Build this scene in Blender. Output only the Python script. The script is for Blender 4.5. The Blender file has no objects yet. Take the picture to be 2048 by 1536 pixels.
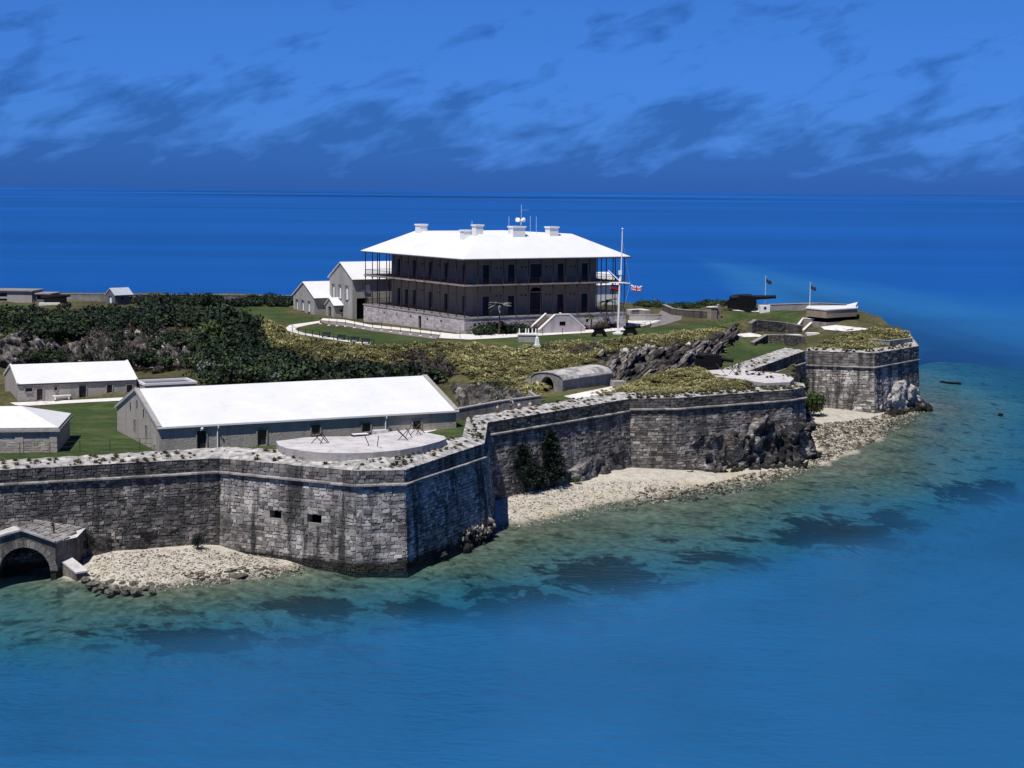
import bpy, bmesh, math, random
import numpy as np
from mathutils import Matrix, Vector, noise
from mathutils.geometry import delaunay_2d_cdt

R = random.Random(7)
NR = np.random.default_rng(7)
S = bpy.context.scene
COL = S.collection

# ------------------------------------------------------------------ camera
FPX, EYE = 3400.0, 38.0                      # focal length in pixels of a 2048 px wide picture, eye height over the sea
PITCH, ROLL = math.atan((768 - 376.0) / FPX), math.radians(0.50)
_f = np.array([0, math.cos(PITCH), -math.sin(PITCH)])
_u0 = np.array([0, math.sin(PITCH), math.cos(PITCH)])
_r0 = np.array([1.0, 0, 0])
RT = _r0 * math.cos(ROLL) + _u0 * math.sin(ROLL)
UP = -_r0 * math.sin(ROLL) + _u0 * math.cos(ROLL)
cam_data = bpy.data.cameras.new('camera')
cam = bpy.data.objects.new('camera', cam_data)
COL.objects.link(cam)
cam.matrix_world = Matrix(((RT[0], UP[0], -_f[0], 0), (RT[1], UP[1], -_f[1], 0), (RT[2], UP[2], -_f[2], EYE), (0, 0, 0, 1)))
cam_data.sensor_width = 36.0
cam_data.lens = FPX / 2048 * 36.0
cam_data.clip_start = 1.0
cam_data.clip_end = 60000.0
S.camera = cam

# ------------------------------------------------------------------ sky, sun, exposure
SUN_AZ = math.atan2(-0.50, -0.866)            # clockwise from +Y
SUN_EL = math.radians(62)
S.view_settings.view_transform = 'Standard'
S.view_settings.look = 'None'
S.view_settings.exposure = 0.0
S.view_settings.gamma = 1.0
S.view_settings.use_curve_mapping = False


def node(nt, kind, **kw):
    n = nt.nodes.new('ShaderNode' + kind)
    for k, v in kw.items():
        if k.startswith('_'):
            setattr(n, k[1:], v)
            continue
        key = int(k[1:]) if (k[0] == 'i' and k[1:].isdigit()) else k.replace('__', ' ')
        s = n.inputs[key]
        if isinstance(v, bpy.types.NodeSocket):
            nt.links.new(v, s)
        elif isinstance(v, bpy.types.Node):
            nt.links.new(v.outputs[0], s)
        else:
            if isinstance(v, (tuple, list)) and s.type == 'RGBA' and len(v) == 3:
                v = (*v, 1.0)
            s.default_value = v
    return n


def mth(nt, op, a, b=0.0, c=0.0, clamp=False):
    n = node(nt, 'Math', i0=a, i1=b, i2=c, _operation=op)
    n.use_clamp = clamp
    return n.outputs[0]


def vmul(nt, v, t):
    n = node(nt, 'VectorMath', i0=v, i1=t, _operation='MULTIPLY')
    return n.outputs[0]


def ramp(nt, fac, stops, interp='LINEAR'):
    n = nt.nodes.new('ShaderNodeValToRGB')
    nt.links.new(fac, n.inputs[0])
    n.color_ramp.interpolation = interp
    e = n.color_ramp.elements
    while len(e) < len(stops):
        e.new(0.5)
    for el, (p, c) in zip(e, stops):
        el.position = p
        el.color = (*c, 1.0) if isinstance(c, (tuple, list)) else (c, c, c, 1.0)
    return n.outputs[0]


def mixc(nt, fac, a, b, mode='MIX'):
    n = node(nt, 'Mix', _data_type='RGBA', _blend_type=mode)
    for sock, v in ((n.inputs[0], fac), (n.inputs[6], a), (n.inputs[7], b)):
        if isinstance(v, bpy.types.NodeSocket):
            nt.links.new(v, sock)
        else:
            sock.default_value = (*v, 1.0) if isinstance(v, (tuple, list)) and len(v) == 3 else v
    return n.outputs[2]


def nz(nt, vec, scale, detail=4.0, rough=0.55, dist=0.0):
    return node(nt, 'TexNoise', Vector=vec, Scale=scale, Detail=detail, Roughness=rough, Distortion=dist).outputs[0]


W = bpy.data.worlds.new('World')
S.world = W
W.use_nodes = True
wt = W.node_tree
wt.nodes.clear()
tc = node(wt, 'TexCoord').outputs['Generated']
sep = node(wt, 'SeparateXYZ', Vector=tc)
up_z = mth(wt, 'MAXIMUM', sep.outputs[2], 0.0)
sky = node(wt, 'TexSky', _sky_type='NISHITA', _sun_disc=False, _sun_elevation=SUN_EL, _sun_rotation=SUN_AZ,
           _air_density=1.0, _dust_density=0.2, _ozone_density=3.0, _altitude=0.0)
az = mth(wt, 'ARCTAN2', sep.outputs[0], sep.outputs[1])
cl_v = node(wt, 'CombineXYZ', X=mth(wt, 'ADD', mth(wt, 'MULTIPLY', az, 9.4), mth(wt, 'MULTIPLY', up_z, 3.4)),
            Y=mth(wt, 'SUBTRACT', mth(wt, 'MULTIPLY', up_z, 27.0), mth(wt, 'MULTIPLY', az, 8.2)), Z=3.7).outputs[0]
cl_a = nz(wt, cl_v, 2.3, 8.0, 0.56, 0.3)
cl_b = nz(wt, cl_v, 0.5, 2.0, 0.5)
thr = ramp(wt, up_z, [(0.0, 0.24), (0.015, 0.35), (0.03, 0.44), (0.045, 0.492), (0.068, 0.53), (0.09, 0.565), (0.115, 0.61), (0.3, 0.62)])
cl = mth(wt, 'ADD', mth(wt, 'MULTIPLY', cl_a, 0.8), mth(wt, 'MULTIPLY', cl_b, 0.25))
cl = mth(wt, 'MULTIPLY', mth(wt, 'SUBTRACT', cl, thr), 6.0, clamp=True)
tint = ramp(wt, up_z, [(0.0, (0.075, 0.262, 1.15)), (0.018, (0.085, 0.28, 1.08)), (0.035, (0.095, 0.295, 1.0)), (0.10, (0.12, 0.33, 0.87)), (0.4, (0.08, 0.215, 0.54))])
sky_c = mixc(wt, 1.0, sky.outputs[0], tint, 'MULTIPLY')
cloud_c = mixc(wt, 1.0, sky_c, (0.48, 0.57, 0.63), 'MULTIPLY')
col = mixc(wt, mth(wt, 'MULTIPLY', cl, 0.92), sky_c, cloud_c)
bg = node(wt, 'Background', Color=col, Strength=0.11)
out = wt.nodes.new('ShaderNodeOutputWorld')
wt.links.new(bg.outputs[0], out.inputs[0])

sun_d = bpy.data.lights.new('sun', 'SUN')
sun_d.energy = 4.8
sun_d.angle = math.radians(0.53)
sun_d.color = (1.0, 0.95, 0.88)
sun = bpy.data.objects.new('sun', sun_d)
COL.objects.link(sun)
TO_SUN = Vector((math.sin(SUN_AZ) * math.cos(SUN_EL), math.cos(SUN_AZ) * math.cos(SUN_EL), math.sin(SUN_EL)))
sun.rotation_euler = TO_SUN.to_track_quat('Z', 'Y').to_euler()
sun.location = (-200, -300, 500)


# ------------------------------------------------------------------ survey: sight lines from the viewpoint give plan positions
def ray(u, v):
    return RT * ((u - 1024) / FPX) - UP * ((v - 768) / FPX) + _f


def P(u, v, z):
    d = ray(u, v)
    t = (z - EYE) / d[2]
    return np.array([d[0] * t, d[1] * t, z])


def PY(u, v, y):
    d = ray(u, v)
    t = y / d[1]
    return np.array([d[0] * t, y, EYE + d[2] * t])


def px(p):
    q = np.array(p, float) - [0, 0, EYE]
    c = q @ _f
    return 1024 + FPX * (q @ RT) / c, 768 - FPX * (q @ UP) / c


def in_poly(x, y, poly):
    x = np.asarray(x, float); y = np.asarray(y, float)
    r = np.zeros(x.shape, bool)
    n = len(poly)
    for i in range(n):
        x0, y0 = poly[i][0], poly[i][1]
        x1, y1 = poly[(i + 1) % n][0], poly[(i + 1) % n][1]
        c = (y0 > y) != (y1 > y)
        r ^= c & (x < (x1 - x0) * (y - y0) / ((y1 - y0) or 1e-9) + x0)
    return r


# ------------------------------------------------------------------ object helpers
WMX = {}


def wm(o):
    return WMX.get(o.name, Matrix())


def tag(o, label=None, cat=None, group=None, kind=None):
    if label: o['label'] = label
    if cat: o['category'] = cat
    if group: o['group'] = group
    if kind: o['kind'] = kind
    return o


def thing(name, label, cat, loc=(0, 0, 0), rz=0.0, group=None):
    o = bpy.data.objects.new(name, None)
    COL.objects.link(o)
    o.empty_display_size = 0.5
    o.location = [float(c) for c in loc]
    o.rotation_euler = (0, 0, rz)
    WMX[o.name] = Matrix.Translation(o.location) @ Matrix.Rotation(rz, 4, 'Z')
    return tag(o, label, cat, group)


def link(name, me, parent=None, mat=None):
    o = bpy.data.objects.new(name, me)
    COL.objects.link(o)
    if parent:
        o.parent = parent
        WMX[o.name] = wm(parent)
    if mat and not me.materials:
        for m in (mat if isinstance(mat, (list, tuple)) else [mat]):
            me.materials.append(m)
    return o


def copy_tree(o, parent=None):
    c = o.copy()
    COL.objects.link(c)
    if parent:
        c.parent = parent
        WMX[c.name] = wm(parent)
    for ch in list(o.children):
        copy_tree(ch, c)
    return c


class MB:
    """collects faces, then links them as ONE mesh object"""

    def __init__(s):
        s.v, s.f, s.t, s.m = [], [], [], []

    def poly(s, pts, t=0.5, m=0):
        i = len(s.v)
        s.v += [tuple(float(c) for c in p) for p in pts]
        s.f.append(tuple(range(i, i + len(pts))))
        s.t.append(t); s.m.append(m)
        return s

    def add(s, verts, faces, t=0.5, m=0):
        i = len(s.v)
        s.v += [tuple(float(c) for c in p) for p in verts]
        for f in faces:
            s.f.append(tuple(i + k for k in f)); s.t.append(t); s.m.append(m)
        return s

    def box(s, x0, y0, z0, x1, y1, z1, t=0.5, m=0):
        v = [(x0, y0, z0), (x1, y0, z0), (x1, y1, z0), (x0, y1, z0), (x0, y0, z1), (x1, y0, z1), (x1, y1, z1), (x0, y1, z1)]
        return s.add(v, [(0, 3, 2, 1), (4, 5, 6, 7), (0, 1, 5, 4), (1, 2, 6, 5), (2, 3, 7, 6), (3, 0, 4, 7)], t, m)

    def bar(s, a, b, w, h, t=0.5, m=0, upv=(0, 0, 1)):
        """a box beam from a to b, w wide and h high, centred on the line"""
        a, b = Vector(a), Vector(b)
        d = (b - a).normalized()
        u = Vector(upv)
        sd = d.cross(u)
        if sd.length < 1e-4: sd = d.cross(Vector((1, 0, 0)))
        sd.normalize()
        un = sd.cross(d)
        v = []
        for p in (a, b):
            for i, j in ((-1, -1), (1, -1), (1, 1), (-1, 1)):
                v.append(p + sd * (i * w / 2) + un * (j * h / 2))
        return s.add(v, [(3, 2, 1, 0), (4, 5, 6, 7), (0, 1, 5, 4), (1, 2, 6, 5), (2, 3, 7, 6), (3, 0, 4, 7)], t, m)

    def prism(s, pts, z0, z1, t=0.5, m=0):
        n = len(pts)
        z0 = z0 if isinstance(z0, (list, tuple)) else [z0] * n
        z1 = z1 if isinstance(z1, (list, tuple)) else [z1] * n
        v = [(p[0], p[1], z) for p, z in zip(pts, z0)] + [(p[0], p[1], z) for p, z in zip(pts, z1)]
        f = [tuple(range(n - 1, -1, -1)), tuple(range(n, 2 * n))] + [(i, (i + 1) % n, n + (i + 1) % n, n + i) for i in range(n)]
        return s.add(v, f, t, m)

    def tube(s, pts, rad, n=6, t=0.5, m=0, cap=True):
        pts = [Vector(p) for p in pts]
        rad = rad if isinstance(rad, (list, tuple)) else [rad] * len(pts)
        rings = []
        base = len(s.v)
        for i, p in enumerate(pts):
            d = (pts[min(i + 1, len(pts) - 1)] - pts[max(i - 1, 0)]).normalized()
            a = d.cross(Vector((0, 0, 1)))
            if a.length < 1e-3: a = Vector((1, 0, 0))
            a.normalize(); b = d.cross(a)
            for k in range(n):
                q = p + (a * math.cos(2 * math.pi * k / n) + b * math.sin(2 * math.pi * k / n)) * rad[i]
                s.v.append(tuple(q))
        for i in range(len(pts) - 1):
            for k in range(n):
                o = base + i * n
                s.f.append((o + k, o + (k + 1) % n, o + n + (k + 1) % n, o + n + k)); s.t.append(t); s.m.append(m)
        if cap:
            s.f.append(tuple(base + k for k in range(n - 1, -1, -1))); s.t.append(t); s.m.append(m)
            o = base + (len(pts) - 1) * n
            s.f.append(tuple(o + k for k in range(n))); s.t.append(t); s.m.append(m)
        return s

    def lathe(s, prof, c=(0, 0, 0), n=12, t=0.5, m=0):
        return s.tube([(c[0], c[1], c[2] + z) for r, z in prof], [max(r, 1e-3) for r, z in prof], n, t, m)

    def build(s, name, mat, parent=None, world=False, loc=None, smooth=False):
        v = s.v
        if world and parent:
            inv = wm(parent).inverted()
            v = [tuple(inv @ Vector(p)) for p in v]
        if loc is not None:
            v = [(p[0] - loc[0], p[1] - loc[1], p[2] - loc[2]) for p in v]
        me = bpy.data.meshes.new(name)
        me.from_pydata(v, [], s.f)
        a = me.attributes.new('tint', 'FLOAT', 'FACE')
        a.data.foreach_set('value', s.t)
        for mm in (mat if isinstance(mat, (list, tuple)) else [mat]):
            me.materials.append(mm)
        if any(s.m): me.polygons.foreach_set('material_index', s.m)
        if smooth: me.polygons.foreach_set('use_smooth', [True] * len(s.f))
        me.update()
        o = link(name, me, parent)
        if loc is not None: o.location = [float(c) for c in loc]
        return o


def mesh_np(name, V, F, mat, tint=None, parent=None, attrs=None, smooth=False):
    """a big mesh from numpy arrays; F is (n,3) or (n,4)"""
    V = np.ascontiguousarray(V, np.float32); F = np.ascontiguousarray(F, np.int32)
    me = bpy.data.meshes.new(name)
    k = F.shape[1]
    me.vertices.add(len(V)); me.vertices.foreach_set('co', V.ravel())
    me.loops.add(F.size); me.loops.foreach_set('vertex_index', F.ravel())
    me.polygons.add(len(F)); me.polygons.foreach_set('loop_start', np.arange(0, F.size, k, dtype=np.int32))
    if smooth: me.polygons.foreach_set('use_smooth', np.ones(len(F), bool))
    if tint is not None:
        me.attributes.new('tint', 'FLOAT', 'FACE').data.foreach_set('value', np.ascontiguousarray(tint, np.float32))
    for an, av in (attrs or {}).items():
        me.attributes.new(an, 'FLOAT', 'POINT').data.foreach_set('value', np.ascontiguousarray(av, np.float32))
    me.update(calc_edges=True); me.validate()
    return link(name, me, parent, mat)


def scatter(protos, T, ang, scl, tint, tilt=None):
    """joins many copies: protos [(V,F)], T (n,3), ang (n), scl (n,3) -> V, F, tint"""
    n = len(T)
    pick = NR.integers(0, len(protos), n)
    Vs, Fs, Ts, off = [], [], [], 0
    for k, (pv, pf) in enumerate(protos):
        ix = np.where(pick == k)[0]
        if not len(ix): continue
        v = pv[None] * scl[ix][:, None, :]
        if tilt is not None:
            v = v.copy(); v[:, :, 0] += v[:, :, 2] * tilt[ix][:, None, 0]; v[:, :, 1] += v[:, :, 2] * tilt[ix][:, None, 1]
        c, s_ = np.cos(ang[ix])[:, None], np.sin(ang[ix])[:, None]
        x = v[:, :, 0] * c - v[:, :, 1] * s_
        y = v[:, :, 0] * s_ + v[:, :, 1] * c
        v = np.stack([x, y, v[:, :, 2]], 2) + T[ix][:, None, :]
        f = pf[None] + (np.arange(len(ix)) * len(pv))[:, None, None] + off
        Vs.append(v.reshape(-1, 3)); Fs.append(f.reshape(-1, pf.shape[1]))
        tt = np.repeat(tint[ix], len(pf)) + NR.normal(0, 0.12, len(ix) * len(pf))
        Ts.append(np.clip(tt, 0, 1)); off += len(ix) * len(pv)
    return np.concatenate(Vs), np.concatenate(Fs), np.concatenate(Ts)

# ------------------------------------------------------------------ materials
MAT = {}


def new_mat(name):
    m = bpy.data.materials.new(name)
    m.use_nodes = True
    nt = m.node_tree
    nt.nodes.clear()
    MAT[name] = m
    pos = node(nt, 'NewGeometry').outputs['Position']
    return m, nt, pos


def finish(nt, col, rough=0.85, bump=None, bstr=0.4, bdist=0.1, spec=0.3, metal=0.0, shader=None):
    out = nt.nodes.new('ShaderNodeOutputMaterial')
    if shader is None:
        b = node(nt, 'BsdfPrincipled', Roughness=rough, Metallic=metal)
        b.inputs['Specular IOR Level'].default_value = spec
        if isinstance(col, bpy.types.NodeSocket): nt.links.new(col, b.inputs['Base Color'])
        else: b.inputs['Base Color'].default_value = (*col, 1)
        if bump is not None:
            bp = node(nt, 'Bump', Height=bump, Strength=bstr, Distance=bdist)
            nt.links.new(bp.outputs[0], b.inputs['Normal'])
        shader = b.outputs[0]
    nt.links.new(shader, out.inputs[0])


def tint_of(nt):
    return node(nt, 'Attribute', _attribute_name='tint').outputs['Fac']


def stone_mat(name, stops, streak=0.6, white=0.35, wet=True, tint_w=0.55, scale=0.5, lichen_and_top=0.0):
    m, nt, pos = new_mat(name)
    t = tint_of(nt)
    n1 = nz(nt, pos, scale, 5, 0.6)
    n2 = nz(nt, pos, 6.0, 3, 0.6)
    f = mth(nt, 'ADD', mth(nt, 'MULTIPLY', t, tint_w), mth(nt, 'MULTIPLY', mth(nt, 'ADD', n1, mth(nt, 'MULTIPLY', n2, 0.45)), (1 - tint_w) * 0.75))
    c = ramp(nt, f, stops)
    # pale lime bloom in patches
    if white > 0:
        w = nz(nt, pos, 0.33, 4, 0.65, 0.4)
        w2 = nz(nt, pos, 2.2, 3, 0.7)
        wf = mth(nt, 'MULTIPLY', mth(nt, 'SUBTRACT', mth(nt, 'ADD', mth(nt, 'MULTIPLY', w, 0.7), mth(nt, 'MULTIPLY', w2, 0.35)), 0.53), 7.0, clamp=True)
        c = mixc(nt, mth(nt, 'MULTIPLY', wf, white), c, (0.56, 0.53, 0.5))
    # black lichen runs
    if streak > 0:
        sv = vmul(nt, pos, (1.0, 1.0, 0.10))
        s1 = nz(nt, sv, 0.85, 4, 0.6)
        sf = mth(nt, 'MULTIPLY', mth(nt, 'SUBTRACT', s1, 0.5 - lichen_and_top * 0.04), 6.0, clamp=True)
        c = mixc(nt, mth(nt, 'MULTIPLY', sf, streak), c, (0.035, 0.036, 0.036))
    z = node(nt, 'SeparateXYZ', Vector=pos).outputs[2]
    if lichen_and_top:
        g = nz(nt, pos, 0.13, 5, 0.65, 0.6)
        gf = mth(nt, 'MULTIPLY', mth(nt, 'SUBTRACT', g, 0.46), 5.0, clamp=True)
        top = node(nt, 'MapRange', i0=mth(nt, 'ADD', z, mth(nt, 'MULTIPLY', n1, 1.6)), i1=8.6, i2=9.6).outputs[0]  # darker from the cordon upwards, apart from the lichen patches
        gf = mth(nt, 'MAXIMUM', mth(nt, 'MULTIPLY', gf, 0.8), mth(nt, 'MULTIPLY', top, 0.75))
        gf = mth(nt, 'MULTIPLY', gf, mth(nt, 'MULTIPLY', mth(nt, 'ADD', n2, 0.35), lichen_and_top), clamp=True)
        c = mixc(nt, gf, c, (0.04, 0.038, 0.034))
    if wet:
        zz = mth(nt, 'ADD', z, mth(nt, 'MULTIPLY', n1, -1.2))
        wf = node(nt, 'MapRange', i0=zz, i1=0.6, i2=0.05, i3=0.0, i4=0.93).outputs[0]
        c = mixc(nt, wf, c, (0.016, 0.017, 0.013))
    finish(nt, c, 0.92, nz(nt, pos, 4.0, 5, 0.7), 0.7, 0.12, 0.2)
    return m


def plain(name, col, rough=0.7, var=0.15, scale=1.2, spec=0.3, metal=0.0, dirt=None, tint=0.0, bump=0.0):
    m, nt, pos = new_mat(name)
    n = nz(nt, pos, scale, 4, 0.6)
    c = ramp(nt, n, [(0.3, tuple(max(0, x * (1 - var)) for x in col)), (0.7, tuple(min(1, x * (1 + var)) for x in col))])
    if tint:
        c = mixc(nt, 1.0, c, ramp(nt, tint_of(nt), [(0, 1 - tint), (1, 1 + 0 * tint)]), 'MULTIPLY')
    if dirt:
        d = nz(nt, vmul(nt, pos, (1, 1, 0.3)), 0.9, 5, 0.65)
        df = mth(nt, 'MULTIPLY', mth(nt, 'SUBTRACT', d, 0.52), 4.5, clamp=True)
        c = mixc(nt, mth(nt, 'MULTIPLY', df, dirt[3]), c, dirt[:3])
    finish(nt, c, rough, nz(nt, pos, 5.0, 4, 0.6) if bump else None, bump, 0.05, spec, metal)
    return m


def leaf_mat(name, a, b, c, rough=0.6, scale=0.18):
    m, nt, pos = new_mat(name)
    t = tint_of(nt)
    n = nz(nt, pos, scale, 3, 0.5)
    f = mth(nt, 'ADD', mth(nt, 'MULTIPLY', t, 0.55), mth(nt, 'MULTIPLY', n, 0.5))
    col = ramp(nt, f, [(0.2, a), (0.5, b), (0.85, c)])
    finish(nt, col, rough, spec=0.25)
    return m


stone_mat('bastion_stone', [(0.1, (0.045, 0.042, 0.038)), (0.33, (0.17, 0.157, 0.142)), (0.55, (0.39, 0.36, 0.33)), (0.8, (0.66, 0.62, 0.575))], 0.92, 0.6, lichen_and_top=0.9)
stone_mat('rubble_stone', [(0.12, (0.03, 0.027, 0.024)), (0.37, (0.115, 0.103, 0.09)), (0.6, (0.25, 0.226, 0.2)), (0.86, (0.5, 0.455, 0.405))], 0.75, 0.3, lichen_and_top=0.95)
stone_mat('mortar', [(0.2, (0.2, 0.19, 0.175)), (0.7, (0.42, 0.395, 0.36))], 0.85, 0.5, tint_w=0.0, lichen_and_top=0.8)
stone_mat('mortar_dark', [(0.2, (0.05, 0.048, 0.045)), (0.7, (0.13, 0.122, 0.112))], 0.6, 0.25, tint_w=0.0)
stone_mat('cordon_stone', [(0.2, (0.13, 0.125, 0.118)), (0.7, (0.36, 0.345, 0.32))], 0.6, 0.4, wet=False)
stone_mat('parapet_top', [(0.22, (0.08, 0.077, 0.072)), (0.43, (0.27, 0.26, 0.245)), (0.7, (0.6, 0.58, 0.555))], 0.35, 0.6, wet=False, tint_w=0.25, scale=1.1)
stone_mat('concrete_apron', [(0.25, (0.3, 0.285, 0.28)), (0.45, (0.52, 0.5, 0.49)), (0.7, (0.68, 0.66, 0.65))], 0.3, 0.5, wet=False, tint_w=0.0, scale=0.35)
stone_mat('house_stone', [(0.2, (0.2, 0.165, 0.125)), (0.75, (0.32, 0.265, 0.205))], 0.1, 0.1, wet=False, tint_w=0.1, scale=0.5)
stone_mat('plinth_stone', [(0.2, (0.3, 0.265, 0.265)), (0.5, (0.46, 0.41, 0.41)), (0.8, (0.58, 0.53, 0.53))], 0.3, 0.25, wet=False, tint_w=0.5, scale=0.7)
stone_mat('shed_stone', [(0.2, (0.24, 0.22, 0.195)), (0.75, (0.46, 0.425, 0.375))], 0.25, 0.2, wet=False, tint_w=0.5, scale=0.6)
stone_mat('grey_render', [(0.2, (0.27, 0.255, 0.24)), (0.75, (0.4, 0.38, 0.355))], 0.2, 0.2, wet=False, tint_w=0.2, scale=0.6)
stone_mat('vault_stone', [(0.2, (0.11, 0.105, 0.1)), (0.75, (0.32, 0.31, 0.295))], 0.4, 0.45, wet=False, tint_w=0.2, scale=0.6)
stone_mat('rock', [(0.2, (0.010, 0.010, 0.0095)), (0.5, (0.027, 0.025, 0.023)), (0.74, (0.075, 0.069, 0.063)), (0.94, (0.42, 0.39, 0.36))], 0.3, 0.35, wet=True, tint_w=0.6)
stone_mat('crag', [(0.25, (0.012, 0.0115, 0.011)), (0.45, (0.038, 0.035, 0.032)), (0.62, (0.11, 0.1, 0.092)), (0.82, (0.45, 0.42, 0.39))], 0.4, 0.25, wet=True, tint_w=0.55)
stone_mat('pale_rock', [(0.15, (0.12, 0.115, 0.108)), (0.42, (0.34, 0.32, 0.3)), (0.75, (0.62, 0.6, 0.57))], 0.35, 0.6, wet=True, tint_w=0.6)
stone_mat('beach_stone', [(0.15, (0.03, 0.028, 0.023)), (0.42, (0.19, 0.17, 0.13)), (0.74, (0.46, 0.42, 0.34)), (0.95, (0.6, 0.575, 0.52))], 0.0, 0.0, wet=False, tint_w=0.8)
stone_mat('wet_boulder', [(0.2, (0.03, 0.028, 0.023)), (0.5, (0.1, 0.09, 0.073)), (0.8, (0.25, 0.228, 0.19))], 0.3, 0.3, wet=False, tint_w=0.6)
stone_mat('brown_brick', [(0.2, (0.1, 0.07, 0.05)), (0.75, (0.2, 0.15, 0.11))], 0.2, 0.1, wet=False, tint_w=0.3, scale=2)
plain('white_roof', (0.70, 0.71, 0.705), 0.7, 0.05, 0.25, dirt=(0.57, 0.58, 0.575, 0.45))
plain('white_paint', (0.8, 0.8, 0.78), 0.5, 0.05, 1.0)
plain('white_path', (0.72, 0.7, 0.66), 0.8, 0.1, 0.8, dirt=(0.5, 0.48, 0.44, 0.5))
plain('grey_path', (0.21, 0.19, 0.18), 0.9, 0.2, 0.8)
plain('iron_brown', (0.035, 0.018, 0.017), 0.5, 0.2, 2.0)
plain('iron_black', (0.006, 0.006, 0.007), 0.6, 0.3, 2.0, spec=0.15)
plain('rusty_iron', (0.08, 0.05, 0.035), 0.8, 0.4, 3.0)
plain('gutter_dark', (0.05, 0.05, 0.055), 0.6, 0.15, 2.0)
plain('fascia_grey', (0.13, 0.13, 0.14), 0.6, 0.1, 2.0)
plain('door_dark', (0.022, 0.02, 0.024), 0.45, 0.2, 2.0)
plain('door_brown', (0.055, 0.028, 0.028), 0.6, 0.2, 2.0)
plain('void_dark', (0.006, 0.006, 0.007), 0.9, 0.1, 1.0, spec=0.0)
plain('glass_dark', (0.02, 0.025, 0.035), 0.15, 0.2, 1.0, spec=0.6)
plain('shutter_white', (0.75, 0.78, 0.82), 0.6, 0.05, 2.0)
plain('deck_wood', (0.17, 0.1, 0.09), 0.7, 0.2, 2.0)
plain('fence_wood', (0.09, 0.085, 0.08), 0.8, 0.3, 3.0, tint=0.3)
plain('zinc_pole', (0.5, 0.62, 0.7), 0.4, 0.1, 1.0)
plain('pale_metal', (0.44, 0.48, 0.53), 0.5, 0.1, 1.0)
plain('bark', (0.07, 0.055, 0.045), 0.9, 0.3, 5.0)
plain('skin', (0.35, 0.2, 0.14), 0.6, 0.1)
plain('cloth_navy', (0.02, 0.04, 0.09), 0.8, 0.15)
plain('cloth_white', (0.75, 0.74, 0.74), 0.8, 0.05)
plain('cloth_pink', (0.6, 0.28, 0.33), 0.8, 0.1)
plain('cloth_grey', (0.25, 0.27, 0.3), 0.8, 0.1)
plain('hair_dark', (0.02, 0.014, 0.01), 0.7, 0.2)
plain('flag_dark', (0.03, 0.03, 0.06), 0.8, 0.2)
plain('sandy_bench', (0.03, 0.035, 0.045), 0.6, 0.2)
leaf_mat('leaf_dark', (0.004, 0.009, 0.005), (0.013, 0.026, 0.012), (0.05, 0.076, 0.03))
leaf_mat('leaf_mid', (0.012, 0.026, 0.008), (0.035, 0.06, 0.018), (0.11, 0.145, 0.04))
leaf_mat('leaf_brown', (0.03, 0.026, 0.02), (0.065, 0.055, 0.045), (0.11, 0.095, 0.07))
leaf_mat('leaf_grey', (0.07, 0.085, 0.08), (0.14, 0.16, 0.15), (0.26, 0.28, 0.26))
leaf_mat('leaf_pine', (0.004, 0.009, 0.007), (0.010, 0.02, 0.014), (0.028, 0.045, 0.026))
leaf_mat('tussock', (0.06, 0.06, 0.024), (0.215, 0.208, 0.085), (0.46, 0.43, 0.2), 0.7, 0.1)
leaf_mat('tuft', (0.04, 0.04, 0.02), (0.12, 0.115, 0.05), (0.26, 0.235, 0.12), 0.7)

# ground inside the fort
m, nt, pos = new_mat('earth')
at = lambda n: node(nt, 'Attribute', _attribute_name=n).outputs['Fac']
n1 = nz(nt, pos, 0.12, 5, 0.6); n2 = nz(nt, pos, 1.3, 4, 0.6); n3 = nz(nt, vmul(nt, pos, (0.35, 1.2, 1)), 0.8, 4, 0.6)
wild = ramp(nt, mth(nt, 'ADD', mth(nt, 'MULTIPLY', n1, 0.5), mth(nt, 'MULTIPLY', n2, 0.5)), [(0.3, (0.03, 0.032, 0.016)), (0.5, (0.07, 0.068, 0.032)), (0.7, (0.16, 0.145, 0.07))])
lawn = ramp(nt, mth(nt, 'ADD', mth(nt, 'MULTIPLY', n1, 0.35), mth(nt, 'ADD', mth(nt, 'MULTIPLY', n2, 0.3), mth(nt, 'MULTIPLY', n3, 0.35))), [(0.34, (0.024, 0.04, 0.014)), (0.5, (0.046, 0.073, 0.024)), (0.66, (0.1, 0.125, 0.048))])
c = mixc(nt, at('lawn'), wild, lawn)
dry = mth(nt, 'MULTIPLY', mth(nt, 'SUBTRACT', n1, 0.53), 5.0, clamp=True)
c = mixc(nt, mth(nt, 'MULTIPLY', dry, 0.35), c, (0.13, 0.12, 0.055))
c = mixc(nt, at('pave'), c, ramp(nt, n2, [(0.3, (0.5, 0.49, 0.46)), (0.7, (0.72, 0.71, 0.67))]))
sl = node(nt, 'SeparateXYZ', Vector=node(nt, 'NewGeometry').outputs['Normal']).outputs[2]
rk = node(nt, 'MapRange', i0=mth(nt, 'ADD', sl, mth(nt, 'MULTIPLY', n2, 0.2)), i1=0.86, i2=0.74).outputs[0]
c = mixc(nt, rk, c, ramp(nt, n2, [(0.3, (0.035, 0.034, 0.03)), (0.55, (0.1, 0.095, 0.085)), (0.72, (0.28, 0.265, 0.24))]))
finish(nt, c, 0.95, n2, 0.6, 0.3, 0.1)

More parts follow.
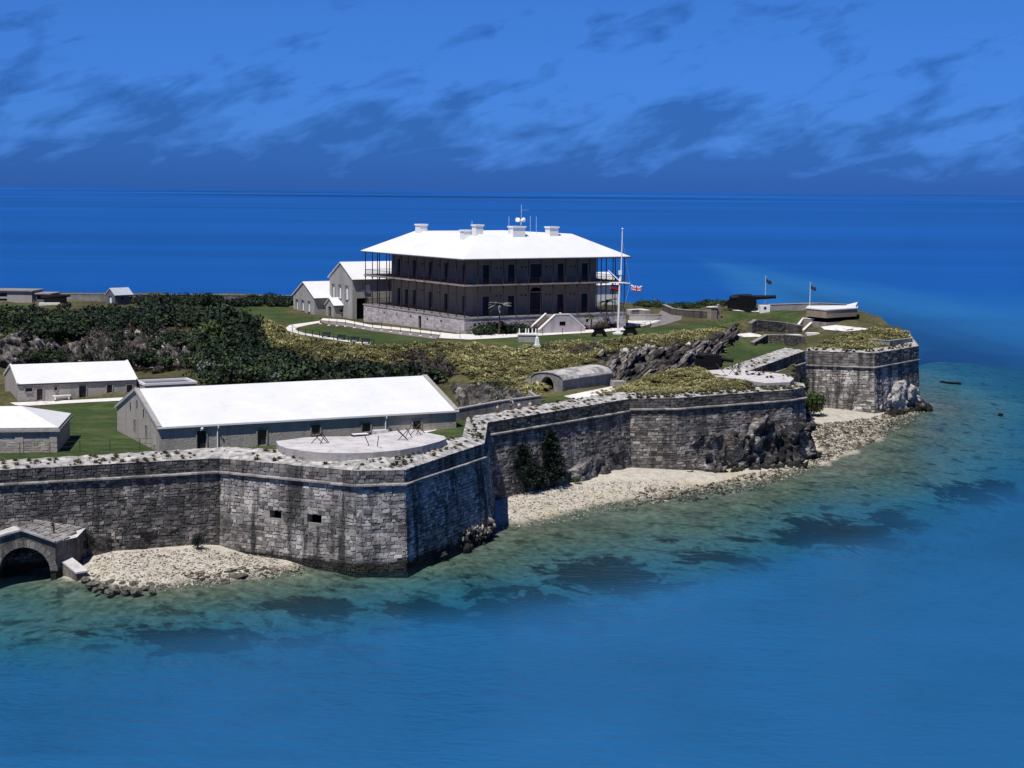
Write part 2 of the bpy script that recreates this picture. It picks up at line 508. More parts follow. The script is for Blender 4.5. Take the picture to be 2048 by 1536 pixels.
# pebble beach and sea floor
m, nt, pos = new_mat('seabed')
n1 = nz(nt, pos, 0.16, 4, 0.6); n2 = nz(nt, pos, 1.1, 4, 0.65); n3 = nz(nt, pos, 4.5, 3, 0.7)
z = node(nt, 'SeparateXYZ', Vector=pos).outputs[2]
fp = mth(nt, 'ADD', mth(nt, 'MULTIPLY', n2, 0.5), mth(nt, 'MULTIPLY', n3, 0.5))
dryc = ramp(nt, fp, [(0.3, (0.22, 0.2, 0.155)), (0.48, (0.47, 0.435, 0.36)), (0.7, (0.66, 0.635, 0.58))])
weed = mth(nt, 'MULTIPLY', mth(nt, 'SUBTRACT', n1, 0.45), 5.0, clamp=True)
lowz = node(nt, 'MapRange', i0=z, i1=0.85, i2=0.35).outputs[0]
dryc = mixc(nt, mth(nt, 'MULTIPLY', mth(nt, 'MULTIPLY', weed, lowz), 0.55), dryc, (0.4, 0.35, 0.17))
wetc = ramp(nt, mth(nt, 'ADD', mth(nt, 'MULTIPLY', n1, 0.4), mth(nt, 'MULTIPLY', n2, 0.6)), [(0.36, (0.045, 0.048, 0.034)), (0.5, (0.125, 0.135, 0.098)), (0.62, (0.21, 0.22, 0.165))])
c = mixc(nt, node(nt, 'MapRange', i0=mth(nt, 'ADD', z, mth(nt, 'MULTIPLY', n2, 0.25)), i1=0.32, i2=0.08).outputs[0], dryc, wetc)
sand = ramp(nt, n2, [(0.3, (0.13, 0.165, 0.15)), (0.6, (0.235, 0.29, 0.265))])
c = mixc(nt, node(nt, 'MapRange', i0=mth(nt, 'ADD', z, mth(nt, 'MULTIPLY', n1, 1.2)), i1=-0.2, i2=-1.2).outputs[0], c, sand)
pv = vmul(nt, pos, (0.7, 0.8, 0.0))
pn = mth(nt, 'ADD', mth(nt, 'MULTIPLY', nz(nt, pv, 0.26, 6, 0.68, 0.6), 0.75), mth(nt, 'MULTIPLY', nz(nt, pv, 0.9, 4, 0.65), 0.25))
small = mth(nt, 'MULTIPLY', mth(nt, 'SUBTRACT', nz(nt, pv, 0.42, 4, 0.65, 0.3), 0.555), 12.0, clamp=True)
reef = mth(nt, 'MULTIPLY', mth(nt, 'SUBTRACT', mth(nt, 'ADD', mth(nt, 'MULTIPLY', at('reef'), 0.27), pn), 0.62), 18.0, clamp=True)
small = mth(nt, 'MULTIPLY', small, node(nt, 'MapRange', i0=z, i1=0.0, i2=-0.4).outputs[0])
at2 = mth(nt, 'MAXIMUM', reef, mth(nt, 'MULTIPLY', small, 0.75))
c = mixc(nt, mth(nt, 'MULTIPLY', at2, 0.95), c, (0.012, 0.018, 0.016))
finish(nt, c, 0.9, n3, 0.5, 0.15, 0.2)

# sea surface: clear in the shallows, its own blue where it is deep
m, nt, pos = new_mat('sea_water')
d = node(nt, 'Attribute', _attribute_name='depth').outputs['Fac']
sp = node(nt, 'SeparateXYZ', Vector=pos)
far = node(nt, 'VectorMath', i0=pos, _operation='LENGTH').outputs['Value']
body = ramp(nt, mth(nt, 'MULTIPLY', d, 0.1), [(0.0, (0.07, 0.12, 0.11)), (0.1, (0.035, 0.11, 0.15)), (0.28, (0.022, 0.118, 0.215)), (0.5, (0.021, 0.138, 0.32)), (0.72, (0.021, 0.145, 0.365)), (1.0, (0.006, 0.08, 0.31))])
band = nz(nt, vmul(nt, pos, (0.0007, 0.0045, 0.0)), 1.0, 4, 0.6, 0.2)
band2 = nz(nt, vmul(nt, pos, (0.00028, 0.0008, 0.0)), 1.0, 2, 0.5, 0.6)
bsel = node(nt, 'MapRange', i0=far, i1=700.0, i2=2500.0).outputs[0]
bb = mixc(nt, bsel, ramp(nt, band, [(0.3, 0.8), (0.5, 1.0), (0.7, 1.22)]), ramp(nt, band2, [(0.32, 0.5), (0.44, 0.95), (0.56, 1.08), (0.68, 1.7)]))  # cloud shadows and wind streaks, both put into the water colour
body = mixc(nt, 1.0, body, bb, 'MULTIPLY')
k = mth(nt, 'SUBTRACT', 1.0, mth(nt, 'POWER', 2.718, mth(nt, 'MULTIPLY', mth(nt, 'POWER', mth(nt, 'MAXIMUM', d, 0.0), 2.0), -0.036)))
wv = vmul(nt, pos, (0.55, 1.0, 1.0))
w1 = nz(nt, wv, 1.6, 3, 0.6, 0.3)
w2 = nz(nt, wv, 0.4, 3, 0.6, 0.3)
hgt = mth(nt, 'ADD', mth(nt, 'MULTIPLY', w1, 0.35), mth(nt, 'MULTIPLY', w2, 0.9))
fade = node(nt, 'MapRange', i0=far, i1=150.0, i2=900.0, i3=0.34, i4=0.05).outputs[0]
bp = node(nt, 'Bump', Height=hgt, Strength=fade, Distance=1.0).outputs[0]
dif = node(nt, 'BsdfDiffuse', Color=body, Normal=bp)
trn = node(nt, 'BsdfTransparent', Color=ramp(nt, mth(nt, 'MULTIPLY', d, 0.1), [(0.0, (0.9, 0.95, 0.95)), (0.1, (0.6, 0.82, 0.86)), (0.25, (0.24, 0.62, 0.82)), (0.6, (0.05, 0.42, 0.78))]))
bodys = node(nt, 'MixShader', i0=k, i1=trn, i2=dif)
fr = node(nt, 'Fresnel', IOR=1.33, Normal=bp).outputs[0]
fr = mth(nt, 'MINIMUM', mth(nt, 'MULTIPLY', fr, 0.42), 0.2)
rg = node(nt, 'MapRange', i0=far, i1=150.0, i2=1500.0, i3=0.1, i4=0.18).outputs[0]
gl = node(nt, 'BsdfGlossy', Roughness=rg, Normal=bp)
finish(nt, None, shader=node(nt, 'MixShader', i0=fr, i1=bodys, i2=gl).outputs[0])
MAT['sea_water'].surface_render_method = 'DITHERED' if hasattr(MAT['sea_water'], 'surface_render_method') else None

# woven flags
def flag_mat(name, kind):
    m, nt, pos = new_mat(name)
    g = node(nt, 'Attribute', _attribute_name='flag_u').outputs['Fac']
    h = node(nt, 'Attribute', _attribute_name='flag_v').outputs['Fac']
    if kind == 'red':
        canton = mth(nt, 'MULTIPLY', mth(nt, 'LESS_THAN', g, 0.45), mth(nt, 'GREATER_THAN', h, 0.5))
        c = mixc(nt, canton, (0.22, 0.012, 0.02), (0.03, 0.04, 0.14))
    else:
        a = mth(nt, 'ABSOLUTE', mth(nt, 'SUBTRACT', g, 0.5)); b = mth(nt, 'ABSOLUTE', mth(nt, 'SUBTRACT', h, 0.5))
        diag = mth(nt, 'LESS_THAN', mth(nt, 'ABSOLUTE', mth(nt, 'SUBTRACT', a, b)), 0.10)
        wc = mth(nt, 'MAXIMUM', mth(nt, 'LESS_THAN', a, 0.14), mth(nt, 'LESS_THAN', b, 0.17))
        rc = mth(nt, 'MAXIMUM', mth(nt, 'LESS_THAN', a, 0.07), mth(nt, 'LESS_THAN', b, 0.10))
        c = mixc(nt, mth(nt, 'MAXIMUM', diag, wc), (0.05, 0.1, 0.35), (0.75, 0.75, 0.78))
        c = mixc(nt, rc, c, (0.5, 0.03, 0.05))
    finish(nt, c, 0.8)


flag_mat('flag_red', 'red')
flag_mat('flag_union', 'union')

# ------------------------------------------------------------------ land: surveyed spot heights, triangulated and sampled on a grid
def tin(points, x0, x1, y0, y1, step, blur=2):
    pts = [Vector((p[0], p[1])) for p in points]
    zs = np.array([p[2] for p in points])
    vs, es, fs, ov, _, _ = delaunay_2d_cdt(pts, [], [], 0, 1e-4)
    zv = np.array([zs[o[0]] for o in ov])
    vs = np.array([(v[0], v[1]) for v in vs])
    xs = np.arange(x0, x1 + 1e-6, step); ys = np.arange(y0, y1 + 1e-6, step)
    Z = np.full((len(ys), len(xs)), np.nan)
    for f in fs:
        a, b, c = vs[f[0]], vs[f[1]], vs[f[2]]
        i0, i1 = np.searchsorted(xs, [min(a[0], b[0], c[0]), max(a[0], b[0], c[0])])
        j0, j1 = np.searchsorted(ys, [min(a[1], b[1], c[1]), max(a[1], b[1], c[1])])
        if i1 <= i0 or j1 <= j0: continue
        X, Y = np.meshgrid(xs[i0:i1], ys[j0:j1])
        det = (b[1] - c[1]) * (a[0] - c[0]) + (c[0] - b[0]) * (a[1] - c[1])
        if abs(det) < 1e-9: continue
        l0 = ((b[1] - c[1]) * (X - c[0]) + (c[0] - b[0]) * (Y - c[1])) / det
        l1 = ((c[1] - a[1]) * (X - c[0]) + (a[0] - c[0]) * (Y - c[1])) / det
        l2 = 1 - l0 - l1
        ok = (l0 >= -1e-6) & (l1 >= -1e-6) & (l2 >= -1e-6)
        zz = l0 * zv[f[0]] + l1 * zv[f[1]] + l2 * zv[f[2]]
        sub = Z[j0:j1, i0:i1]
        sub[ok] = zz[ok]
    if np.isnan(Z).any():
        Z[np.isnan(Z)] = np.nanmin(Z)
    for _ in range(blur):
        Q = np.pad(Z, 1, mode='edge')
        Z = (Q[:-2, 1:-1] + Q[2:, 1:-1] + Q[1:-1, :-2] + Q[1:-1, 2:] + 2 * Q[1:-1, 1:-1]) / 6
    return xs, ys, Z


def sampler(xs, ys, Z):
    def f(x, y):
        i = np.clip((np.asarray(x, float) - xs[0]) / (xs[1] - xs[0]), 0, len(xs) - 1.001)
        j = np.clip((np.asarray(y, float) - ys[0]) / (ys[1] - ys[0]), 0, len(ys) - 1.001)
        i0 = i.astype(int); j0 = j.astype(int); a = i - i0; b = j - j0
        return (Z[j0, i0] * (1 - a) + Z[j0, i0 + 1] * a) * (1 - b) + (Z[j0 + 1, i0] * (1 - a) + Z[j0 + 1, i0 + 1] * a) * b
    return f


def vnoise(X, Y, s, seed=0.0, octv=3):
    """cheap smooth value noise on arrays"""
    r = np.zeros(X.shape); amp = 1.0
    for o in range(octv):
        x = X / s + seed * 3.1 + o * 17.3; y = Y / s + seed * 1.7 + o * 9.1
        xi = np.floor(x); yi = np.floor(y); a = x - xi; b = y - yi
        a = a * a * (3 - 2 * a); b = b * b * (3 - 2 * b)
        h = lambda p, q: np.modf(np.abs(np.sin(p * 127.1 + q * 311.7 + seed) * 43758.5453))[0]
        r += amp * ((h(xi, yi) * (1 - a) + h(xi + 1, yi) * a) * (1 - b) + (h(xi, yi + 1) * (1 - a) + h(xi + 1, yi + 1) * a) * b - 0.5)
        s *= 0.5; amp *= 0.5
    return r


LAND = [P(*q) for q in (
    # the flat top of the hill round the house
    (932, 668, 12.4), (1254, 656, 12.4), (1100, 664, 12.4), (1000, 684, 12.2), (880, 688, 12.2), (760, 690, 12.1), (1250, 676, 12.3),
    (1400, 640, 12.3), (1340, 655, 12.3), (1180, 676, 12.3), (1300, 625, 12.3), (1400, 628, 12.2), (1350, 640, 12.3), (1180, 620, 12.4), (830, 640, 12.2),
    (720, 645, 11.7), (640, 640, 11.6), (575, 655, 11.7), (562, 640, 11.8), (590, 642, 11.6), (600, 670, 11.8), (660, 680, 12.0), (700, 640, 11.7),
    # brow and foot of the grassy slope
    (530, 650, 11.5), (545, 676, 11.2), (600, 690, 11.4), (700, 700, 11.5), (800, 705, 11.5), (880, 697, 11.8), (1000, 702, 11.7), (1070, 697, 11.8),
    (1100, 692, 11.9), (1180, 686, 12.1), (1300, 684, 12.0), (1380, 672, 12.0), (1440, 658, 12.0), (1462, 652, 11.8),
    (1200, 710, 11.4), (1300, 694, 11.6), (1400, 688, 11.6), (1462, 668, 11.5),
    (1225, 765, 9.1), (1300, 752, 9.1), (1380, 738, 9.1), (1440, 726, 9.1), (1472, 700, 9.1), (1480, 682, 9.3),
    (900, 770, 8.6), (940, 815, 8.7), (1000, 803, 9.0), (1070, 795, 9.3), (1075, 772, 9.5), (1125, 787, 9.3), (1222, 771, 9.2), (1170, 800, 9.1),
    # the parade ground
    (120, 850, 8), (250, 810, 8), (60, 905, 8), (200, 900, 8), (37, 815, 8), (275, 800, 8), (330, 900, 8), (450, 890, 8), (600, 872, 8), (-150, 850, 8), (-200, 920, 8),
    (720, 862, 8.1), (800, 866, 8.4), (900, 862, 8.6), (925, 842, 8.9), (1000, 826, 9.4), (1080, 812, 9.5), (960, 870, 8.8),
    # quarry face behind the western shed, and the plateau above
    (400, 765, 8.0), (560, 768, 8.2), (380, 742, 8.6), (280, 739, 8), (200, 738, 8), (100, 736, 8), (0, 734, 8), (-150, 731, 8),
    (480, 650, 12.4), (400, 648, 13.2), (300, 656, 13.4), (200, 662, 13.4), (100, 666, 13.3), (0, 656, 13.5), (-150, 650, 13.5),
    (450, 705, 10.4), (380, 690, 11.2), (640, 722, 10.2), (540, 715, 10.3),
    (300, 606, 13.4), (450, 612, 12.9), (0, 604, 13.5), (150, 606, 13.5), (-150, 602, 13.5), (560, 618, 12.5),
    # low lawn below the cliff, and the north eastern works
    (1490, 733, 9.0), (1560, 712, 9.1), (1490, 700, 9.1), (1540, 692, 9.2), (1600, 690, 9.6), (1440, 742, 9.2), (1300, 775, 9.5), (1240, 785, 9.1),
    (1430, 740, 11.2), (1350, 752, 10.9), (1560, 752, 11.0), (1500, 740, 11.2), (1480, 772, 10.5), (1360, 782, 10.4), (1560, 766, 10.5), (1270, 778, 9.8), (1590, 758, 10.6),
    (1500, 668, 9.5), (1570, 668, 9.9), (1450, 668, 9.8), (1620, 660, 10.7),
    (1462, 624, 13.6), (1540, 626, 13.75), (1600, 622, 13.7), (1500, 628, 13.75), (1500, 616, 13.8), (1445, 642, 12.2), (1500, 642, 11.8), (1580, 640, 12.2), (1420, 645, 12.2),
    (1690, 665, 12.3), (1645, 663, 12.3), (1800, 662, 12.0), (1740, 662, 12.3), (1740, 645, 12.4), (1620, 690, 10.8), (1700, 692, 11.0), (1690, 674, 11.9), (1770, 669, 12.0), (1815, 682, 11.2), (1650, 640, 12.6),
)] + [np.array(q, float) for q in (
    (-52, 222, 8), (-28, 226, 8.1), (-8, 228, 8.3), (2, 232, 8.7), (-200, 400, 13.2), (-60, 388, 13.2), (0, 388, 12.4), (40, 385, 12.6), (70, 372, 13.0), (90, 350, 12.5),
    (100, 320, 11.0), (-200, 150, 8), (-60, 160, 8), (-20, 182, 8.2), (-6, 196, 8.6), (-30, 190, 8), (100, 250, 9), (60, 240, 9), (0, 140, 8))]
gx, gy, GZ = tin(LAND, -160, 100, 130, 395, 1.0, 2)
ground_z = sampler(gx, gy, GZ)


def gp(u, v):
    """where a sight line meets the land"""
    lo, hi = 60.0, 480.0
    d = ray(u, v)
    prev = 150.0
    for y in np.arange(150.0, 480.0, 0.5):
        q = d * (y / d[1])
        if EYE + q[2] <= float(ground_z(q[0], q[1])):
            lo, hi = y - 0.5, y
            break
    for _ in range(12):
        y = (lo + hi) / 2
        q = d * (y / d[1])
        if EYE + q[2] <= float(ground_z(q[0], q[1])): hi = y
        else: lo = y
    q = d * (hi / d[1])
    return np.array([q[0], q[1], float(ground_z(q[0], q[1]))])


# fort walls: the line of the cordon in plan
W_WEST = [(-80.0, 151.9), (-30.1, 173.2)]
W_NEAR = [(-30.1, 173.2), (-15.3, 165.9), (-10.6, 166.9), (-3.0, 184.1), (-2.9, 199.6)]
W_SOUTH = [(-2.9, 199.6), (15.5, 222.9)]
W_MID = [(15.5, 222.9), (21.8, 223.8), (38.8, 234.4), (41.2, 237.4), (41.8, 242.5), (31, 249)]
W_EAST = [(32, 250.5), (49.7, 287.6)]
W_FAR = [(49.9, 287.4), (60.9, 284.4), (71.6, 298.4), (76, 325), (74, 372)]


def offs(line, d, pre=None, post=None):
    """offset a plan line to its outer (right hand) side, mitred; pre and post are the neighbouring points of a line that goes on"""
    if pre is not None or post is not None:
        dl = d if isinstance(d, (list, tuple)) else [d] * len(line)
        r = offs(([pre] if pre is not None else []) + list(line) + ([post] if post is not None else []), ([0] if pre is not None else []) + list(dl) + ([0] if post is not None else []))
        return r[1 if pre is not None else 0: (len(r) - 1) if post is not None else len(r)]
    L = [np.array(p, float) for p in line]
    out = []
    dl = d if isinstance(d, (list, tuple)) else [d] * len(L)
    for i, p in enumerate(L):
        ns = []
        if i > 0: t = L[i] - L[i - 1]; t /= np.linalg.norm(t); ns.append(np.array([t[1], -t[0]]))
        if i < len(L) - 1: t = L[i + 1] - L[i]; t /= np.linalg.norm(t); ns.append(np.array([t[1], -t[0]]))
        n = sum(ns); n /= np.linalg.norm(n)
        out.append(p + n * dl[i] / max(0.35, float(n @ ns[0])))
    return out


shore = []
for part in (W_WEST, W_NEAR[1:], W_SOUTH[1:], W_MID[1:5]): shore += part
shore += [(49.9, 287.4)] + W_FAR[1:]
inner = offs(shore, -1.2)
LAND_POLY = [tuple(p) for p in inner] + [(60, 386), (-150, 392), (-150, 122)]
X, Y = np.meshgrid(gx, gy)
inside = in_poly(X, Y, LAND_POLY)
lawn = np.zeros(X.shape); pave = np.zeros(X.shape)


def paint(arr, pl, val=1.0):
    arr[in_poly(X, Y, [P(*q)[:2] for q in pl])] = val


for pl in (
    [(60, 838, 8), (120, 804, 8), (276, 797, 8), (300, 925, 8), (-40, 925, 8)],
    [(276, 925, 8), (276, 870, 8), (930, 850, 8), (930, 915, 8)],
    [(850, 858, 8.6), (930, 838, 8.8), (975, 850, 9), (960, 880, 8.7), (890, 900, 8.5)],
    [(588, 660, 11.8), (640, 650, 11.8), (760, 665, 12.2), (872, 681, 12.2), (866, 694, 12.1), (760, 692, 12), (655, 680, 12)],
    [(560, 636, 11.7), (640, 636, 11.7), (640, 645, 11.7), (575, 652, 11.7)],
    [(900, 680, 12.3), (1040, 673, 12.3), (1190, 668, 12.3), (1300, 655, 12.3), (1440, 642, 12.2), (1462, 655, 12), (1390, 668, 12), (1280, 683, 12), (1150, 690, 12), (1080, 698, 12), (1000, 692, 12)],
    [(1470, 690, 9.1), (1560, 688, 9.2), (1610, 700, 9.2), (1490, 745, 9), (1430, 735, 9.1)],
    [(1430, 648, 12.2), (1470, 618, 13.6), (1600, 621, 13.7), (1600, 640, 12.5), (1530, 658, 10.5), (1470, 660, 10.6)],
    [(380, 612, 12.9), (585, 614, 12.5), (560, 640, 12), (400, 643, 13)], [(-100, 608, 13.5), (75, 608, 13.5), (60, 628, 13.5), (-100, 628, 13.5)],
    [(1080, 797, 9.3), (1135, 788, 9.3), (1150, 806, 9.3), (1080, 812, 9.3)],
    [(1620, 655, 12.2), (1680, 665, 12.2), (1660, 672, 11.5), (1615, 668, 11)],
):
    paint(lawn, pl)
for _ in range(1):
    Q = np.pad(lawn, 1, mode='edge'); lawn = (Q[:-2, 1:-1] + Q[2:, 1:-1] + Q[1:-1, :-2] + Q[1:-1, 2:] + 2 * Q[1:-1, 1:-1]) / 6
rough = (1 - np.clip(lawn * 1.2, 0, 1))
flat = in_poly(X, Y, [P(*q)[:2] for q in [(560, 640, 12), (720, 600, 12), (1260, 600, 12), (1460, 640, 12), (1250, 682, 12), (1000, 690, 12), (700, 700, 12)]])
rough[flat] = 0
GZ2 = GZ + rough * (vnoise(X, Y, 7.0, 1, 3) * 0.9)
ground_z = sampler(gx, gy, GZ2)


def grid_mesh(name, X, Y, Z, keep, mat, attrs):
    h, w = X.shape
    idx = np.arange(h * w).reshape(h, w)
    q = np.stack([idx[:-1, :-1], idx[:-1, 1:], idx[1:, 1:], idx[1:, :-1]], 2).reshape(-1, 4)
    kp = keep.ravel()
    q = q[kp[q].all(1)]
    used = np.unique(q)
    re = np.full(h * w, -1); re[used] = np.arange(len(used))
    V = np.stack([X.ravel(), Y.ravel(), Z.ravel()], 1)[used]
    return mesh_np(name, V, re[q], mat, attrs={k: a.ravel()[used] for k, a in attrs.items()}, smooth=True)


tag(grid_mesh('ground', X, Y, GZ2, inside, MAT['earth'], {'lawn': lawn, 'pave': pave}), kind='structure')

# ------------------------------------------------------------------ beach and sea floor
BED = [np.array([*P(q[0], q[1], q[2] * .55)[:2], q[2]]) for q in (
    (160, 1152, 0.4), (330, 1176, 0.0), (420, 1163, 0.0), (500, 1156, 0.02), (600, 1140, 0.0), (640, 1135, -0.3), (200, 1102, 1.4), (320, 1098, 1.4), (400, 1094, 1.3), (513, 1101, 0.6), (600, 1122, 0.15),
    (250, 1140, 0.9), (400, 1130, 0.8), (100, 1150, -0.6), (0, 1165, -0.9), (250, 1185, -0.3), (160, 1175, -0.5),
    (707, 1146, -0.5), (810, 1144, -0.7), (900, 1105, -0.5), (985, 1066, -0.25), (1000, 985, 1.5), (1100, 968, 1.6), (1260, 953, 1.6), (1320, 962, 1.0), (1000, 1054, 0.0), (1100, 1036, 0.0), (1200, 1014, 0.0), (1300, 991, 0.0), (1100, 1005, 0.75), (1200, 985, 0.8), (1005, 1020, 0.7),
    (1400, 978, 0.0), (1500, 961, 0.0), (1610, 932, 0.02), (1690, 893, 0.02), (1770, 852, 0.0), (1840, 818, 0.0), (1352, 968, 0.35), (1500, 950, 0.4), (1610, 922, 0.5),
    (1615, 850, 1.8), (1650, 833, 1.7), (1748, 832, 0.9), (1833, 810, 0.3), (1690, 865, 0.8), (1660, 890, 0.6), (1845, 800, -0.3), (1870, 780, -1.0),
    (0, 1200, -1.3), (300, 1225, -1.0), (600, 1180, -0.8), (900, 1135, -0.8), (1200, 1062, -0.7), (1500, 1002, -0.6), (1800, 890, -0.6), (1950, 815, -0.9),
    (0, 1330, -2.6), (300, 1300, -2.6), (600, 1262, -2.5), (900, 1226, -2.5), (1200, 1195, -2.5), (1450, 1130, -2.3), (1700, 1080, -2.3), (1950, 990, -2.3), (2048, 930, -2.3), (2048, 830, -2.2), (2200, 830, -3),
    (-100, 1440, -5.0), (200, 1410, -5.0), (600, 1355, -5.0), (1000, 1305, -5.2), (1300, 1265, -5.2), (1600, 1185, -5.0), (1900, 1100, -4.5), (2100, 1000, -4.5),
    (1900, 700, -3.4), (1850, 725, -2.2), (2000, 740, -3.0), (1960, 780, -2.0), (1850, 690, -3.0), (1850, 655, -4.2), (2000, 670, -4.6), (1850, 600, -5), (2050, 600, -8.2), (2300, 760, -6.5), (2300, 660, -8),
)] + [np.array(q, float) for q in ((-200, 60, -6.5), (0, 60, -6.5), (200, 60, -6.5), (0, 110, -6.4), (-200, 150, -3), (220, 200, -6.5), (220, 420, -9), (-100, 420, -9), (80, 420, -8.6), (-60, 155, -1.2),
    (-60, 185, 1), (-20, 200, 1), (10, 240, 1), (45, 270, 1.5), (60, 320, 0.5), (-110, 300, 1), (0, 300, 1))]
bx, by, BZ = tin(BED, -90, 170, 70, 410, 1.0, 2)
X2, Y2 = np.meshgrid(bx, by)
for _ in range(3):
    Q = np.pad(BZ, 1, mode='edge'); Q = (Q[:-2, 1:-1] + Q[2:, 1:-1] + Q[1:-1, :-2] + Q[1:-1, 2:] + Q[1:-1, 1:-1]) / 5
    BZ = np.where(BZ < -.8, Q, BZ)
BZ = BZ + np.clip(1 - np.abs(BZ) / 1.6, 0, 1) * vnoise(X2, Y2, 5.0, 4, 4) * 0.45 + np.clip(-BZ, 0, 2) * vnoise(X2, Y2, 9.0, 6, 3) * 0.35
bed_z = sampler(bx, by, BZ)
reef = np.zeros(X2.shape)
for (u, v, ru, rv, k) in ((380, 1282, 130, 26, 1), (640, 1235, 110, 20, 1), (860, 1225, 130, 18, 1), (1060, 1215, 150, 26, 1.05), (1200, 1160, 140, 30, 1.15), (1440, 1128, 110, 12, .95), (1000, 1235, 260, 12, .8),
                          (1690, 1068, 130, 28, 1.1), (1790, 1040, 60, 14, 1), (1930, 990, 90, 18, .9), (560, 1275, 240, 10, .8), (120, 1285, 90, 10, .7), (1620, 1090, 90, 10, .9), (2010, 975, 60, 20, .9), (2000, 690, 150, 10, .9), (1880, 675, 60, 8, .8),
                          (1480, 1095, 50, 6, .7), (1330, 1100, 40, 7, .7)):
    c0 = P(u, v, -2.3); cx = P(u + ru, v, -2.3); cy = P(u, v - rv, -2.3)
    rx = abs(cx[0] - c0[0]) * 1.15; ry = abs(cy[1] - c0[1]) * 1.15
    g = np.exp(-(((X2 - c0[0]) / rx) ** 2 + ((Y2 - c0[1]) / ry) ** 2) * 1.1) * k
    reef = np.maximum(reef, g)
tag(grid_mesh('seabed', X2, Y2, BZ, np.ones(X2.shape, bool), MAT['seabed'], {'reef': reef}), kind='structure')

# ------------------------------------------------------------------ sea, out to the horizon
def axis(a, b, step, far):
    r = list(np.arange(a, b + 1e-6, step))
    lo, hi, s = [], [], step
    while r[0] - sum(lo[-1:] and [0]) > -far and (lo[-1] if lo else a) > -far:
        s *= 1.22; lo.append((lo[-1] if lo else a) - s)
    s = step
    while (hi[-1] if hi else b) < far:
        s *= 1.22; hi.append((hi[-1] if hi else b) + s)
    return np.array(lo[::-1] + r + hi)


SEA_R = 19400.0
sx = axis(-88, 168, 1.6, SEA_R); sy = axis(72, 408, 1.6, SEA_R)
sx = np.clip(sx, -SEA_R, SEA_R); sy = np.clip(sy, -SEA_R, SEA_R)
X3, Y3 = np.meshgrid(sx, sy)
bz3 = bed_z(X3, Y3)
outd = np.maximum(np.maximum(-88 - X3, X3 - 168), np.maximum(72 - Y3, Y3 - 408))
depth = -bz3 + np.clip(outd, 0, 600) * 0.012
depth = np.where((Y3 < 110), np.maximum(depth, 6.3), depth)
depth = np.clip(depth, -1, 10)
o3 = grid_mesh('sea', X3, Y3, np.zeros(X3.shape), np.ones(X3.shape, bool), MAT['sea_water'], {'depth': depth})
tag(o3, kind='structure')

# ------------------------------------------------------------------ fort walls, laid stone by stone
def stone_block(mb, c, t):
    """c: four corners on the wall face (lower left, lower right, upper right, upper left), n out, proud distance"""
    pts, n, proud, t_ = c
    a, b, c_, d = pts
    ctr = (a + b + c_ + d) / 4
    back = [p - n * 0.06 for p in (a, b, c_, d)]
    ch = 0.035
    front = []
    for p in (a, b, c_, d):
        q = p + (ctr - p) * min(0.45, ch / max(0.05, np.linalg.norm(ctr - p)) * 1.4) + n * (proud + R.uniform(-0.015, 0.015))
        front.append(q)
    mb.add(back + front, [(4, 5, 6, 7), (0, 1, 5, 4), (1, 2, 6, 5), (2, 3, 7, 6), (3, 0, 4, 7)], t_)


def lay(A, B, C, D, ch, cw, holes=(), rag=0.12, proud=(0.0, 0.07), skip=None):
    """stones on the patch A (low left) B (low right) C (top right) D (top left), in broken courses"""
    A, B, C, D = (np.array(p, float) for p in (A, B, C, D))
    n = np.cross(B - A, D - A); n /= np.linalg.norm(n)
    Lw = np.linalg.norm(B - A); H = np.linalg.norm(D - A)
    at = lambda s, t: (A * (1 - s) + B * s) * (1 - t) + (D * (1 - s) + C * s) * t
    out = []
    y = 0.0
    j = 0.018
    while y < H - 0.05:
        h = min(ch * R.uniform(0.8, 1.25), H - y)
        if H - y - h < ch * 0.4: h = H - y
        x = -R.uniform(0, cw * 0.6)
        while x < Lw - 0.03:
            w = cw * R.uniform(0.55, 1.5)
            x0, x1 = max(x, 0), min(x + w, Lw)
            if Lw - x1 < 0.2: x1 = Lw
            x += w
            if x1 - x0 < 0.12: continue
            y0, y1 = y, y + h
            if any(x0 < hx1 and x1 > hx0 and y0 < hy1 and y1 > hy0 for hx0, hx1, hy0, hy1 in holes): continue
            if skip and skip((x0 + x1) / 2, (y0 + y1) / 2): continue
            g = lambda: R.uniform(-rag, rag) * h
            q = [at((x0 + j) / Lw, (y0 + j + (g() if y0 > 0 else 0)) / H), at((x1 - j) / Lw, (y0 + j + (g() if y0 > 0 else 0)) / H),
                 at((x1 - j) / Lw, (y1 - j + (g() if y1 < H - .01 else 0)) / H), at((x0 + j) / Lw, (y1 - j + (g() if y1 < H - .01 else 0)) / H)]
            out.append((q, n, R.uniform(*proud), min(1, max(0, R.gauss(0.5, 0.3)))))
            if x1 >= Lw: break
        y += h
    return out


def facing(root, stones, mat, limit=290):
    """the stones that show largest become parts, the rest of the facing is one part"""
    def size(s):
        c = sum(s[0]) / 4
        v = c - np.array([0, 0, EYE]); d = np.linalg.norm(v)
        u, vv = px(c)
        if not (-20 < u < 2068 and vv < 1540): return 0
        ar = np.linalg.norm(np.cross(s[0][1] - s[0][0], s[0][3] - s[0][0]))
        return max(0.0, ar * float(-(v / d) @ s[1])) / d ** 2
    order = sorted(stones, key=size, reverse=True)
    for s in order[:limit]:
        mb = MB(); stone_block(mb, s, 0)
        mb.build('stone', mat, root, world=True)
    rest = MB()
    for s in order[limit:]: stone_block(rest, s, 0)
    if rest.f:
        tag(rest.build('stone_facing', mat, root, world=True), kind='stuff')


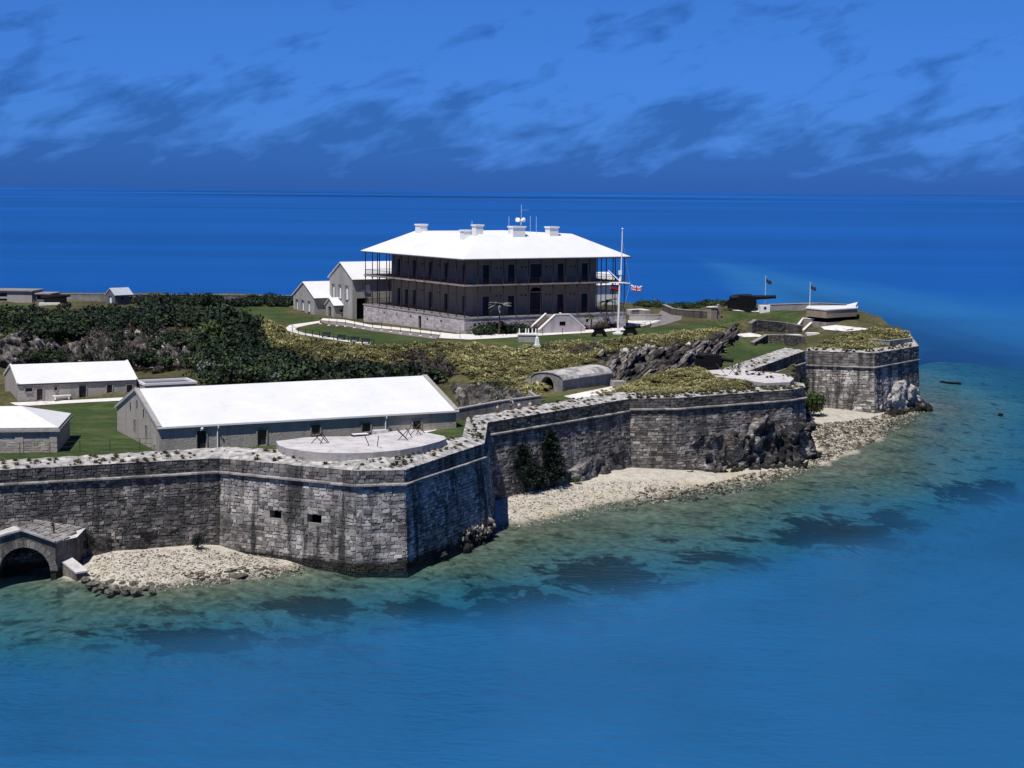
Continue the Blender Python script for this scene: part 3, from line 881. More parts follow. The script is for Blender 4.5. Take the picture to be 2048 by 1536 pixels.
def face_panel(mb, A, B, C, D, holes, n, depth):
    """backing of a face, with rectangular holes (in metres along and up) and their reveals"""
    A, B, C, D = (np.array(p, float) for p in (A, B, C, D))
    Lw = np.linalg.norm(B - A); H = np.linalg.norm(D - A)
    at = lambda x, y: (A * (1 - x / Lw) + B * (x / Lw)) * (1 - y / H) + (D * (1 - x / Lw) + C * (x / Lw)) * (y / H)
    xs = sorted({0, Lw, *[h for q in holes for h in q[:2]]}); ys = sorted({0, H, *[h for q in holes for h in q[2:4]]})
    for i in range(len(xs) - 1):
        for k in range(len(ys) - 1):
            mx, my = (xs[i] + xs[i + 1]) / 2, (ys[k] + ys[k + 1]) / 2
            if any(q[0] < mx < q[1] and q[2] < my < q[3] for q in holes): continue
            mb.poly([at(xs[i], ys[k]), at(xs[i + 1], ys[k]), at(xs[i + 1], ys[k + 1]), at(xs[i], ys[k + 1])])
    for q in holes:
        c = [at(q[0], q[2]), at(q[1], q[2]), at(q[1], q[3]), at(q[0], q[3])]
        b = [p - n * depth for p in c]
        for i in range(4):
            mb.poly([c[i], c[(i + 1) % 4], b[(i + 1) % 4], b[i]][::-1])
    return at


def fort_wall(name, label, line, zc, zt, batter, ch, cw, mat, mortar, base=-0.8, depth=3.2, rise=0.35, holes=None, rag=0.15, top=True, cordon=True, skip=None, proud=(0.0, 0.09), pre=None, post=None):
    root = thing(name, label, 'fort wall', (*line[0], 0.0))
    lo = offs(line, batter, pre, post)
    zt_ = zt if isinstance(zt, (list, tuple)) else [zt] * len(line)
    stones = []
    core = MB()
    for i in range(len(line) - 1):
        bl, br = np.array([*lo[i], base]), np.array([*lo[i + 1], base])
        cl, cr = np.array([*line[i], zc]), np.array([*line[i + 1], zc])
        tl, tr = np.array([*line[i], zt_[i]]), np.array([*line[i + 1], zt_[i + 1]])
        H = (holes or {}).get(i, [])
        n = np.cross(br - bl, cl - bl); n /= np.linalg.norm(n)
        if n[0] * -cl[0] + n[1] * -cl[1] > -abs(cl[1]) * 0.25:
            stones += lay(bl, br, cr, cl, ch, cw, H, rag, proud, skip=skip)
            stones += lay(cl, cr, tr, tl, ch * 0.95, cw, (), rag * 0.6, proud)
        d = n * 0.03
        at = face_panel(core, bl - d, br - d, cr - d, cl - d, H, n, 1.0)
        core.poly([cl - d, cr - d, tr - d, tl - d])
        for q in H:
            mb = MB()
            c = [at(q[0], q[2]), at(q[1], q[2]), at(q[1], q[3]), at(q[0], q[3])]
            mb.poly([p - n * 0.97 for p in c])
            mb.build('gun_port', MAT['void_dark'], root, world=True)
    core.build('wall_core', mortar, root, world=True)
    facing(root, stones, mat)
    if cordon:
        co = MB()
        o0, o1 = offs(line, -0.1, pre, post), offs(line, 0.36, pre, post)
        for i in range(len(line) - 1):
            r = [(o0[i], -.0), (o1[i], .05), (o1[i], .2), (o0[i], .30)]; r2 = [(o0[i + 1], -.0), (o1[i + 1], .05), (o1[i + 1], .2), (o0[i + 1], .30)]
            nseg = max(1, int(np.linalg.norm(np.array(line[i + 1]) - np.array(line[i])) / 1.4))
            for s in range(nseg):
                a, b = s / nseg, (s + 1) / nseg - 0.012 / nseg
                dz = R.uniform(-0.02, 0.02); dd = R.uniform(-0.02, 0.02)
                q0 = [np.array([*(p * (1 - a) + p2 * a), zc + h + dz]) for (p, h), (p2, _) in zip(r, r2)]
                q1 = [np.array([*(p * (1 - b) + p2 * b), zc + h + dz]) for (p, h), (p2, _) in zip(r, r2)]
                co.add(q0 + q1, [(0, 1, 5, 4), (1, 2, 6, 5), (2, 3, 7, 6), (0, 3, 2, 1), (4, 5, 6, 7)], R.random())
        co.build('cordon', MAT['cordon_stone'], root, world=True)
    if top:
        ins = offs(line, [-q for q in depth] if isinstance(depth, list) else -depth, pre, post); out = offs(line, 0.05, pre, post)
        rs = rise if isinstance(rise, list) else [rise] * len(line)
        V, F, T = [], [], []
        for i in range(len(line) - 1):
            L = np.linalg.norm(np.array(line[i + 1]) - np.array(line[i]))
            nu, nv = max(2, int(L / 0.55)), 7
            b0 = len(V)
            for a in range(nu + 1):
                for b in range(nv + 1):
                    s, t = a / nu, b / nv
                    o = out[i] * (1 - s) + out[i + 1] * s; q = ins[i] * (1 - s) + ins[i + 1] * s
                    p = o * (1 - t) + q * t
                    z = zt_[i] * (1 - s) + zt_[i + 1] * s + (rs[i] * (1 - s) + rs[i + 1] * s) * t
                    edge = 0 if (0 < b < nv) else 0
                    z += (R.uniform(-0.06, 0.07) if b else R.uniform(-0.04, 0.02))
                    V.append((p[0], p[1], z))
            for a in range(nu):
                for b in range(nv):
                    k = b0 + a * (nv + 1) + b
                    F.append((k, k + nv + 1, k + nv + 2, k + 1)); T.append(R.random())
            # inner face down to the ground
            for a in range(nu):
                k = b0 + a * (nv + 1) + nv
                p, q = V[k], V[k + nv + 1]
                m_ = len(V)
                V += [(p[0], p[1], p[2] - 3.2), (q[0], q[1], q[2] - 3.2)]
                F.append((k, k + nv + 1, m_ + 1, m_)); T.append(0.3)
        mb = MB(); mb.v, mb.f, mb.t, mb.m = V, F, T, [0] * len(F)
        mb.build('parapet_top', MAT['parapet_top'], root, world=True)
    return root


BS, RS, MO, MD = MAT['bastion_stone'], MAT['rubble_stone'], MAT['mortar'], MAT['mortar_dark']
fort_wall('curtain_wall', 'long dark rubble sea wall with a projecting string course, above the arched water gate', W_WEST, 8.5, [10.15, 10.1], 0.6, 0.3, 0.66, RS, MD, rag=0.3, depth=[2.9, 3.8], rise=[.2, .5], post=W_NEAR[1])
Lh = np.linalg.norm(np.array(W_NEAR[1]) - np.array(W_NEAR[0]))


def on_near(u, v):
    """along and up on the west face of the near bastion"""
    a, b = np.array(W_NEAR[0]), np.array(W_NEAR[1])
    best = None
    for s in np.linspace(0, 1, 60):
        p = a * (1 - s) + b * s
        q = PY(u, v, p[1])
        if best is None or abs(q[0] - p[0]) < best[0]: best = (abs(q[0] - p[0]), s * Lh, q[2] + 0.8)
    return best[1], best[2]


prt = []
for (u0, v0, u1, v1) in ((537, 1014, 562, 1027), (612, 1022, 642, 1036)):
    a0, z0 = on_near(u0, v1); a1, z1 = on_near(u1, v0)
    prt.append((min(a0, a1), max(a0, a1), min(z0, z1), max(z0, z1)))
near = fort_wall('bastion', 'nearest pale stone bastion with two dark gun slits under a round concrete apron', W_NEAR, 8.5, [10.1, 10.1, 10.1, 10.25, 10.4], [.6, .35, .35, 1.1, 1.3], 0.345, 0.7, BS, MO, holes={0: prt}, depth=[3.8, 5.0, 4.6, 2.4, 2.4], rise=[.5, .75, .75, .6, .5], base=-1.2, rag=0.24, pre=W_WEST[0], post=W_SOUTH[1])
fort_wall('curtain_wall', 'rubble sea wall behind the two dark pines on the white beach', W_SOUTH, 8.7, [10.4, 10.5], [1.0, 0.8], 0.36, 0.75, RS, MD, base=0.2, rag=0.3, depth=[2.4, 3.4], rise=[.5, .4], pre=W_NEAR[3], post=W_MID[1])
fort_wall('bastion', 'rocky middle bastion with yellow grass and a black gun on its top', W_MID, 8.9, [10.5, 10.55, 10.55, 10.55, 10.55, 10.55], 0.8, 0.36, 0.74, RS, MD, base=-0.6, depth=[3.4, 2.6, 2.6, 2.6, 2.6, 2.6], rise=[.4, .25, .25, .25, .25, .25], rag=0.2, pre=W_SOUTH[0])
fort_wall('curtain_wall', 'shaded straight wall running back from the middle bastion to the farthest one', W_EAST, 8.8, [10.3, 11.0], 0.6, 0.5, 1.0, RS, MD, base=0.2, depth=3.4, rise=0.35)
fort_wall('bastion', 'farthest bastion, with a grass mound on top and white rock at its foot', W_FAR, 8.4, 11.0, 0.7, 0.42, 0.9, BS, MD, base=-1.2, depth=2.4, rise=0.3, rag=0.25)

# ------------------------------------------------------------------ buildings
def wall_local(mb, p0, p1, z0, z1, holes=(), depth=0.3, gable=None, t=0.5):
    """a wall panel from p0 to p1 (outer side on the right hand), with openings (along0, along1, z0, z1)"""
    A = np.array([p0[0], p0[1], z0]); B = np.array([p1[0], p1[1], z0])
    C = np.array([p1[0], p1[1], z1]); D = np.array([p0[0], p0[1], z1])
    d = (B - A) / np.linalg.norm(B - A)
    n = np.array([d[1], -d[0], 0])
    hs = [(a, b, c - z0, e - z0) for a, b, c, e in holes]
    face_panel(mb, A, B, C, D, hs, n, depth)
    if gable:
        m_ = (C + D) / 2; m_ = np.array([m_[0], m_[1], gable])
        mb.poly([D, C, m_])
    return A, d, n


def opening(parent, name, mat, A, d, n, hole, inset, thick=0.06, frame=None, bars=0, sill=None):
    """a door or window leaf set back in its opening, with its frame as a sub-part"""
    a, b, z0, z1 = hole
    mb = MB()
    base = np.array([A[0], A[1], 0.0])
    p = base + d * a - n * inset; q = base + d * b - n * inset
    v = []
    for pt, z in ((p, z0), (q, z0), (q, z1), (p, z1)): v.append((pt[0], pt[1], z))
    v2 = [(x - n[0] * thick, y - n[1] * thick, z) for x, y, z in v]
    mb.add(v + v2, [(0, 1, 2, 3), (7, 6, 5, 4), (0, 4, 5, 1), (1, 5, 6, 2), (2, 6, 7, 3), (3, 7, 4, 0)])
    if bars:
        for k in range(1, bars):
            s = k / bars
            r = p * (1 - s) + q * s + n * 0.02
            mb.bar((r[0], r[1], z0), (r[0], r[1], z1), 0.05, 0.05)
        for s in (0.33, 0.66):
            z = z0 * (1 - s) + z1 * s
            mb.bar((*(p + n * .02)[:2], z), (*(q + n * .02)[:2], z), 0.05, 0.05)
    o = mb.build(name, mat, parent)
    if frame is not None:
        fb = MB()
        w = 0.14
        off = n * 0.035
        P0 = base + d * (a - w / 2) + off; Q0 = base + d * (b + w / 2) + off
        fb.bar((*P0[:2], z0), (*P0[:2], z1 + w), 0.12, w, upv=tuple(d)); fb.bar((*Q0[:2], z0), (*Q0[:2], z1 + w), 0.12, w, upv=tuple(d))
        e0 = base + d * (a + 0.01) + off; e1 = base + d * (b - 0.01) + off
        fb.bar((*e0[:2], z1 + w / 2), (*e1[:2], z1 + w / 2), 0.12, w)
        if sill: fb.bar((*(e0 + n * .05)[:2], z0 - w / 2), (*(e1 + n * .05)[:2], z0 - w / 2), 0.22, w)
        fb.build('frame', frame, o)
    return o


def gable_house(name, label, cat, corner, rz, L, Wd, eave, ridge, wall_mat, front=(), end=(), over=0.45, roof_mat=None, group=None, door_mat=None, coping=0.0, fascia=True, below=1.0, soff=0.0, verge=0.25, frame_mat=None, found=True):
    """gabled house: x along the front, y to the back, origin at the front corner nearest the viewer's left"""
    root = thing(name, label, cat, corner, rz, group)
    roof_mat = roof_mat or MAT['white_roof']
    mb = MB()
    fw = wall_local(mb, (0, 0), (L, 0), -below, eave, [h[:4] for h in front])
    wall_local(mb, (L, 0), (L, Wd), -below, eave, gable=ridge)
    wall_local(mb, (L, Wd), (0, Wd), -below, eave)
    ew = wall_local(mb, (0, Wd), (0, 0), -below, eave, [h[:4] for h in end], gable=ridge)
    mb.build('wall', wall_mat, root)
    for (A, d, n), hs in ((fw, front), (ew, end)):
        for h in hs:
            nm, mt = h[4], h[5]
            opening(root, nm, mt, A, d, n, h[:4], 0.22, frame=frame_mat, bars=(3 if nm == 'window' and len(h) > 6 else 0), sill=nm == 'window')
    sl = (ridge - eave) / (Wd / 2)
    ze = eave - sl * over
    rf = MB()
    th = 0.16
    y0, y1 = -over, Wd + over
    x0, x1 = -verge, L + verge
    for (ya, za, yb, zb) in ((y0, ze, Wd / 2, ridge), (y1, ze, Wd / 2, ridge)):
        v = [(x0, ya, za), (x1, ya, za), (x1, yb, zb), (x0, yb, zb)]
        v2 = [(x, y, z + th) for x, y, z in v]
        f = [(0, 3, 2, 1), (4, 5, 6, 7), (0, 1, 5, 4), (1, 2, 6, 5), (2, 3, 7, 6), (3, 0, 4, 7)]
        if ya > Wd / 2: f = [tuple(reversed(q)) for q in f]
        rf.add(v + v2, f)
    ro = rf.build('roof', roof_mat, root)
    if coping:
        for x in (x0 + coping / 2 - .02, x1 - coping / 2 + .02):
            for ya in (y0, y1):
                cp = MB()
                cp.bar((x, ya, ze + th + .05), (x, Wd / 2, ridge + th + .05), coping, 0.16)
                cp.build('coping', MAT['grey_render'] if coping > .3 else roof_mat, ro)
    if fascia:
        fb = MB()
        fb.bar((x0 + .02, y0 - .05, ze + .05), (x1 - .02, y0 - .05, ze + .05), 0.08, 0.2)
        fb.build('gutter', MAT['white_paint'] if fascia == 'white' else MAT['gutter_dark'], ro)
    return root, ro, fw


RZ_H = math.radians(31.0)
GRP_D = MAT['door_dark']
# ---- the big two storey house on the hill
HN = P(927, 519, 25.5)
LX, LY = 35.5, 41.1
house = thing('veranda_house', 'big white roofed hilltop house with two storeys of dark iron verandas on a stone base', 'house', (HN[0], HN[1], 12.4), RZ_H)
PLT, FL2, EAV, RDG, INS, VER = 2.8, 8.55, 13.1, 17.2, 7.9, 4.5
b0, b1x, b1y = 0.45, LX - 0.45, LY - 0.45
mb = MB()
vents_l = [(LY - .45 - q - .35, LY - .45 - q + .35) for q in (31.8, 26.5, 20.8, 14.2, 9.0)]
vents_f = [2.2, 26.0, 30.5]
hl = [(b1y - 17.2 - 0.6, b1y - 17.2 + 0.6, -0.2, 2.0)] + [(a, b, 1.35, 1.85) for a, b in vents_l]
hf = [(q - .3, q + .3, 1.2, 1.8) for q in vents_f]
A1 = wall_local(mb, (b0, b0), (b1x, b0), -1.6, PLT - .25, hf)
wall_local(mb, (b1x, b0), (b1x, b1y), -1.6, PLT - .25)
wall_local(mb, (b1x, b1y), (b0, b1y), -1.6, PLT - .25)
A2 = wall_local(mb, (b0, b1y), (b0, b0), -1.6, PLT - .25, hl)
pl = mb.build('plinth', MAT['plinth_stone'], house)
# coursed blocks of the base, on the two sides that show
mb = MB()
for (p0, p1, holes) in (((b0, b0), (b1x, b0), hf), ((b0, b1y), (b0, b0), hl)):
    A = np.array([*p0, -1.6]); B = np.array([*p1, -1.6]); C = np.array([*p1, PLT - .25]); D = np.array([*p0, PLT - .25])
    for s in lay(A, B, C, D, 0.52, 1.1, [(a, b, c + 1.6, e + 1.6) for a, b, c, e in holes], 0.0, (0.005, 0.035)): stone_block(mb, s, 0)
tag(mb.build('stone_course', MAT['plinth_stone'], pl), kind='stuff')
mb = MB()
mb.box(b0 - .12, b0 - .12, PLT - .25, b1x + .12, b1y + .12, PLT)
mb.build('veranda_floor', MAT['cordon_stone'], house)
for (A, d, n), hs in ((A2, hl), (A1, hf)):
    for i, h in enumerate(hs):
        opening(house, 'door' if (i == 0 and hs is hl) else 'vent', MAT['void_dark'], A, d, n, h, 0.28)
# house body
w0, w1x, w1y = VER, LX - VER, LY - VER
BWx, BWy = w1x - w0, w1y - w0
mb = MB()
fr = MAT['grey_render']
dh, dw = 3.4, 0.72
cx = BWx / 2
fx = [cx - 10.6, cx - 5.3, cx, cx + 5.3, cx + 10.6]
lo_f = [(x - (1.3 if k == 2 else dw), x + (1.3 if k == 2 else dw), PLT, PLT + (3.9 if k == 2 else dh)) for k, x in enumerate(fx)]
up_f = [(x - (1.3 if k == 2 else dw), x + (1.3 if k == 2 else dw), FL2 + .12, FL2 + 3.3) for k, x in enumerate(fx)]
ly_ = [BWy * s for s in (0.1, 0.3, 0.5, 0.69, 0.9)]
lo_l = [(y - dw, y + dw, PLT, PLT + dh) for y in ly_] + [(BWy * 0.2 - dw, BWy * 0.2 + dw, PLT, PLT + dh)]
up_l = [(y - dw, y + dw, FL2 + .12, FL2 + 3.3) for y in ly_]
wf = wall_local(mb, (w0, w0), (w1x, w0), PLT - .1, EAV + .6, lo_f + up_f, 0.4)
wall_local(mb, (w1x, w0), (w1x, w1y), PLT - .1, EAV + .6)
wall_local(mb, (w1x, w1y), (w0, w1y), PLT - .1, EAV + .6)
wl = wall_local(mb, (w0, w1y), (w0, w0), PLT - .1, EAV + .6, lo_l + up_l, 0.4)
hb = mb.build('wall', MAT['house_stone'], house)
for (A, d, n), hs in ((wf, lo_f + up_f), (wl, lo_l + up_l)):
    for h in hs:
        opening(house, 'door', MAT['door_dark'], A, d, n, h, 0.3, frame=fr, bars=2)
# small paired vents high on the walls, and an arched head over the middle door
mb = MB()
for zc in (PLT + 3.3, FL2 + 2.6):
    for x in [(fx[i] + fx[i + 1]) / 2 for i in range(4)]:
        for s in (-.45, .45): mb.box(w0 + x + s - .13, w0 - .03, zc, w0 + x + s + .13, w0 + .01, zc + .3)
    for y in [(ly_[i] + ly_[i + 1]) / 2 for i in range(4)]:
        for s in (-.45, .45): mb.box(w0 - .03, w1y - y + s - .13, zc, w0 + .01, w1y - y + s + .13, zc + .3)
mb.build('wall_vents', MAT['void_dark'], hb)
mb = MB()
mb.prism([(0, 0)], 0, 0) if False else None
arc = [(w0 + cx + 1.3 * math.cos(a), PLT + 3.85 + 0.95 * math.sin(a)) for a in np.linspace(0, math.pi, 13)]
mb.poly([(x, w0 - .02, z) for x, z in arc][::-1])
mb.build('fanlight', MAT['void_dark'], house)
# upper floor of the veranda
mb = MB()
e = 0.55
for (x0, y0, x1, y1) in ((e, e, LX - e, VER - .05), (e, LY - VER + .05, LX - e, LY - e), (e, VER - .05, VER - .05, LY - VER + .05), (LX - VER + .05, VER - .05, LX - e, LY - VER + .05)):
    mb.box(x0, y0, FL2 - .3, x1, y1, FL2)
mb.build('balcony_floor', MAT['deck_wood'], house)
mb = MB()
g = e - .06
for (a, b) in (((g, g), (LX - g, g)), ((LX - g, g), (LX - g, LY - g)), ((LX - g, LY - g), (g, LY - g)), ((g, LY - g), (g, g))):
    mb.bar((*a, FL2 - .1), (*b, FL2 - .1), 0.10, 0.26)
mb.build('floor_edge', MAT['cordon_stone'], house)
# columns, shared mesh per storey
c0 = 0.72
NBX, NBY = 13, 13
spots = []
for i in range(NBX + 1):
    x = c0 + (LX - 2 * c0) * i / NBX
    spots += [(x, c0), (x, LY - c0)]
for i in range(1, NBY):
    y = c0 + (LY - 2 * c0) * i / NBY
    spots += [(c0, y), (LX - c0, y)]
for z0, z1 in ((PLT, FL2 - .3), (FL2, EAV - .1)):
    mb = MB()
    h = z1 - z0
    mb.lathe([(0.17, 0), (0.17, .12), (0.105, .2), (0.085, h * .5), (0.085, h - .35), (0.15, h - .2), (0.17, h)], n=8)
    first = None
    for (x, y) in spots:
        if first is None:
            first = mb.build('column', MAT['iron_brown'], house); o = first
        else:
            o = first.copy(); COL.objects.link(o)
        o.location = (x, y, z0)
for z0 in (PLT, FL2):
    for (a, b) in (((c0, c0), (LX - c0, c0)), ((LX - c0, c0), (LX - c0, LY - c0)), ((LX - c0, LY - c0), (c0, LY - c0)), ((c0, LY - c0), (c0, c0))):
        mb = MB()
        A = np.array(a); B = np.array(b); L = np.linalg.norm(B - A)
        segs = [(0, 1)]
        if z0 == PLT and a == (c0, c0): segs = [(0, (LX / 2 - 1.7) / L), ((LX / 2 + .3) / L, 1)]
        for s0, s1 in segs:
            p, q = A * (1 - s0) + B * s0, A * (1 - s1) + B * s1
            mb.bar((*p, z0 + 1.0), (*q, z0 + 1.0), .07, .06); mb.bar((*p, z0 + .12), (*q, z0 + .12), .04, .04)
            n = int(np.linalg.norm(q - p) / 0.28)
            for k in range(n + 1):
                r = p + (q - p) * k / n
                mb.bar((*r, z0 + .12), (*r, z0 + 1.0), .025, .025)
        tag(mb.build('railing', MAT['iron_brown'], house))
mb = MB()
for (a, b) in (((c0, c0), (LX - c0, c0)), ((LX - c0, c0), (LX - c0, LY - c0)), ((LX - c0, LY - c0), (c0, LY - c0)), ((c0, LY - c0), (c0, c0))):
    mb.bar((*a, EAV - .02), (*b, EAV - .02), .18, .22)
mb.build('eaves_beam', MAT['iron_brown'], house)
# roof: four long slopes round a sunk well
mb = MB()
def ring(i, z): return [(i, i, z), (LX - i, i, z), (LX - i, LY - i, z), (i, LY - i, z)]
r0, r1, r2 = ring(0, EAV + .1), ring(INS, RDG), ring(INS * 2 - .6, RDG - 3.0)
rb = ring(0, EAV - .05); ri = ring(VER - .3, EAV - .03)
for k in range(4):
    j = (k + 1) % 4
    mb.poly([r0[k], r0[j], r1[j], r1[k]]); mb.poly([r1[k], r1[j], r2[j], r2[k]])
    mb.poly([rb[k], rb[j], r0[j], r0[k]]); mb.poly([rb[j], rb[k], ri[k], ri[j]], 0.1, 1)
mb.poly(r2)
roof = mb.build('roof', [MAT['white_roof'], MAT['house_stone']], house)
mb = MB()
g = -.06
for (a, b) in (((g, g), (LX - g, g)), ((LX - g, g), (LX - g, LY - g)), ((LX - g, LY - g), (g, LY - g)), ((g, LY - g), (g, g))):
    mb.bar((*a, EAV - .1), (*b, EAV - .1), .1, .2)
mb.build('gutter', MAT['gutter_dark'], roof)


def chimney(x, y, w, d, h, z):
    mb = MB()
    mb.box(x - w / 2, y - d / 2, z - 1.2, x + w / 2, y + d / 2, z + h)
    mb.box(x - w / 2 - .15, y - d / 2 - .15, z + h, x + w / 2 + .15, y + d / 2 + .15, z + h + .28)
    o = mb.build('chimney', MAT['white_paint'], roof)
    p = MB()
    for s in ((-.3, .3) if w > 1.6 else (0,)):
        p.lathe([(.2, 0), (.17, .5)], (x + s * w / 1.4, y, z + h + .27), 8)
    return o


for c in ((INS, LY - INS - 2.5, 1.6, 1.9, 1.1, RDG), (INS - 1.3, INS + 3.0, 1.6, 1.5, 1.0, RDG - .5), (INS, INS + 1.0, 1.5, 1.5, 1.5, RDG), (INS + 7.6, INS - .2, 2.6, 1.7, 1.2, RDG), (LX - INS - 4.4, INS, 1.9, 1.6, 1.1, RDG)):
    chimney(*c)
mb = MB()
sx_, sy_, sz_ = INS + 8.4, INS - .2, RDG + 1.5
mb.tube([(sx_, sy_, sz_ - .1), (sx_, sy_, sz_ + 1.2)], .07)
for a in (0.3, 2.2, 3.6):
    mb.tube([(sx_, sy_, sz_ + .9), (sx_ + .9 * math.cos(a), sy_ + .9 * math.sin(a), sz_ + 1.15)], [.12, .42], 8)
mb.build('loudspeaker', MAT['white_paint'], roof)
for (x, y, h) in ((INS + 6.2, INS + .3, 3.2), (INS + 8.9, INS + .4, 5.4), (INS + 10.6, INS, 3.3), (INS + 11.9, INS, 3.2), (INS - .6, INS + 2.0, 2.4)):
    mb = MB(); mb.tube([(x, y, RDG - .4), (x, y, RDG + h)], .045, 5)
    if h > 5: mb.bar((x - .1, y, RDG + h - 1), (x + 1.6, y, RDG + h - 1), .05, .05)
    mb.build('antenna', MAT['zinc_pole'], roof)
# horseshoe stair up to the front door
st = MB()
xc = LX / 2 - .2
for k in range(12):
    zz = PLT - .25 - k * .215
    for sgn in (-1, 1):
        x0 = xc + sgn * (1.45 + k * .28); x1 = x0 + sgn * .32
        st.box(min(x0, x1), -4.6, zz - 2.6, max(x0, x1), -1.9, zz)
sf = st.build('staircase', MAT['brown_brick'], house)
mb = MB(); mb.box(xc - 1.45, -4.6, -1, xc + 1.45, b0 - .02, PLT - .03); mb.build('landing', MAT['grey_path'], sf)
for y, m_ in ((-4.75, 'front'), (-1.75, 'back')):
    mb = MB(); cp = MB()
    pts = [(xc - 4.9, -1.2), (xc - 4.9, .6), (xc - 1.5, PLT + .4), (xc + 1.5, PLT + .4), (xc + 4.9, .6), (xc + 4.9, -1.2)]
    segs = [pts] if m_ == 'front' else [[(xc - 4.9, -1.2), (xc - 4.9, .6), (xc - 1.5, PLT + .4), (xc - 1.5, -1.2)], [(xc + 1.5, -1.2), (xc + 1.5, PLT + .4), (xc + 4.9, .6), (xc + 4.9, -1.2)]]
    for q in segs:
        v = [(x, y - .17, z) for x, z in q] + [(x, y + .17, z) for x, z in q]
        n = len(q)
        mb.add(v, [tuple(range(n)), tuple(range(2 * n - 1, n - 1, -1))] + [((i + 1) % n, i, n + i, n + (i + 1) % n) for i in range(n)])
        for a, b in zip(q[1:-2] if m_ == 'front' else [q[1]] if q[1][0] > xc - 5.0 and q[2][1] > .75 and q[0][0] < xc else [q[1]], q[2:-1] if m_ == 'front' else [q[2]]):
            cp.bar((a[0], y, a[1] + .09), (b[0], y, b[1] + .09), .46, .17)
    o = mb.build('parapet', MAT['plinth_stone'], sf)
    cp.build('coping', MAT['white_paint'], o) if False else cp.build('stair_coping', MAT['white_paint'], sf)
mb = MB(); mb.box(xc - .6, -4.96, 1.3, xc + .6, -4.9, 2.0); mb.build('recess', MAT['void_dark'], sf)

# ---- the gabled outbuildings west of the house
SW = MAT['shutter_white']
c1 = P(705, 640, 11.6)
gable_house('gabled_house', 'tall grey stone gabled house with three white shuttered windows, just behind the veranda house', 'house', c1, RZ_H, 26, 10.7, 8.2, 11.2, MAT['grey_render'],
            front=[(0.9, 3.3, 0.0, 4.3, 'archway', MAT['void_dark']), (2.6, 3.9, 5.4, 7.0, 'window', SW), (9.0, 10.4, 5.2, 7.0, 'window', SW), (16, 17.3, 5.2, 7.0, 'window', SW)],
            end=[(1.3, 2.5, 4.0, 6.7, 'window', SW), (4.4, 5.7, 4.0, 6.7, 'window', SW), (7.5, 8.9, 4.0, 6.7, 'window', SW)], over=.5, frame_mat=MAT['cordon_stone'])
c2 = P(629, 640, 11.0)
gable_house('gabled_house', 'low grey gabled house with a small white roof, last of the hilltop row', 'house', c2, RZ_H, 9.5, 10.6, 4.55, 7.4, MAT['grey_render'],
            front=[(4.0, 5.6, 1.0, 2.5, 'window', SW)], end=[(1.5, 2.6, 1.6, 3.7, 'window', SW), (4.4, 5.6, 1.6, 3.7, 'window', SW), (7.4, 8.6, 1.6, 3.7, 'window', SW)], over=.45, frame_mat=MAT['cordon_stone'])
c3 = P(668.5, 637.5, 11.6)
gable_house('porch', 'tiny white roofed entrance porch with a dark narrow doorway between the two gabled houses', 'porch', c3, RZ_H, 4.4, 4.0, 2.7, 4.0, MAT['grey_render'],
            front=[(1.3, 2.5, 1.2, 1.9, 'window', GRP_D)], end=[(1.3, 2.6, 0, 2.3, 'door', GRP_D)], over=.3, frame_mat=MAT['cordon_stone'])
c4 = P(1150, 622, 12.4) + np.array([4.0, 16.0, 0])
gable_house('annexe', 'bright white walled annexe seen through the veranda columns at the east end', 'house', c4, RZ_H, 7.4, 9, 4.6, 7.0, MAT['white_paint'], front=[(5.2, 6.2, 2.4, 4.0, 'window', GRP_D)], end=[(3, 4, 2, 3.8, 'window', GRP_D)], over=.4)

# ---- sheds on the parade ground
RZ_S = math.radians(27.0)
cs = P(318, 905, 8.0)
wn = [(x, x + w, z0, z1, k, mm) for x, w, z0, z1, k, mm in ((4.4, 1.1, 0.15, 2.2, 'door', GRP_D), (11.6, 1.1, 0.1, 1.9, 'door', MAT['glass_dark']), (18.2, 1.1, 1.0, 2.1, 'window', MAT['glass_dark']), (24.6, 1.1, 0.9, 2.0, 'window', MAT['glass_dark']), (31.2, 1.1, 0.8, 1.9, 'window', MAT['glass_dark']))]
shed, sroof, sfw = gable_house('long_shed', 'longest stone shed with a huge plain white roof, beside the near wall', 'shed', cs, RZ_S, 37.0, 19.0, 2.85, 6.05, MAT['shed_stone'], front=wn,
    end=[(3.6, 3.95, 1.6, 2.5, 'vent_slit', GRP_D), (6.0, 6.35, 2.2, 3.1, 'vent_slit', GRP_D), (9.3, 9.65, 1.6, 2.5, 'vent_slit', GRP_D)] if False else [(8.2, 8.7, 1.0, 2.4, 'vent_slit', GRP_D), (13.6, 14.1, 1.0, 2.4, 'vent_slit', GRP_D), (17, 17.4, -.8, .6, 'vent_slit', GRP_D)], over=.27, coping=.55, fascia='white', frame_mat=MAT['cordon_stone'])
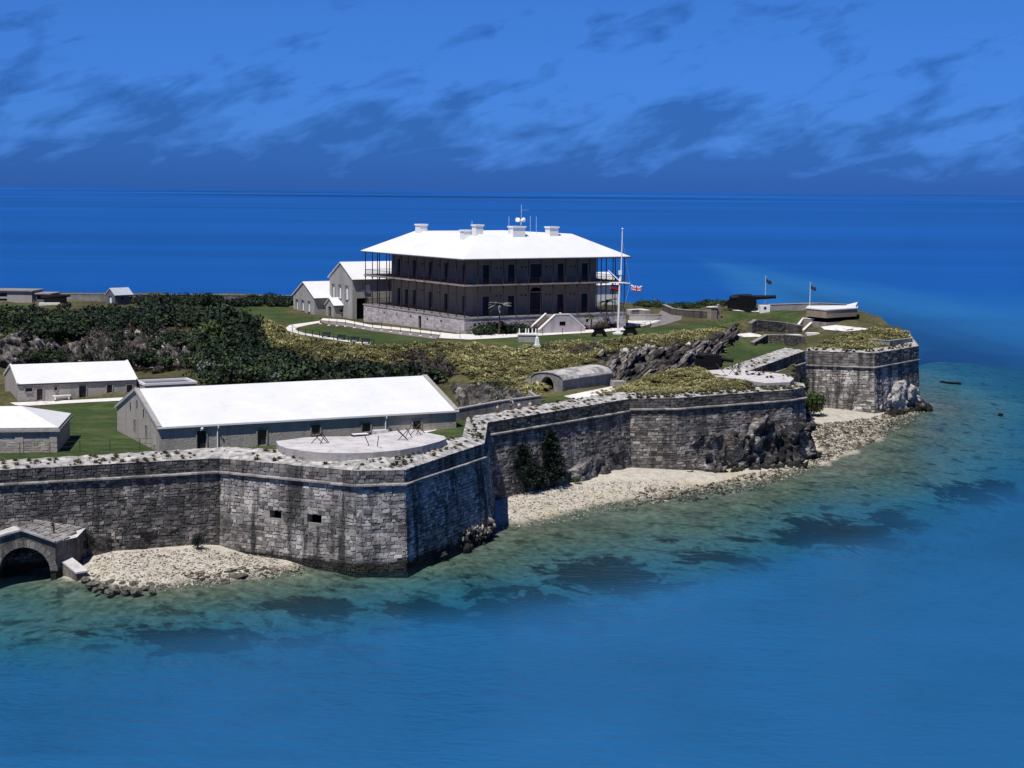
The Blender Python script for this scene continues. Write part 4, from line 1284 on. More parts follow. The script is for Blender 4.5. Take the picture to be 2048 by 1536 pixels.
# slits high in the gable
mb = MB()
for (y, z) in ((9.3, 4.4), (6.4, 3.7), (12.4, 3.8)):
    mb.box(-.03, y - .14, z - .5, .05, y + .14, z + .5)
mb.build('gable_slits', MAT['void_dark'], shed)
for x in (6.8, 27.6):
    mb = MB(); mb.tube([(x, -.5, 2.75), (x, -.5, 2.5), (x, -.12, 2.2), (x, -.12, 0)], .07, 6)
    mb.build('downpipe', MAT['white_paint'], shed)
mb = MB(); mb.box(4.75, -.28, 2.25, 5.15, -.02, 2.3); mb.lathe([(.06, 0), (.2, .12), (.2, .24), (.08, .34)], (4.95, -.25, 2.3), 8)
mb.build('wall_lamp', MAT['white_paint'], shed)
RZ_L = math.radians(24.5)
cl_ = P(37, 802, 8.0)
DBn = MAT['door_brown']
gable_house('stone_shed', 'smaller white roofed stone shed with brown doors, across the lawn below the quarry face', 'shed', cl_, RZ_L, 16.4, 13.0, 2.25, 4.3, MAT['shed_stone'],
            front=[(0.95, 1.9, 1.25, 1.75, 'window', GRP_D), (2.5, 3.3, 0, 1.65, 'door', DBn), (4.9, 5.3, 1.3, 1.75, 'window', GRP_D), (8.3, 9.3, 0, 1.8, 'door', GRP_D), (12.2, 12.95, .6, 1.75, 'window', DBn), (15.0, 15.8, .55, 1.65, 'window', DBn)],
            over=.14, frame_mat=MAT['cordon_stone'], coping=.25, verge=.15)
# wall bench by the shed door
o = MB().box(4.6, -.55, .5, 7.1, -.15, .62).box(4.8, -.5, 0, 5.0, -.2, .5).box(6.7, -.5, 0, 6.9, -.2, .5).build('bench', MAT['white_paint'])
tag(o, 'long white bench against the front of the smaller stone shed', 'bench'); o.location = cl_; o.rotation_euler = (0, 0, RZ_L)
# hip roofed block cut by the frame
cb = P(115, 905, 8.0)
hb_ = thing('guard_house', 'low ashlar building with a white hipped roof, cut by the picture edge beside the lawn', 'house', cb, math.radians(8.0))
RW, RD, RH = -14.0, 12.0, 2.75
mb = MB()
wall_local(mb, (RW, 0), (0, 0), -1, RH - .35, [])
wall_local(mb, (0, 0), (0, RD), -1, RH - .35); wall_local(mb, (0, RD), (RW, RD), -1, RH - .35)
mb.build('wall', MAT['shed_stone'], hb_)
mb = MB()
for s in lay(np.array([RW, 0, -1]), np.array([-.9, 0, -1]), np.array([-.9, 0, RH - .4]), np.array([RW, 0, RH - .4]), .42, 1.1, (), 0.0, (.01, .03)): stone_block(mb, s, 0)
tag(mb.build('stone_course', MAT['shed_stone'], hb_), kind='stuff')
MB().box(-.85, -.09, -1, -.02, -.005, RH - .4).build('pilaster', MAT['shed_stone'], hb_); MB().box(-4.6, -.09, -1, -3.7, -.04, RH - .4).build('pilaster', MAT['shed_stone'], hb_)
mb = MB(); mb.box(RW, -.35, RH - .35, .35, RD, RH - .1); mb.box(RW, -.22, RH - .1, .22, RD, RH + .12); mb.build('cornice', MAT['grey_render'], hb_)
mb = MB()
e0, e1 = RH + .12, RH + 1.9
mb.poly([(RW, -.15, e0), (.15, -.15, e0), (-4.6, 5.2, e1), (RW, 5.2, e1)]); mb.poly([(.15, -.15, e0), (.15, RD, e0), (-4.6, 5.2, e1)]); mb.poly([(.15, RD, e0), (RW, RD, e0), (RW, 5.2, e1), (-4.6, 5.2, e1)])
mb.build('roof', MAT['white_roof'], hb_)
# small flat roofed lean-to behind the long shed
cq = P(290, 796, 8.0)
q_ = thing('lean_to', 'small flat roofed store with a white rim, showing just above the long shed gable', 'shed', cq, RZ_S)
mb = MB(); mb.box(0, 0, -1, 7.5, 5, 1.75); mb.build('wall', MAT['shed_stone'], q_)
mb = MB()
for (x0, y0, x1, y1) in ((-.1, -.1, 7.6, .25), (-.1, 4.75, 7.6, 5.1), (-.1, .25, .25, 4.75), (7.25, .25, 7.6, 4.75)): mb.box(x0, y0, 1.752, x1, y1, 2.05)
mb.build('roof_rim', MAT['white_roof'], q_)
MB().box(.25, .25, 1.752, 7.25, 4.75, 1.8).build('roof', MAT['fascia_grey'], q_)
# far hut and the long low building on the skyline
ch = P(240, 604, 13.4)
gable_house('hut', 'small grey hut with a pale roof and white door on the far skyline', 'hut', P(230, 608, 13.3), math.radians(44), 4.2, 3.6, 1.8, 3.1, MAT['fascia_grey'], end=[(1.2, 2.3, 0, 1.6, 'door', SW)], front=[(1.5, 2.1, .8, 1.4, 'window', GRP_D)], over=.2, verge=.15, roof_mat=MAT['pale_metal'])
cf = P(18, 604, 13.4)
f_ = thing('flat_house', 'long low flat roofed grey building on the far plateau, running out of the picture', 'house', cf, math.radians(-6))
mb = MB(); wall_local(mb, (-9, 0), (5, 0), -1, 2.3, [(4.5, 8.6, .2, .7), (4.8, 8.6, 1.1, 1.9)], .5); wall_local(mb, (5, 0), (5, 6), -1, 2.3); mb.build('wall', MAT['grey_render'], f_)
for h in ((4.5, 8.6, .2, .7), (4.8, 8.6, 1.1, 1.9)): opening(f_, 'window', GRP_D, np.array([-9., 0, 0]), np.array([1., 0, 0]), np.array([0., -1, 0]), h, .4)
MB().box(-9.2, -.4, 2.3, 5.3, 6.3, 2.5).build('roof', MAT['cordon_stone'], f_)
mb = MB(); wall_local(mb, (5, .6), (0.5 + 5 + 3.2, .6), -1, 1.7, [(.8, 3.4, .6, 1.4)], .5); wall_local(mb, (8.7, .6), (8.7, 6), -1, 1.7); mb.build('wing', MAT['fascia_grey'], f_)
MB().box(5.3, .3, 1.7, 9.0, 6, 1.9).build('wing_roof', MAT['cordon_stone'], f_)
MB().box(5.02, .42, -1, 5.3, .58, 2.28).build('pier', MAT['cordon_stone'], f_)

# ---- vaulted magazine on the lower lawn
va, vb = P(1125, 787, 9.3), P(1222, 771.5, 9.3)
vd = vb - va
vlen = float(np.linalg.norm(vd[:2])); vrz = math.atan2(vd[1], vd[0])
vt = thing('vaulted_magazine', 'low vaulted stone magazine with a dark arched mouth below the grass slope', 'magazine', va, vrz)
VWD, VH, VR = 5.4, 1.75, 2.75
prof = [(0, VH)] + [(VWD / 2 - VWD / 2 * math.cos(a), VH + (VR - VH) * math.sin(a) ** .8) for a in np.linspace(0.25, math.pi - .25, 7)] + [(VWD, VH)]
mb = MB(); wall_local(mb, (0, 0), (vlen, 0), -1, VH); wall_local(mb, (vlen, 0), (vlen, VWD), -1, VH); wall_local(mb, (vlen, VWD), (0, VWD), -1, VH)
mb.poly([(vlen, y, z) for y, z in prof])
# mouth: piers and an arch cut through the front
ar = [(VWD / 2 - 1.15 * math.cos(a), .9 + 1.3 * math.sin(a)) for a in np.linspace(0, math.pi, 9)]
fo = [(0, -1), (0, VH)] + prof[1:-1] + [(VWD, VH), (VWD, -1)]
loop_i = [(VWD / 2 - 1.15, -1)] + ar + [(VWD / 2 + 1.15, -1)]
mb.poly([(0, y, z) for y, z in [fo[0], fo[1], loop_i[1], loop_i[0]]][::-1]); mb.poly([(0, y, z) for y, z in [loop_i[-1], loop_i[-2], fo[-2], fo[-1]]][::-1])
oo = fo[1:-1]; ii = loop_i[1:-1]
for k in range(len(oo) - 1):
    k2 = min(k, len(ii) - 2)
    mb.poly([(0, *oo[k]), (0, *oo[k + 1]), (0, *ii[k2 + 1]), (0, *ii[k2])])
for k in range(len(loop_i) - 1):
    (y0, z0), (y1, z1) = loop_i[k], loop_i[k + 1]
    mb.poly([(0, y0, z0), (0, y1, z1), (1.6, y1, z1), (1.6, y0, z0)])
mb.build('wall', MAT['vault_stone'], vt)
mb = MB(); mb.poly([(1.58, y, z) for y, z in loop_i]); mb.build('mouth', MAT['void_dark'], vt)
mb = MB()
pp = [(-.12 if i == 0 else VWD + .12 if i == len(prof) - 1 else y, z + .04) for i, (y, z) in enumerate(prof)]
nsl = 9
for s in range(nsl):
    x0, x1 = -.15 + (vlen + .3) * s / nsl, -.15 + (vlen + .3) * (s + 1) / nsl - .02
    for k in range(len(pp) - 1):
        mb.add([(x0, *pp[k]), (x1, *pp[k]), (x1, *pp[k + 1]), (x0, *pp[k + 1])] + [(x, y, z + .12) for x, y, z in [(x0, *pp[k]), (x1, *pp[k]), (x1, *pp[k + 1]), (x0, *pp[k + 1])]], [(4, 5, 6, 7), (0, 1, 5, 4), (3, 0, 4, 7), (1, 2, 6, 5), (2, 3, 7, 6)], R.random())
mb.build('roof', MAT['parapet_top'], vt)
mb = MB()
v = [(-.1, VWD + .02, -1), (-.1, VWD + 3.4, -1), (-.1, VWD + 3.0, .3), (-.1, VWD + .02, VH + .3)]
mb.add(v + [(x + .7, y, z) for x, y, z in v], [(0, 1, 2, 3)[::-1], (4, 5, 6, 7), (0, 1, 5, 4), (1, 2, 6, 5), (2, 3, 7, 6), (3, 0, 4, 7)])
mb.build('wing_wall', MAT['vault_stone'], vt)
bk = P(1236, 776, 9.2)
o = MB().prism([(-1.1, -.8), (.9, -.8), (1.1, .8), (-.9, .8)], -1, 1.05).build('concrete_block', MAT['grey_render'], loc=None)
tag(o, 'plain grey concrete block just past the end of the vaulted magazine', 'block'); o.location = bk; o.rotation_euler = (0, 0, .4)

# ---- arched water gate at the foot of the near curtain wall
AG = thing('water_gate', 'stone vault with a dark round arch in the water, its roof paved with slabs', 'water gate', (*P(50, 1158, 0)[:2], 0), math.radians(4.0))
ac = MB()
Rr, sp_z = 2.45, 0.75
fx0, fx1 = -4.2, 2.95
arcp = [(-Rr * math.cos(a), sp_z + Rr * 0.98 * math.sin(a)) for a in np.linspace(0, math.pi, 17)]
topf = lambda x: 4.75 - abs(x + .2) * .37 if abs(x + .2) < 3.1 else 3.6
lp = [(-Rr, -1.5)] + arcp + [(Rr, -1.5)]
for k in range(len(arcp) - 1):
    (xa, za), (xb, zb) = arcp[k], arcp[k + 1]
    ac.poly([(xa, 0, za), (xb, 0, zb), (xb, 0, topf(xb)), (xa, 0, topf(xa))], .25)
ac.poly([(fx0, 0, -1.5), (-Rr, 0, -1.5), (-Rr, 0, topf(-Rr)), (fx0, 0, topf(fx0))]); ac.poly([(Rr, 0, -1.5), (fx1, 0, -1.5), (fx1, 0, topf(fx1)), (Rr, 0, topf(Rr))], .25)
for k in range(len(lp) - 1):
    (xa, za), (xb, zb) = lp[k], lp[k + 1]
    ac.poly([(xa, 0, za), (xa, 9.0, za), (xb, 9.0, zb), (xb, 0, zb)], .1)
ac.poly([(fx1, 0, -1.5), (fx1 + 1.5, 2.6, -1.5), (fx1 + 1.5, 2.6, 3.5), (fx1, 0, topf(fx1))], .2)
ac.poly([(fx1 + 1.5, 2.6, -1.5), (fx1 + 2.0, 12, -1.5), (fx1 + 2.0, 12, 3.9), (fx1 + 1.5, 2.6, 3.5)], .2)
ac.build('wall', MAT['rubble_stone'], AG)
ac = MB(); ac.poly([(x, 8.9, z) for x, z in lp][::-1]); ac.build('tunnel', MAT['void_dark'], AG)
for k in range(16):                                   # arch stones
    a0, a1 = math.pi * (k + .04) / 16, math.pi * (k + .96) / 16
    mb = MB()
    r0_, r1_ = Rr - .02, Rr + .62 + R.uniform(-.05, .1)
    q = [(-r0_ * math.cos(a0), sp_z + r0_ * .98 * math.sin(a0)), (-r0_ * math.cos(a1), sp_z + r0_ * .98 * math.sin(a1)), (-r1_ * math.cos(a1), sp_z + r1_ * .98 * math.sin(a1)), (-r1_ * math.cos(a0), sp_z + r1_ * .98 * math.sin(a0))]
    v = [(x, .3, z) for x, z in q] + [(x, -.07 - R.uniform(0, .04), z) for x, z in q]
    mb.add(v, [(4, 5, 6, 7)[::-1], (0, 1, 5, 4), (1, 2, 6, 5), (2, 3, 7, 6), (3, 0, 4, 7)], R.uniform(.35, .7))
    mb.build('arch_stone', MAT['rubble_stone'], AG)
mb = MB()
bs_, bd_ = MAT['parapet_top'], 9.2
nx, ny = 11, 9
for i in range(nx):                                  # roof slabs in two sloping sheets
    for j in range(ny):
        s0, s1 = i / nx + .006, (i + 1) / nx - .006; t0, t1 = j / ny + .008, (j + 1) / ny - .008
        xx = lambda s, t: fx0 + (fx1 + .5 + 1.3 * t - fx0) * s + .35 * (t * ny % 2 - 1)
        zz = lambda s, t: topf(fx0 + (fx1 - fx0) * s) + .02 + .4 * t
        q = [(xx(s, t), -.1 + bd_ * t, zz(s, t) + .05) for s, t in ((s0, t0), (s1, t0), (s1, t1), (s0, t1))]
        mb.add(q + [(x, y, z - .2) for x, y, z in q], [(0, 1, 2, 3), (4, 5, 1, 0), (5, 6, 2, 1), (6, 7, 3, 2), (7, 4, 0, 3)], R.uniform(.2, .7))
tag(mb.build('roof_slab', MAT['vault_stone'], AG), kind='stuff')
mb = MB()
mb.poly([(fx0, -.06, topf(fx0)), (-.2, -.06, 4.78), (fx1, -.06, topf(fx1)), (fx1 + 1.6, 2.6, 3.55), (fx1 + 2.1, bd_ + .2, 4.0), (fx0, bd_ + .2, 4.0)])
mb.build('roof_bed', MAT['concrete_apron'], AG)
cpb = MB(); cpb.bar((fx0, -.1, topf(fx0) + .1), (-.2, -.1, 4.88), .4, .16); cpb.bar((-.2, -.1, 4.88), (fx1, -.1, topf(fx1) + .1), .4, .16)
cpb.build('coping', MAT['parapet_top'], AG)
# sloping wing wall into the water
wa, wb = P(103, 1146, 0), P(153, 1163, 0)
ww = thing('wing_wall', 'sloping pale topped stone wing wall beside the arch, running down to the water', 'wall', (*wa[:2], 0), math.atan2(*(wb - wa)[1::-1]))
wl_ = float(np.linalg.norm((wb - wa)[:2]))
mb = MB()
v = [(0, 0, -1), (wl_, 0, -1), (wl_, 0, .75), (0, 0, 2.0)]
mb.add(v + [(x, 1.2, z) for x, y, z in v], [(0, 1, 2, 3), (7, 6, 5, 4), (0, 4, 5, 1), (1, 5, 6, 2), (3, 7, 4, 0)])
mb.build('wall', MAT['wet_boulder'], ww)
mb = MB(); mb.add([(-.05, -.08, 2.0), (wl_ + .08, -.08, .75), (wl_ + .08, 1.28, .75), (-.05, 1.28, 2.0), (-.05, -.08, 2.16), (wl_ + .08, -.08, .91), (wl_ + .08, 1.28, .91), (-.05, 1.28, 2.16)], [(0, 3, 2, 1), (4, 5, 6, 7), (0, 1, 5, 4), (1, 2, 6, 5), (2, 3, 7, 6), (3, 0, 4, 7)])
mb.build('coping', MAT['concrete_apron'], ww)

# ------------------------------------------------------------------ rocks
def ico(sub):
    t = (1 + 5 ** .5) / 2
    V = [(-1, t, 0), (1, t, 0), (-1, -t, 0), (1, -t, 0), (0, -1, t), (0, 1, t), (0, -1, -t), (0, 1, -t), (t, 0, -1), (t, 0, 1), (-t, 0, -1), (-t, 0, 1)]
    F = [(0, 11, 5), (0, 5, 1), (0, 1, 7), (0, 7, 10), (0, 10, 11), (1, 5, 9), (5, 11, 4), (11, 10, 2), (10, 7, 6), (7, 1, 8), (3, 9, 4), (3, 4, 2), (3, 2, 6), (3, 6, 8), (3, 8, 9), (4, 9, 5), (2, 4, 11), (6, 2, 10), (8, 6, 7), (9, 8, 1)]
    V = [Vector(v).normalized() for v in V]
    for _ in range(sub):
        mid, F2 = {}, []
        def mp(a, b):
            k = (min(a, b), max(a, b))
            if k not in mid: V.append(((V[a] + V[b]) / 2).normalized()); mid[k] = len(V) - 1
            return mid[k]
        for a, b, c in F:
            x, y, z = mp(a, b), mp(b, c), mp(c, a)
            F2 += [(a, x, z), (b, y, x), (c, z, y), (x, y, z)]
        F = F2
    return V, F


def rock_proto(seed, sub=1, jag=0.35):
    V, F = ico(sub)
    rr = random.Random(seed)
    planes = [(Vector((rr.gauss(0, 1), rr.gauss(0, 1), rr.gauss(0, 1))).normalized(), rr.uniform(.5, .85)) for _ in range(7)]
    out = []
    for v in V:
        k = 1.0
        for n, d in planes:
            q = v.dot(n)
            if q > d: k = min(k, d / q)
        k *= 1 + jag * (noise.noise(v * 1.7 + Vector((seed * 3.3, 0, 0)))) + rr.uniform(-.06, .06)
        out.append(tuple(v * k))
    return np.array(out, np.float32), np.array(F, np.int32)



def shard(seed, n):
    """an angular block: the hull of a few random points"""
    rr = random.Random(seed)
    bm = bmesh.new()
    for _ in range(n):
        v = Vector((rr.gauss(0, 1), rr.gauss(0, 1), rr.gauss(0, 1))).normalized() * rr.uniform(.65, 1.15)
        bm.verts.new(v)
    r = bmesh.ops.convex_hull(bm, input=bm.verts)
    bmesh.ops.delete(bm, geom=[e for e in r['geom_interior'] if isinstance(e, bmesh.types.BMVert)], context='VERTS')
    bmesh.ops.triangulate(bm, faces=bm.faces)
    bm.verts.index_update()
    out = np.array([tuple(v.co) for v in bm.verts], np.float32), np.array([[v.index for v in f.verts] for f in bm.faces], np.int32)
    bm.free()
    return out


ROCK_S = [shard(i, 9) for i in range(8)]
ROCK_M = [shard(40 + i, 15) for i in range(12)]


def pts_in(poly_px, n, spread=None):
    """n random plan points in a surveyed outline"""
    pl = np.array([P(*q)[:2] for q in poly_px])
    out = []
    lo, hi = pl.min(0), pl.max(0)
    while len(out) < n:
        q = NR.uniform(lo, hi, (n * 3, 2))
        out += list(q[in_poly(q[:, 0], q[:, 1], pl)])
    return np.array(out[:n])


def rock_field(name, pts, z, size, mat, protos=ROCK_M, flat=(.5, .9), t=(0.2, 0.9), kind='stuff', skew=2.0):
    n = len(pts)
    s = size[0] + (size[1] - size[0]) * NR.random(n) ** skew
    sc = np.stack([s * NR.uniform(.8, 1.4, n), s * NR.uniform(.8, 1.3, n), s * NR.uniform(*flat, n)], 1)
    T = np.stack([pts[:, 0], pts[:, 1], z], 1)
    V, F, tt = scatter(protos, T, NR.uniform(0, 6.28, n), sc, NR.uniform(*t, n))
    o = mesh_np(name, V, F, mat, tt)
    return tag(o, kind=kind)


def on_land(pts, dz=0.0):
    return ground_z(pts[:, 0], pts[:, 1]) + dz


def on_bed(pts, dz=0.0):
    return bed_z(pts[:, 0], pts[:, 1]) + dz


# broken cliff under the lawn, east of the house
q = pts_in([(1195, 708, 11.4), (1300, 692, 11.7), (1400, 684, 11.8), (1466, 655, 11.8), (1474, 690, 9.4), (1440, 726, 9.1), (1380, 739, 9.1), (1300, 755, 9.1), (1215, 767, 9.1)], 160)
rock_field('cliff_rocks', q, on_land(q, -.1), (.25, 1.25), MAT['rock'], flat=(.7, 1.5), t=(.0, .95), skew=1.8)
q = pts_in([(1240, 706, 11.2), (1300, 696, 11.5), (1390, 690, 11.5), (1400, 700, 11.0), (1300, 712, 10.6), (1240, 722, 10.6)], 80)
rock_field('pale_cliff_rocks', q, on_land(q, .15), (.25, .8), MAT['pale_rock'], flat=(.6, 1.2), t=(.1, .9))
# outcrop behind the long shed
q = pts_in([(905, 775, 8.9), (950, 772, 9.3), (1010, 780, 9.4), (1050, 800, 9.3), (1010, 806, 9.0), (930, 816, 8.7)], 60)
rock_field('outcrop_rocks', q, on_land(q, .1), (.25, .85), MAT['rock'], flat=(.9, 1.7), t=(.2, 1.0), skew=1.4)
# quarry face
q = pts_in([(-60, 662, 13.3), (100, 664, 13.3), (200, 660, 13.4), (300, 655, 13.4), (400, 668, 12.6), (430, 700, 10.5), (400, 742, 8.8), (280, 741, 8.0), (200, 740, 8), (100, 738, 8), (-60, 736, 8)], 240)
rock_field('quarry_blocks', q, on_land(q, -.3), (.35, 1.7), MAT['rock'], flat=(.5, 1.2), t=(.0, .85), skew=1.8)
q = pts_in([(60, 668, 13.0), (200, 664, 13.2), (300, 664, 13.0), (380, 680, 12), (330, 712, 10.5), (150, 705, 11), (60, 704, 11)], 90)
rock_field('pale_quarry_rocks', q, on_land(q, .35), (.4, 1.1), MAT['pale_rock'], t=(.1, .7))


def ridged(a, b, s, seed, octv=4):
    r = np.zeros(np.shape(a)); amp = 1.0; tot = 0
    for o in range(octv):
        n = vnoise(a + 50 + o * 7, b + 90 + o * 3, s, seed + o * 2.3, 1)
        r += amp * (1 - np.abs(n) * 4).clip(-1, 1); tot += amp
        s *= .52; amp *= .55
    return r / tot


def crag(name, base, out, step, amp, mat, seed, edge=(.12, .12, .12, .0), strata=.35, pale=.75, kind='stuff'):
    """a craggy rock face: base(s, t) gives points, out(s, t) the way it faces; it runs back into the wall at its edges"""
    L, H = step
    S_, T_ = np.meshgrid(np.linspace(0, 1, L), np.linspace(0, 1, H))
    S_ = S_ + NR.uniform(-.35, .35, S_.shape) / L; T_ = T_ + NR.uniform(-.35, .35, S_.shape) / H
    B = base(S_, T_); N = out(S_, T_)
    ls = np.linalg.norm(np.diff(B, axis=1), axis=2).sum(1).mean(); lt = np.linalg.norm(np.diff(B, axis=0), axis=2).sum(0).mean()
    a = S_ * ls; b = T_ * lt + a * strata * .3
    wx = vnoise(a, b, 2.6, seed + 31, 2) * 1.6; wy = vnoise(a, b, 2.6, seed + 37, 2) * 1.6
    cr1 = np.clip(1 - np.abs(vnoise(a + wx, b * .62 + wy, 2.8, seed, 1)) * 5.5, 0, 1); cr2 = np.clip(1 - np.abs(vnoise(a + wx, b * .7 + wy, 1.25, seed + 9, 1)) * 4.5, 0, 1)
    d = vnoise(a, b, 4.5, seed + 17, 2) * .9 + vnoise(a + wy, b + wx, 1.4, seed + 19, 3) * .75 - cr1 * .95 - cr2 * .5
    f = np.ones(S_.shape)
    for q, w in zip((S_, 1 - S_, 1 - T_, T_), edge):
        if w: f *= np.clip(q / w + vnoise(a, b, 2.2, seed + 4, 2) * 2.2, 0, 1)
    off = (d * amp + amp * .75) * f - (1 - f) * .6 + NR.uniform(-.07, .07, S_.shape) * amp
    V = B + N * off[..., None]
    idx = np.arange(L * H).reshape(H, L)
    q = np.stack([idx[:-1, :-1], idx[:-1, 1:], idx[1:, 1:], idx[1:, :-1]], 2).reshape(-1, 4)
    alt = (NR.random(len(q)) < .5)[:, None]
    F = np.concatenate([np.where(alt, q[:, [0, 1, 2]], q[:, [0, 1, 3]]), np.where(alt, q[:, [0, 2, 3]], q[:, [1, 2, 3]])])
    dn = d.ravel()[F].mean(1)
    t = np.clip(.45 + NR.normal(0, .15, len(F)) + (vnoise(a, b * .5, 1.6, seed + 3, 3).ravel()[F].mean(1)) * 1.2 * pale, 0, 1)
    return tag(mesh_np(name, V.reshape(-1, 3), F, mat, t), kind=kind)


def on_wall(line, i0, i1, s0, s1, zlo, zhi, batter, push=0.0, env=None):
    """points on the battered faces of a wall from corner i0 to i1"""
    pts = np.array(line[i0:i1 + 1], float)
    seg = np.linalg.norm(np.diff(pts, axis=0), axis=1); cum = np.concatenate([[0], np.cumsum(seg)])
    nr = np.array([(d[1], -d[0]) for d in np.diff(pts, axis=0) / seg[:, None]])
    def both(S_, T_):
        r = np.clip(s0 + (s1 - s0) * S_, 0, .9999) * cum[-1]
        k = np.clip(np.searchsorted(cum, r, side='right') - 1, 0, len(seg) - 1)
        w = (r - cum[k]) / seg[k]
        p = pts[k] * (1 - w)[..., None] + pts[k + 1] * w[..., None]
        n = nr[k].copy()
        # turn smoothly round the corners
        nx = nr[np.clip(k + 1, 0, len(seg) - 1)]; pv = nr[np.clip(k - 1, 0, len(seg) - 1)]
        n = n + nx * (np.clip(w - .6, 0, 1) * 1.2)[..., None] + pv * (np.clip(.4 - w, 0, 1) * 1.2)[..., None]
        n /= np.linalg.norm(n, axis=-1)[..., None]
        z = zlo + ((zhi if env is None else zhi * env(S_)) - zlo) * T_
        o = batter * (1 - z / 9) + push * (1 - z / 9)
        return np.concatenate([p + n * o[..., None], z[..., None]], -1), np.concatenate([n, np.full(z.shape, .15)[..., None]], -1)
    return (lambda a, b: both(a, b)[0]), (lambda a, b: both(a, b)[1])


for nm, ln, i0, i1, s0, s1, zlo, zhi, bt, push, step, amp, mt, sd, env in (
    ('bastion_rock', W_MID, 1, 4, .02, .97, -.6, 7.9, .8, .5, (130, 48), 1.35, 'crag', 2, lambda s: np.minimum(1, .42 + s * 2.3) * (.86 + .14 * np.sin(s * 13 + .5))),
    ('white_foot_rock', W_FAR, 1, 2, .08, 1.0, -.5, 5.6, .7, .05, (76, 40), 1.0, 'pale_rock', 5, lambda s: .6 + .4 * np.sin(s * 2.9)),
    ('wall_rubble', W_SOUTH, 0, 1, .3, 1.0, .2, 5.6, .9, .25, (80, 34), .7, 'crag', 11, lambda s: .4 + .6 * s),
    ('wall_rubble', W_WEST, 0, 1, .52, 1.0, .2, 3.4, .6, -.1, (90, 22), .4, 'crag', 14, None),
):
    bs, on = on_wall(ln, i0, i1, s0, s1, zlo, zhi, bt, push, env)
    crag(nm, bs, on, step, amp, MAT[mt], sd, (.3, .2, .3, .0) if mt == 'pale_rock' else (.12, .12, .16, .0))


def wall_rocks(name, line, i0, s0, s1, zlo, zhi, n, size, mat, push=0.2, batter=0.8, t=(.1, .95), env=None):
    a, b = np.array(line[i0]), np.array(line[i0 + 1])
    d = (b - a) / np.linalg.norm(b - a); nn = np.array([d[1], -d[0]])
    s = NR.uniform(s0, s1, n)
    zz = zlo + (zhi - zlo) * NR.uniform(0, 1, n) ** 1.15
    off = batter * (1 - zz / 9.0) + push * (1 - zz / 9) + NR.uniform(-.5, .35, n)
    p = a[None] + (b - a)[None] * s[:, None] + nn[None] * off[:, None]
    k = size[0] + (size[1] - size[0]) * NR.random(n) ** 1.7
    sc = np.stack([k, k * NR.uniform(.6, 1.0, n), k * NR.uniform(.8, 1.7, n)], 1)
    V, F, tt = scatter(ROCK_M, np.column_stack([p, zz]), NR.uniform(0, 6.28, n), sc, NR.uniform(*t, n), NR.uniform(-.5, .5, (n, 2)))
    return tag(mesh_np(name, V, F, mat, tt), kind='stuff')


wall_rocks('dark_foot_rock', W_FAR, 1, .0, 1.0, -.4, .7, 130, (.3, 1.0), MAT['rock'], 1.4, t=(.0, .5))
wall_rocks('foot_rock', W_NEAR, 2, .6, 1.0, -.4, 1.7, 130, (.15, .5), MAT['crag'], .25, .8, t=(.0, 1.0))
wall_rocks('pale_foot_rock', W_NEAR, 2, .75, 1.0, -.2, 1.3, 26, (.12, .35), MAT['pale_rock'], .4, .8, t=(.2, .9))
wall_rocks('fallen_rock', W_MID, 1, .0, 1.0, -.2, .6, 120, (.2, .8), MAT['crag'], 2.0, t=(.1, .9))


def px_face(top, bot, z_push):
    """a face between two surveyed edges"""
    A = np.array([P(*q) for q in top]); B = np.array([P(*q) for q in bot])
    def at(E, s):
        r = np.clip(s, 0, .9999) * (len(E) - 1); k = r.astype(int); w = (r - k)[..., None]
        return E[k] * (1 - w) + E[k + 1] * w
    def base(S_, T_):
        t = T_[..., None]
        p = at(B, S_) * (1 - t) + at(A, S_) * t
        g = ground_z(p[..., 0], p[..., 1])
        p[..., 2] = np.maximum(p[..., 2], g - .1)
        return p
    def out(S_, T_):
        e = at(B, np.clip(S_ + .02, 0, 1)) - at(B, np.clip(S_ - .02, 0, 1))
        n = np.stack([e[..., 1], -e[..., 0], np.linalg.norm(e[..., :2], axis=-1) * .8], -1)
        return n / np.linalg.norm(n, axis=-1)[..., None]
    return base, out


bs, on = px_face([(1190, 712, 11.3), (1250, 702, 11.5), (1310, 694, 11.7), (1370, 690, 11.7), (1410, 682, 11.8), (1440, 664, 11.9), (1466, 652, 11.9)], [(1205, 768, 9.1), (1255, 764, 9.1), (1310, 755, 9.1), (1370, 742, 9.1), (1420, 730, 9.1), (1456, 708, 9.1), (1478, 684, 9.3)], 0)
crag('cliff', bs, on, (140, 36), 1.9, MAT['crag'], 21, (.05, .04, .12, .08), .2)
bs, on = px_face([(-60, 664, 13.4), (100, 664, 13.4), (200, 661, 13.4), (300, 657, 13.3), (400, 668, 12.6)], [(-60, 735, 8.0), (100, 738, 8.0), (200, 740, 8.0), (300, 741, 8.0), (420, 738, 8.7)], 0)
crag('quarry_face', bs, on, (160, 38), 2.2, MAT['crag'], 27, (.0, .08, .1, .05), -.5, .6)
bs, on = px_face([(903, 768, 9.2), (950, 765, 9.9), (1010, 770, 10.0), (1050, 792, 9.7)], [(925, 822, 8.7), (960, 820, 8.8), (1010, 808, 9.1), (1052, 803, 9.2)], 0)
crag('outcrop', bs, on, (64, 28), 1.1, MAT['crag'], 33, (.1, .1, .15, .05), 1.2)

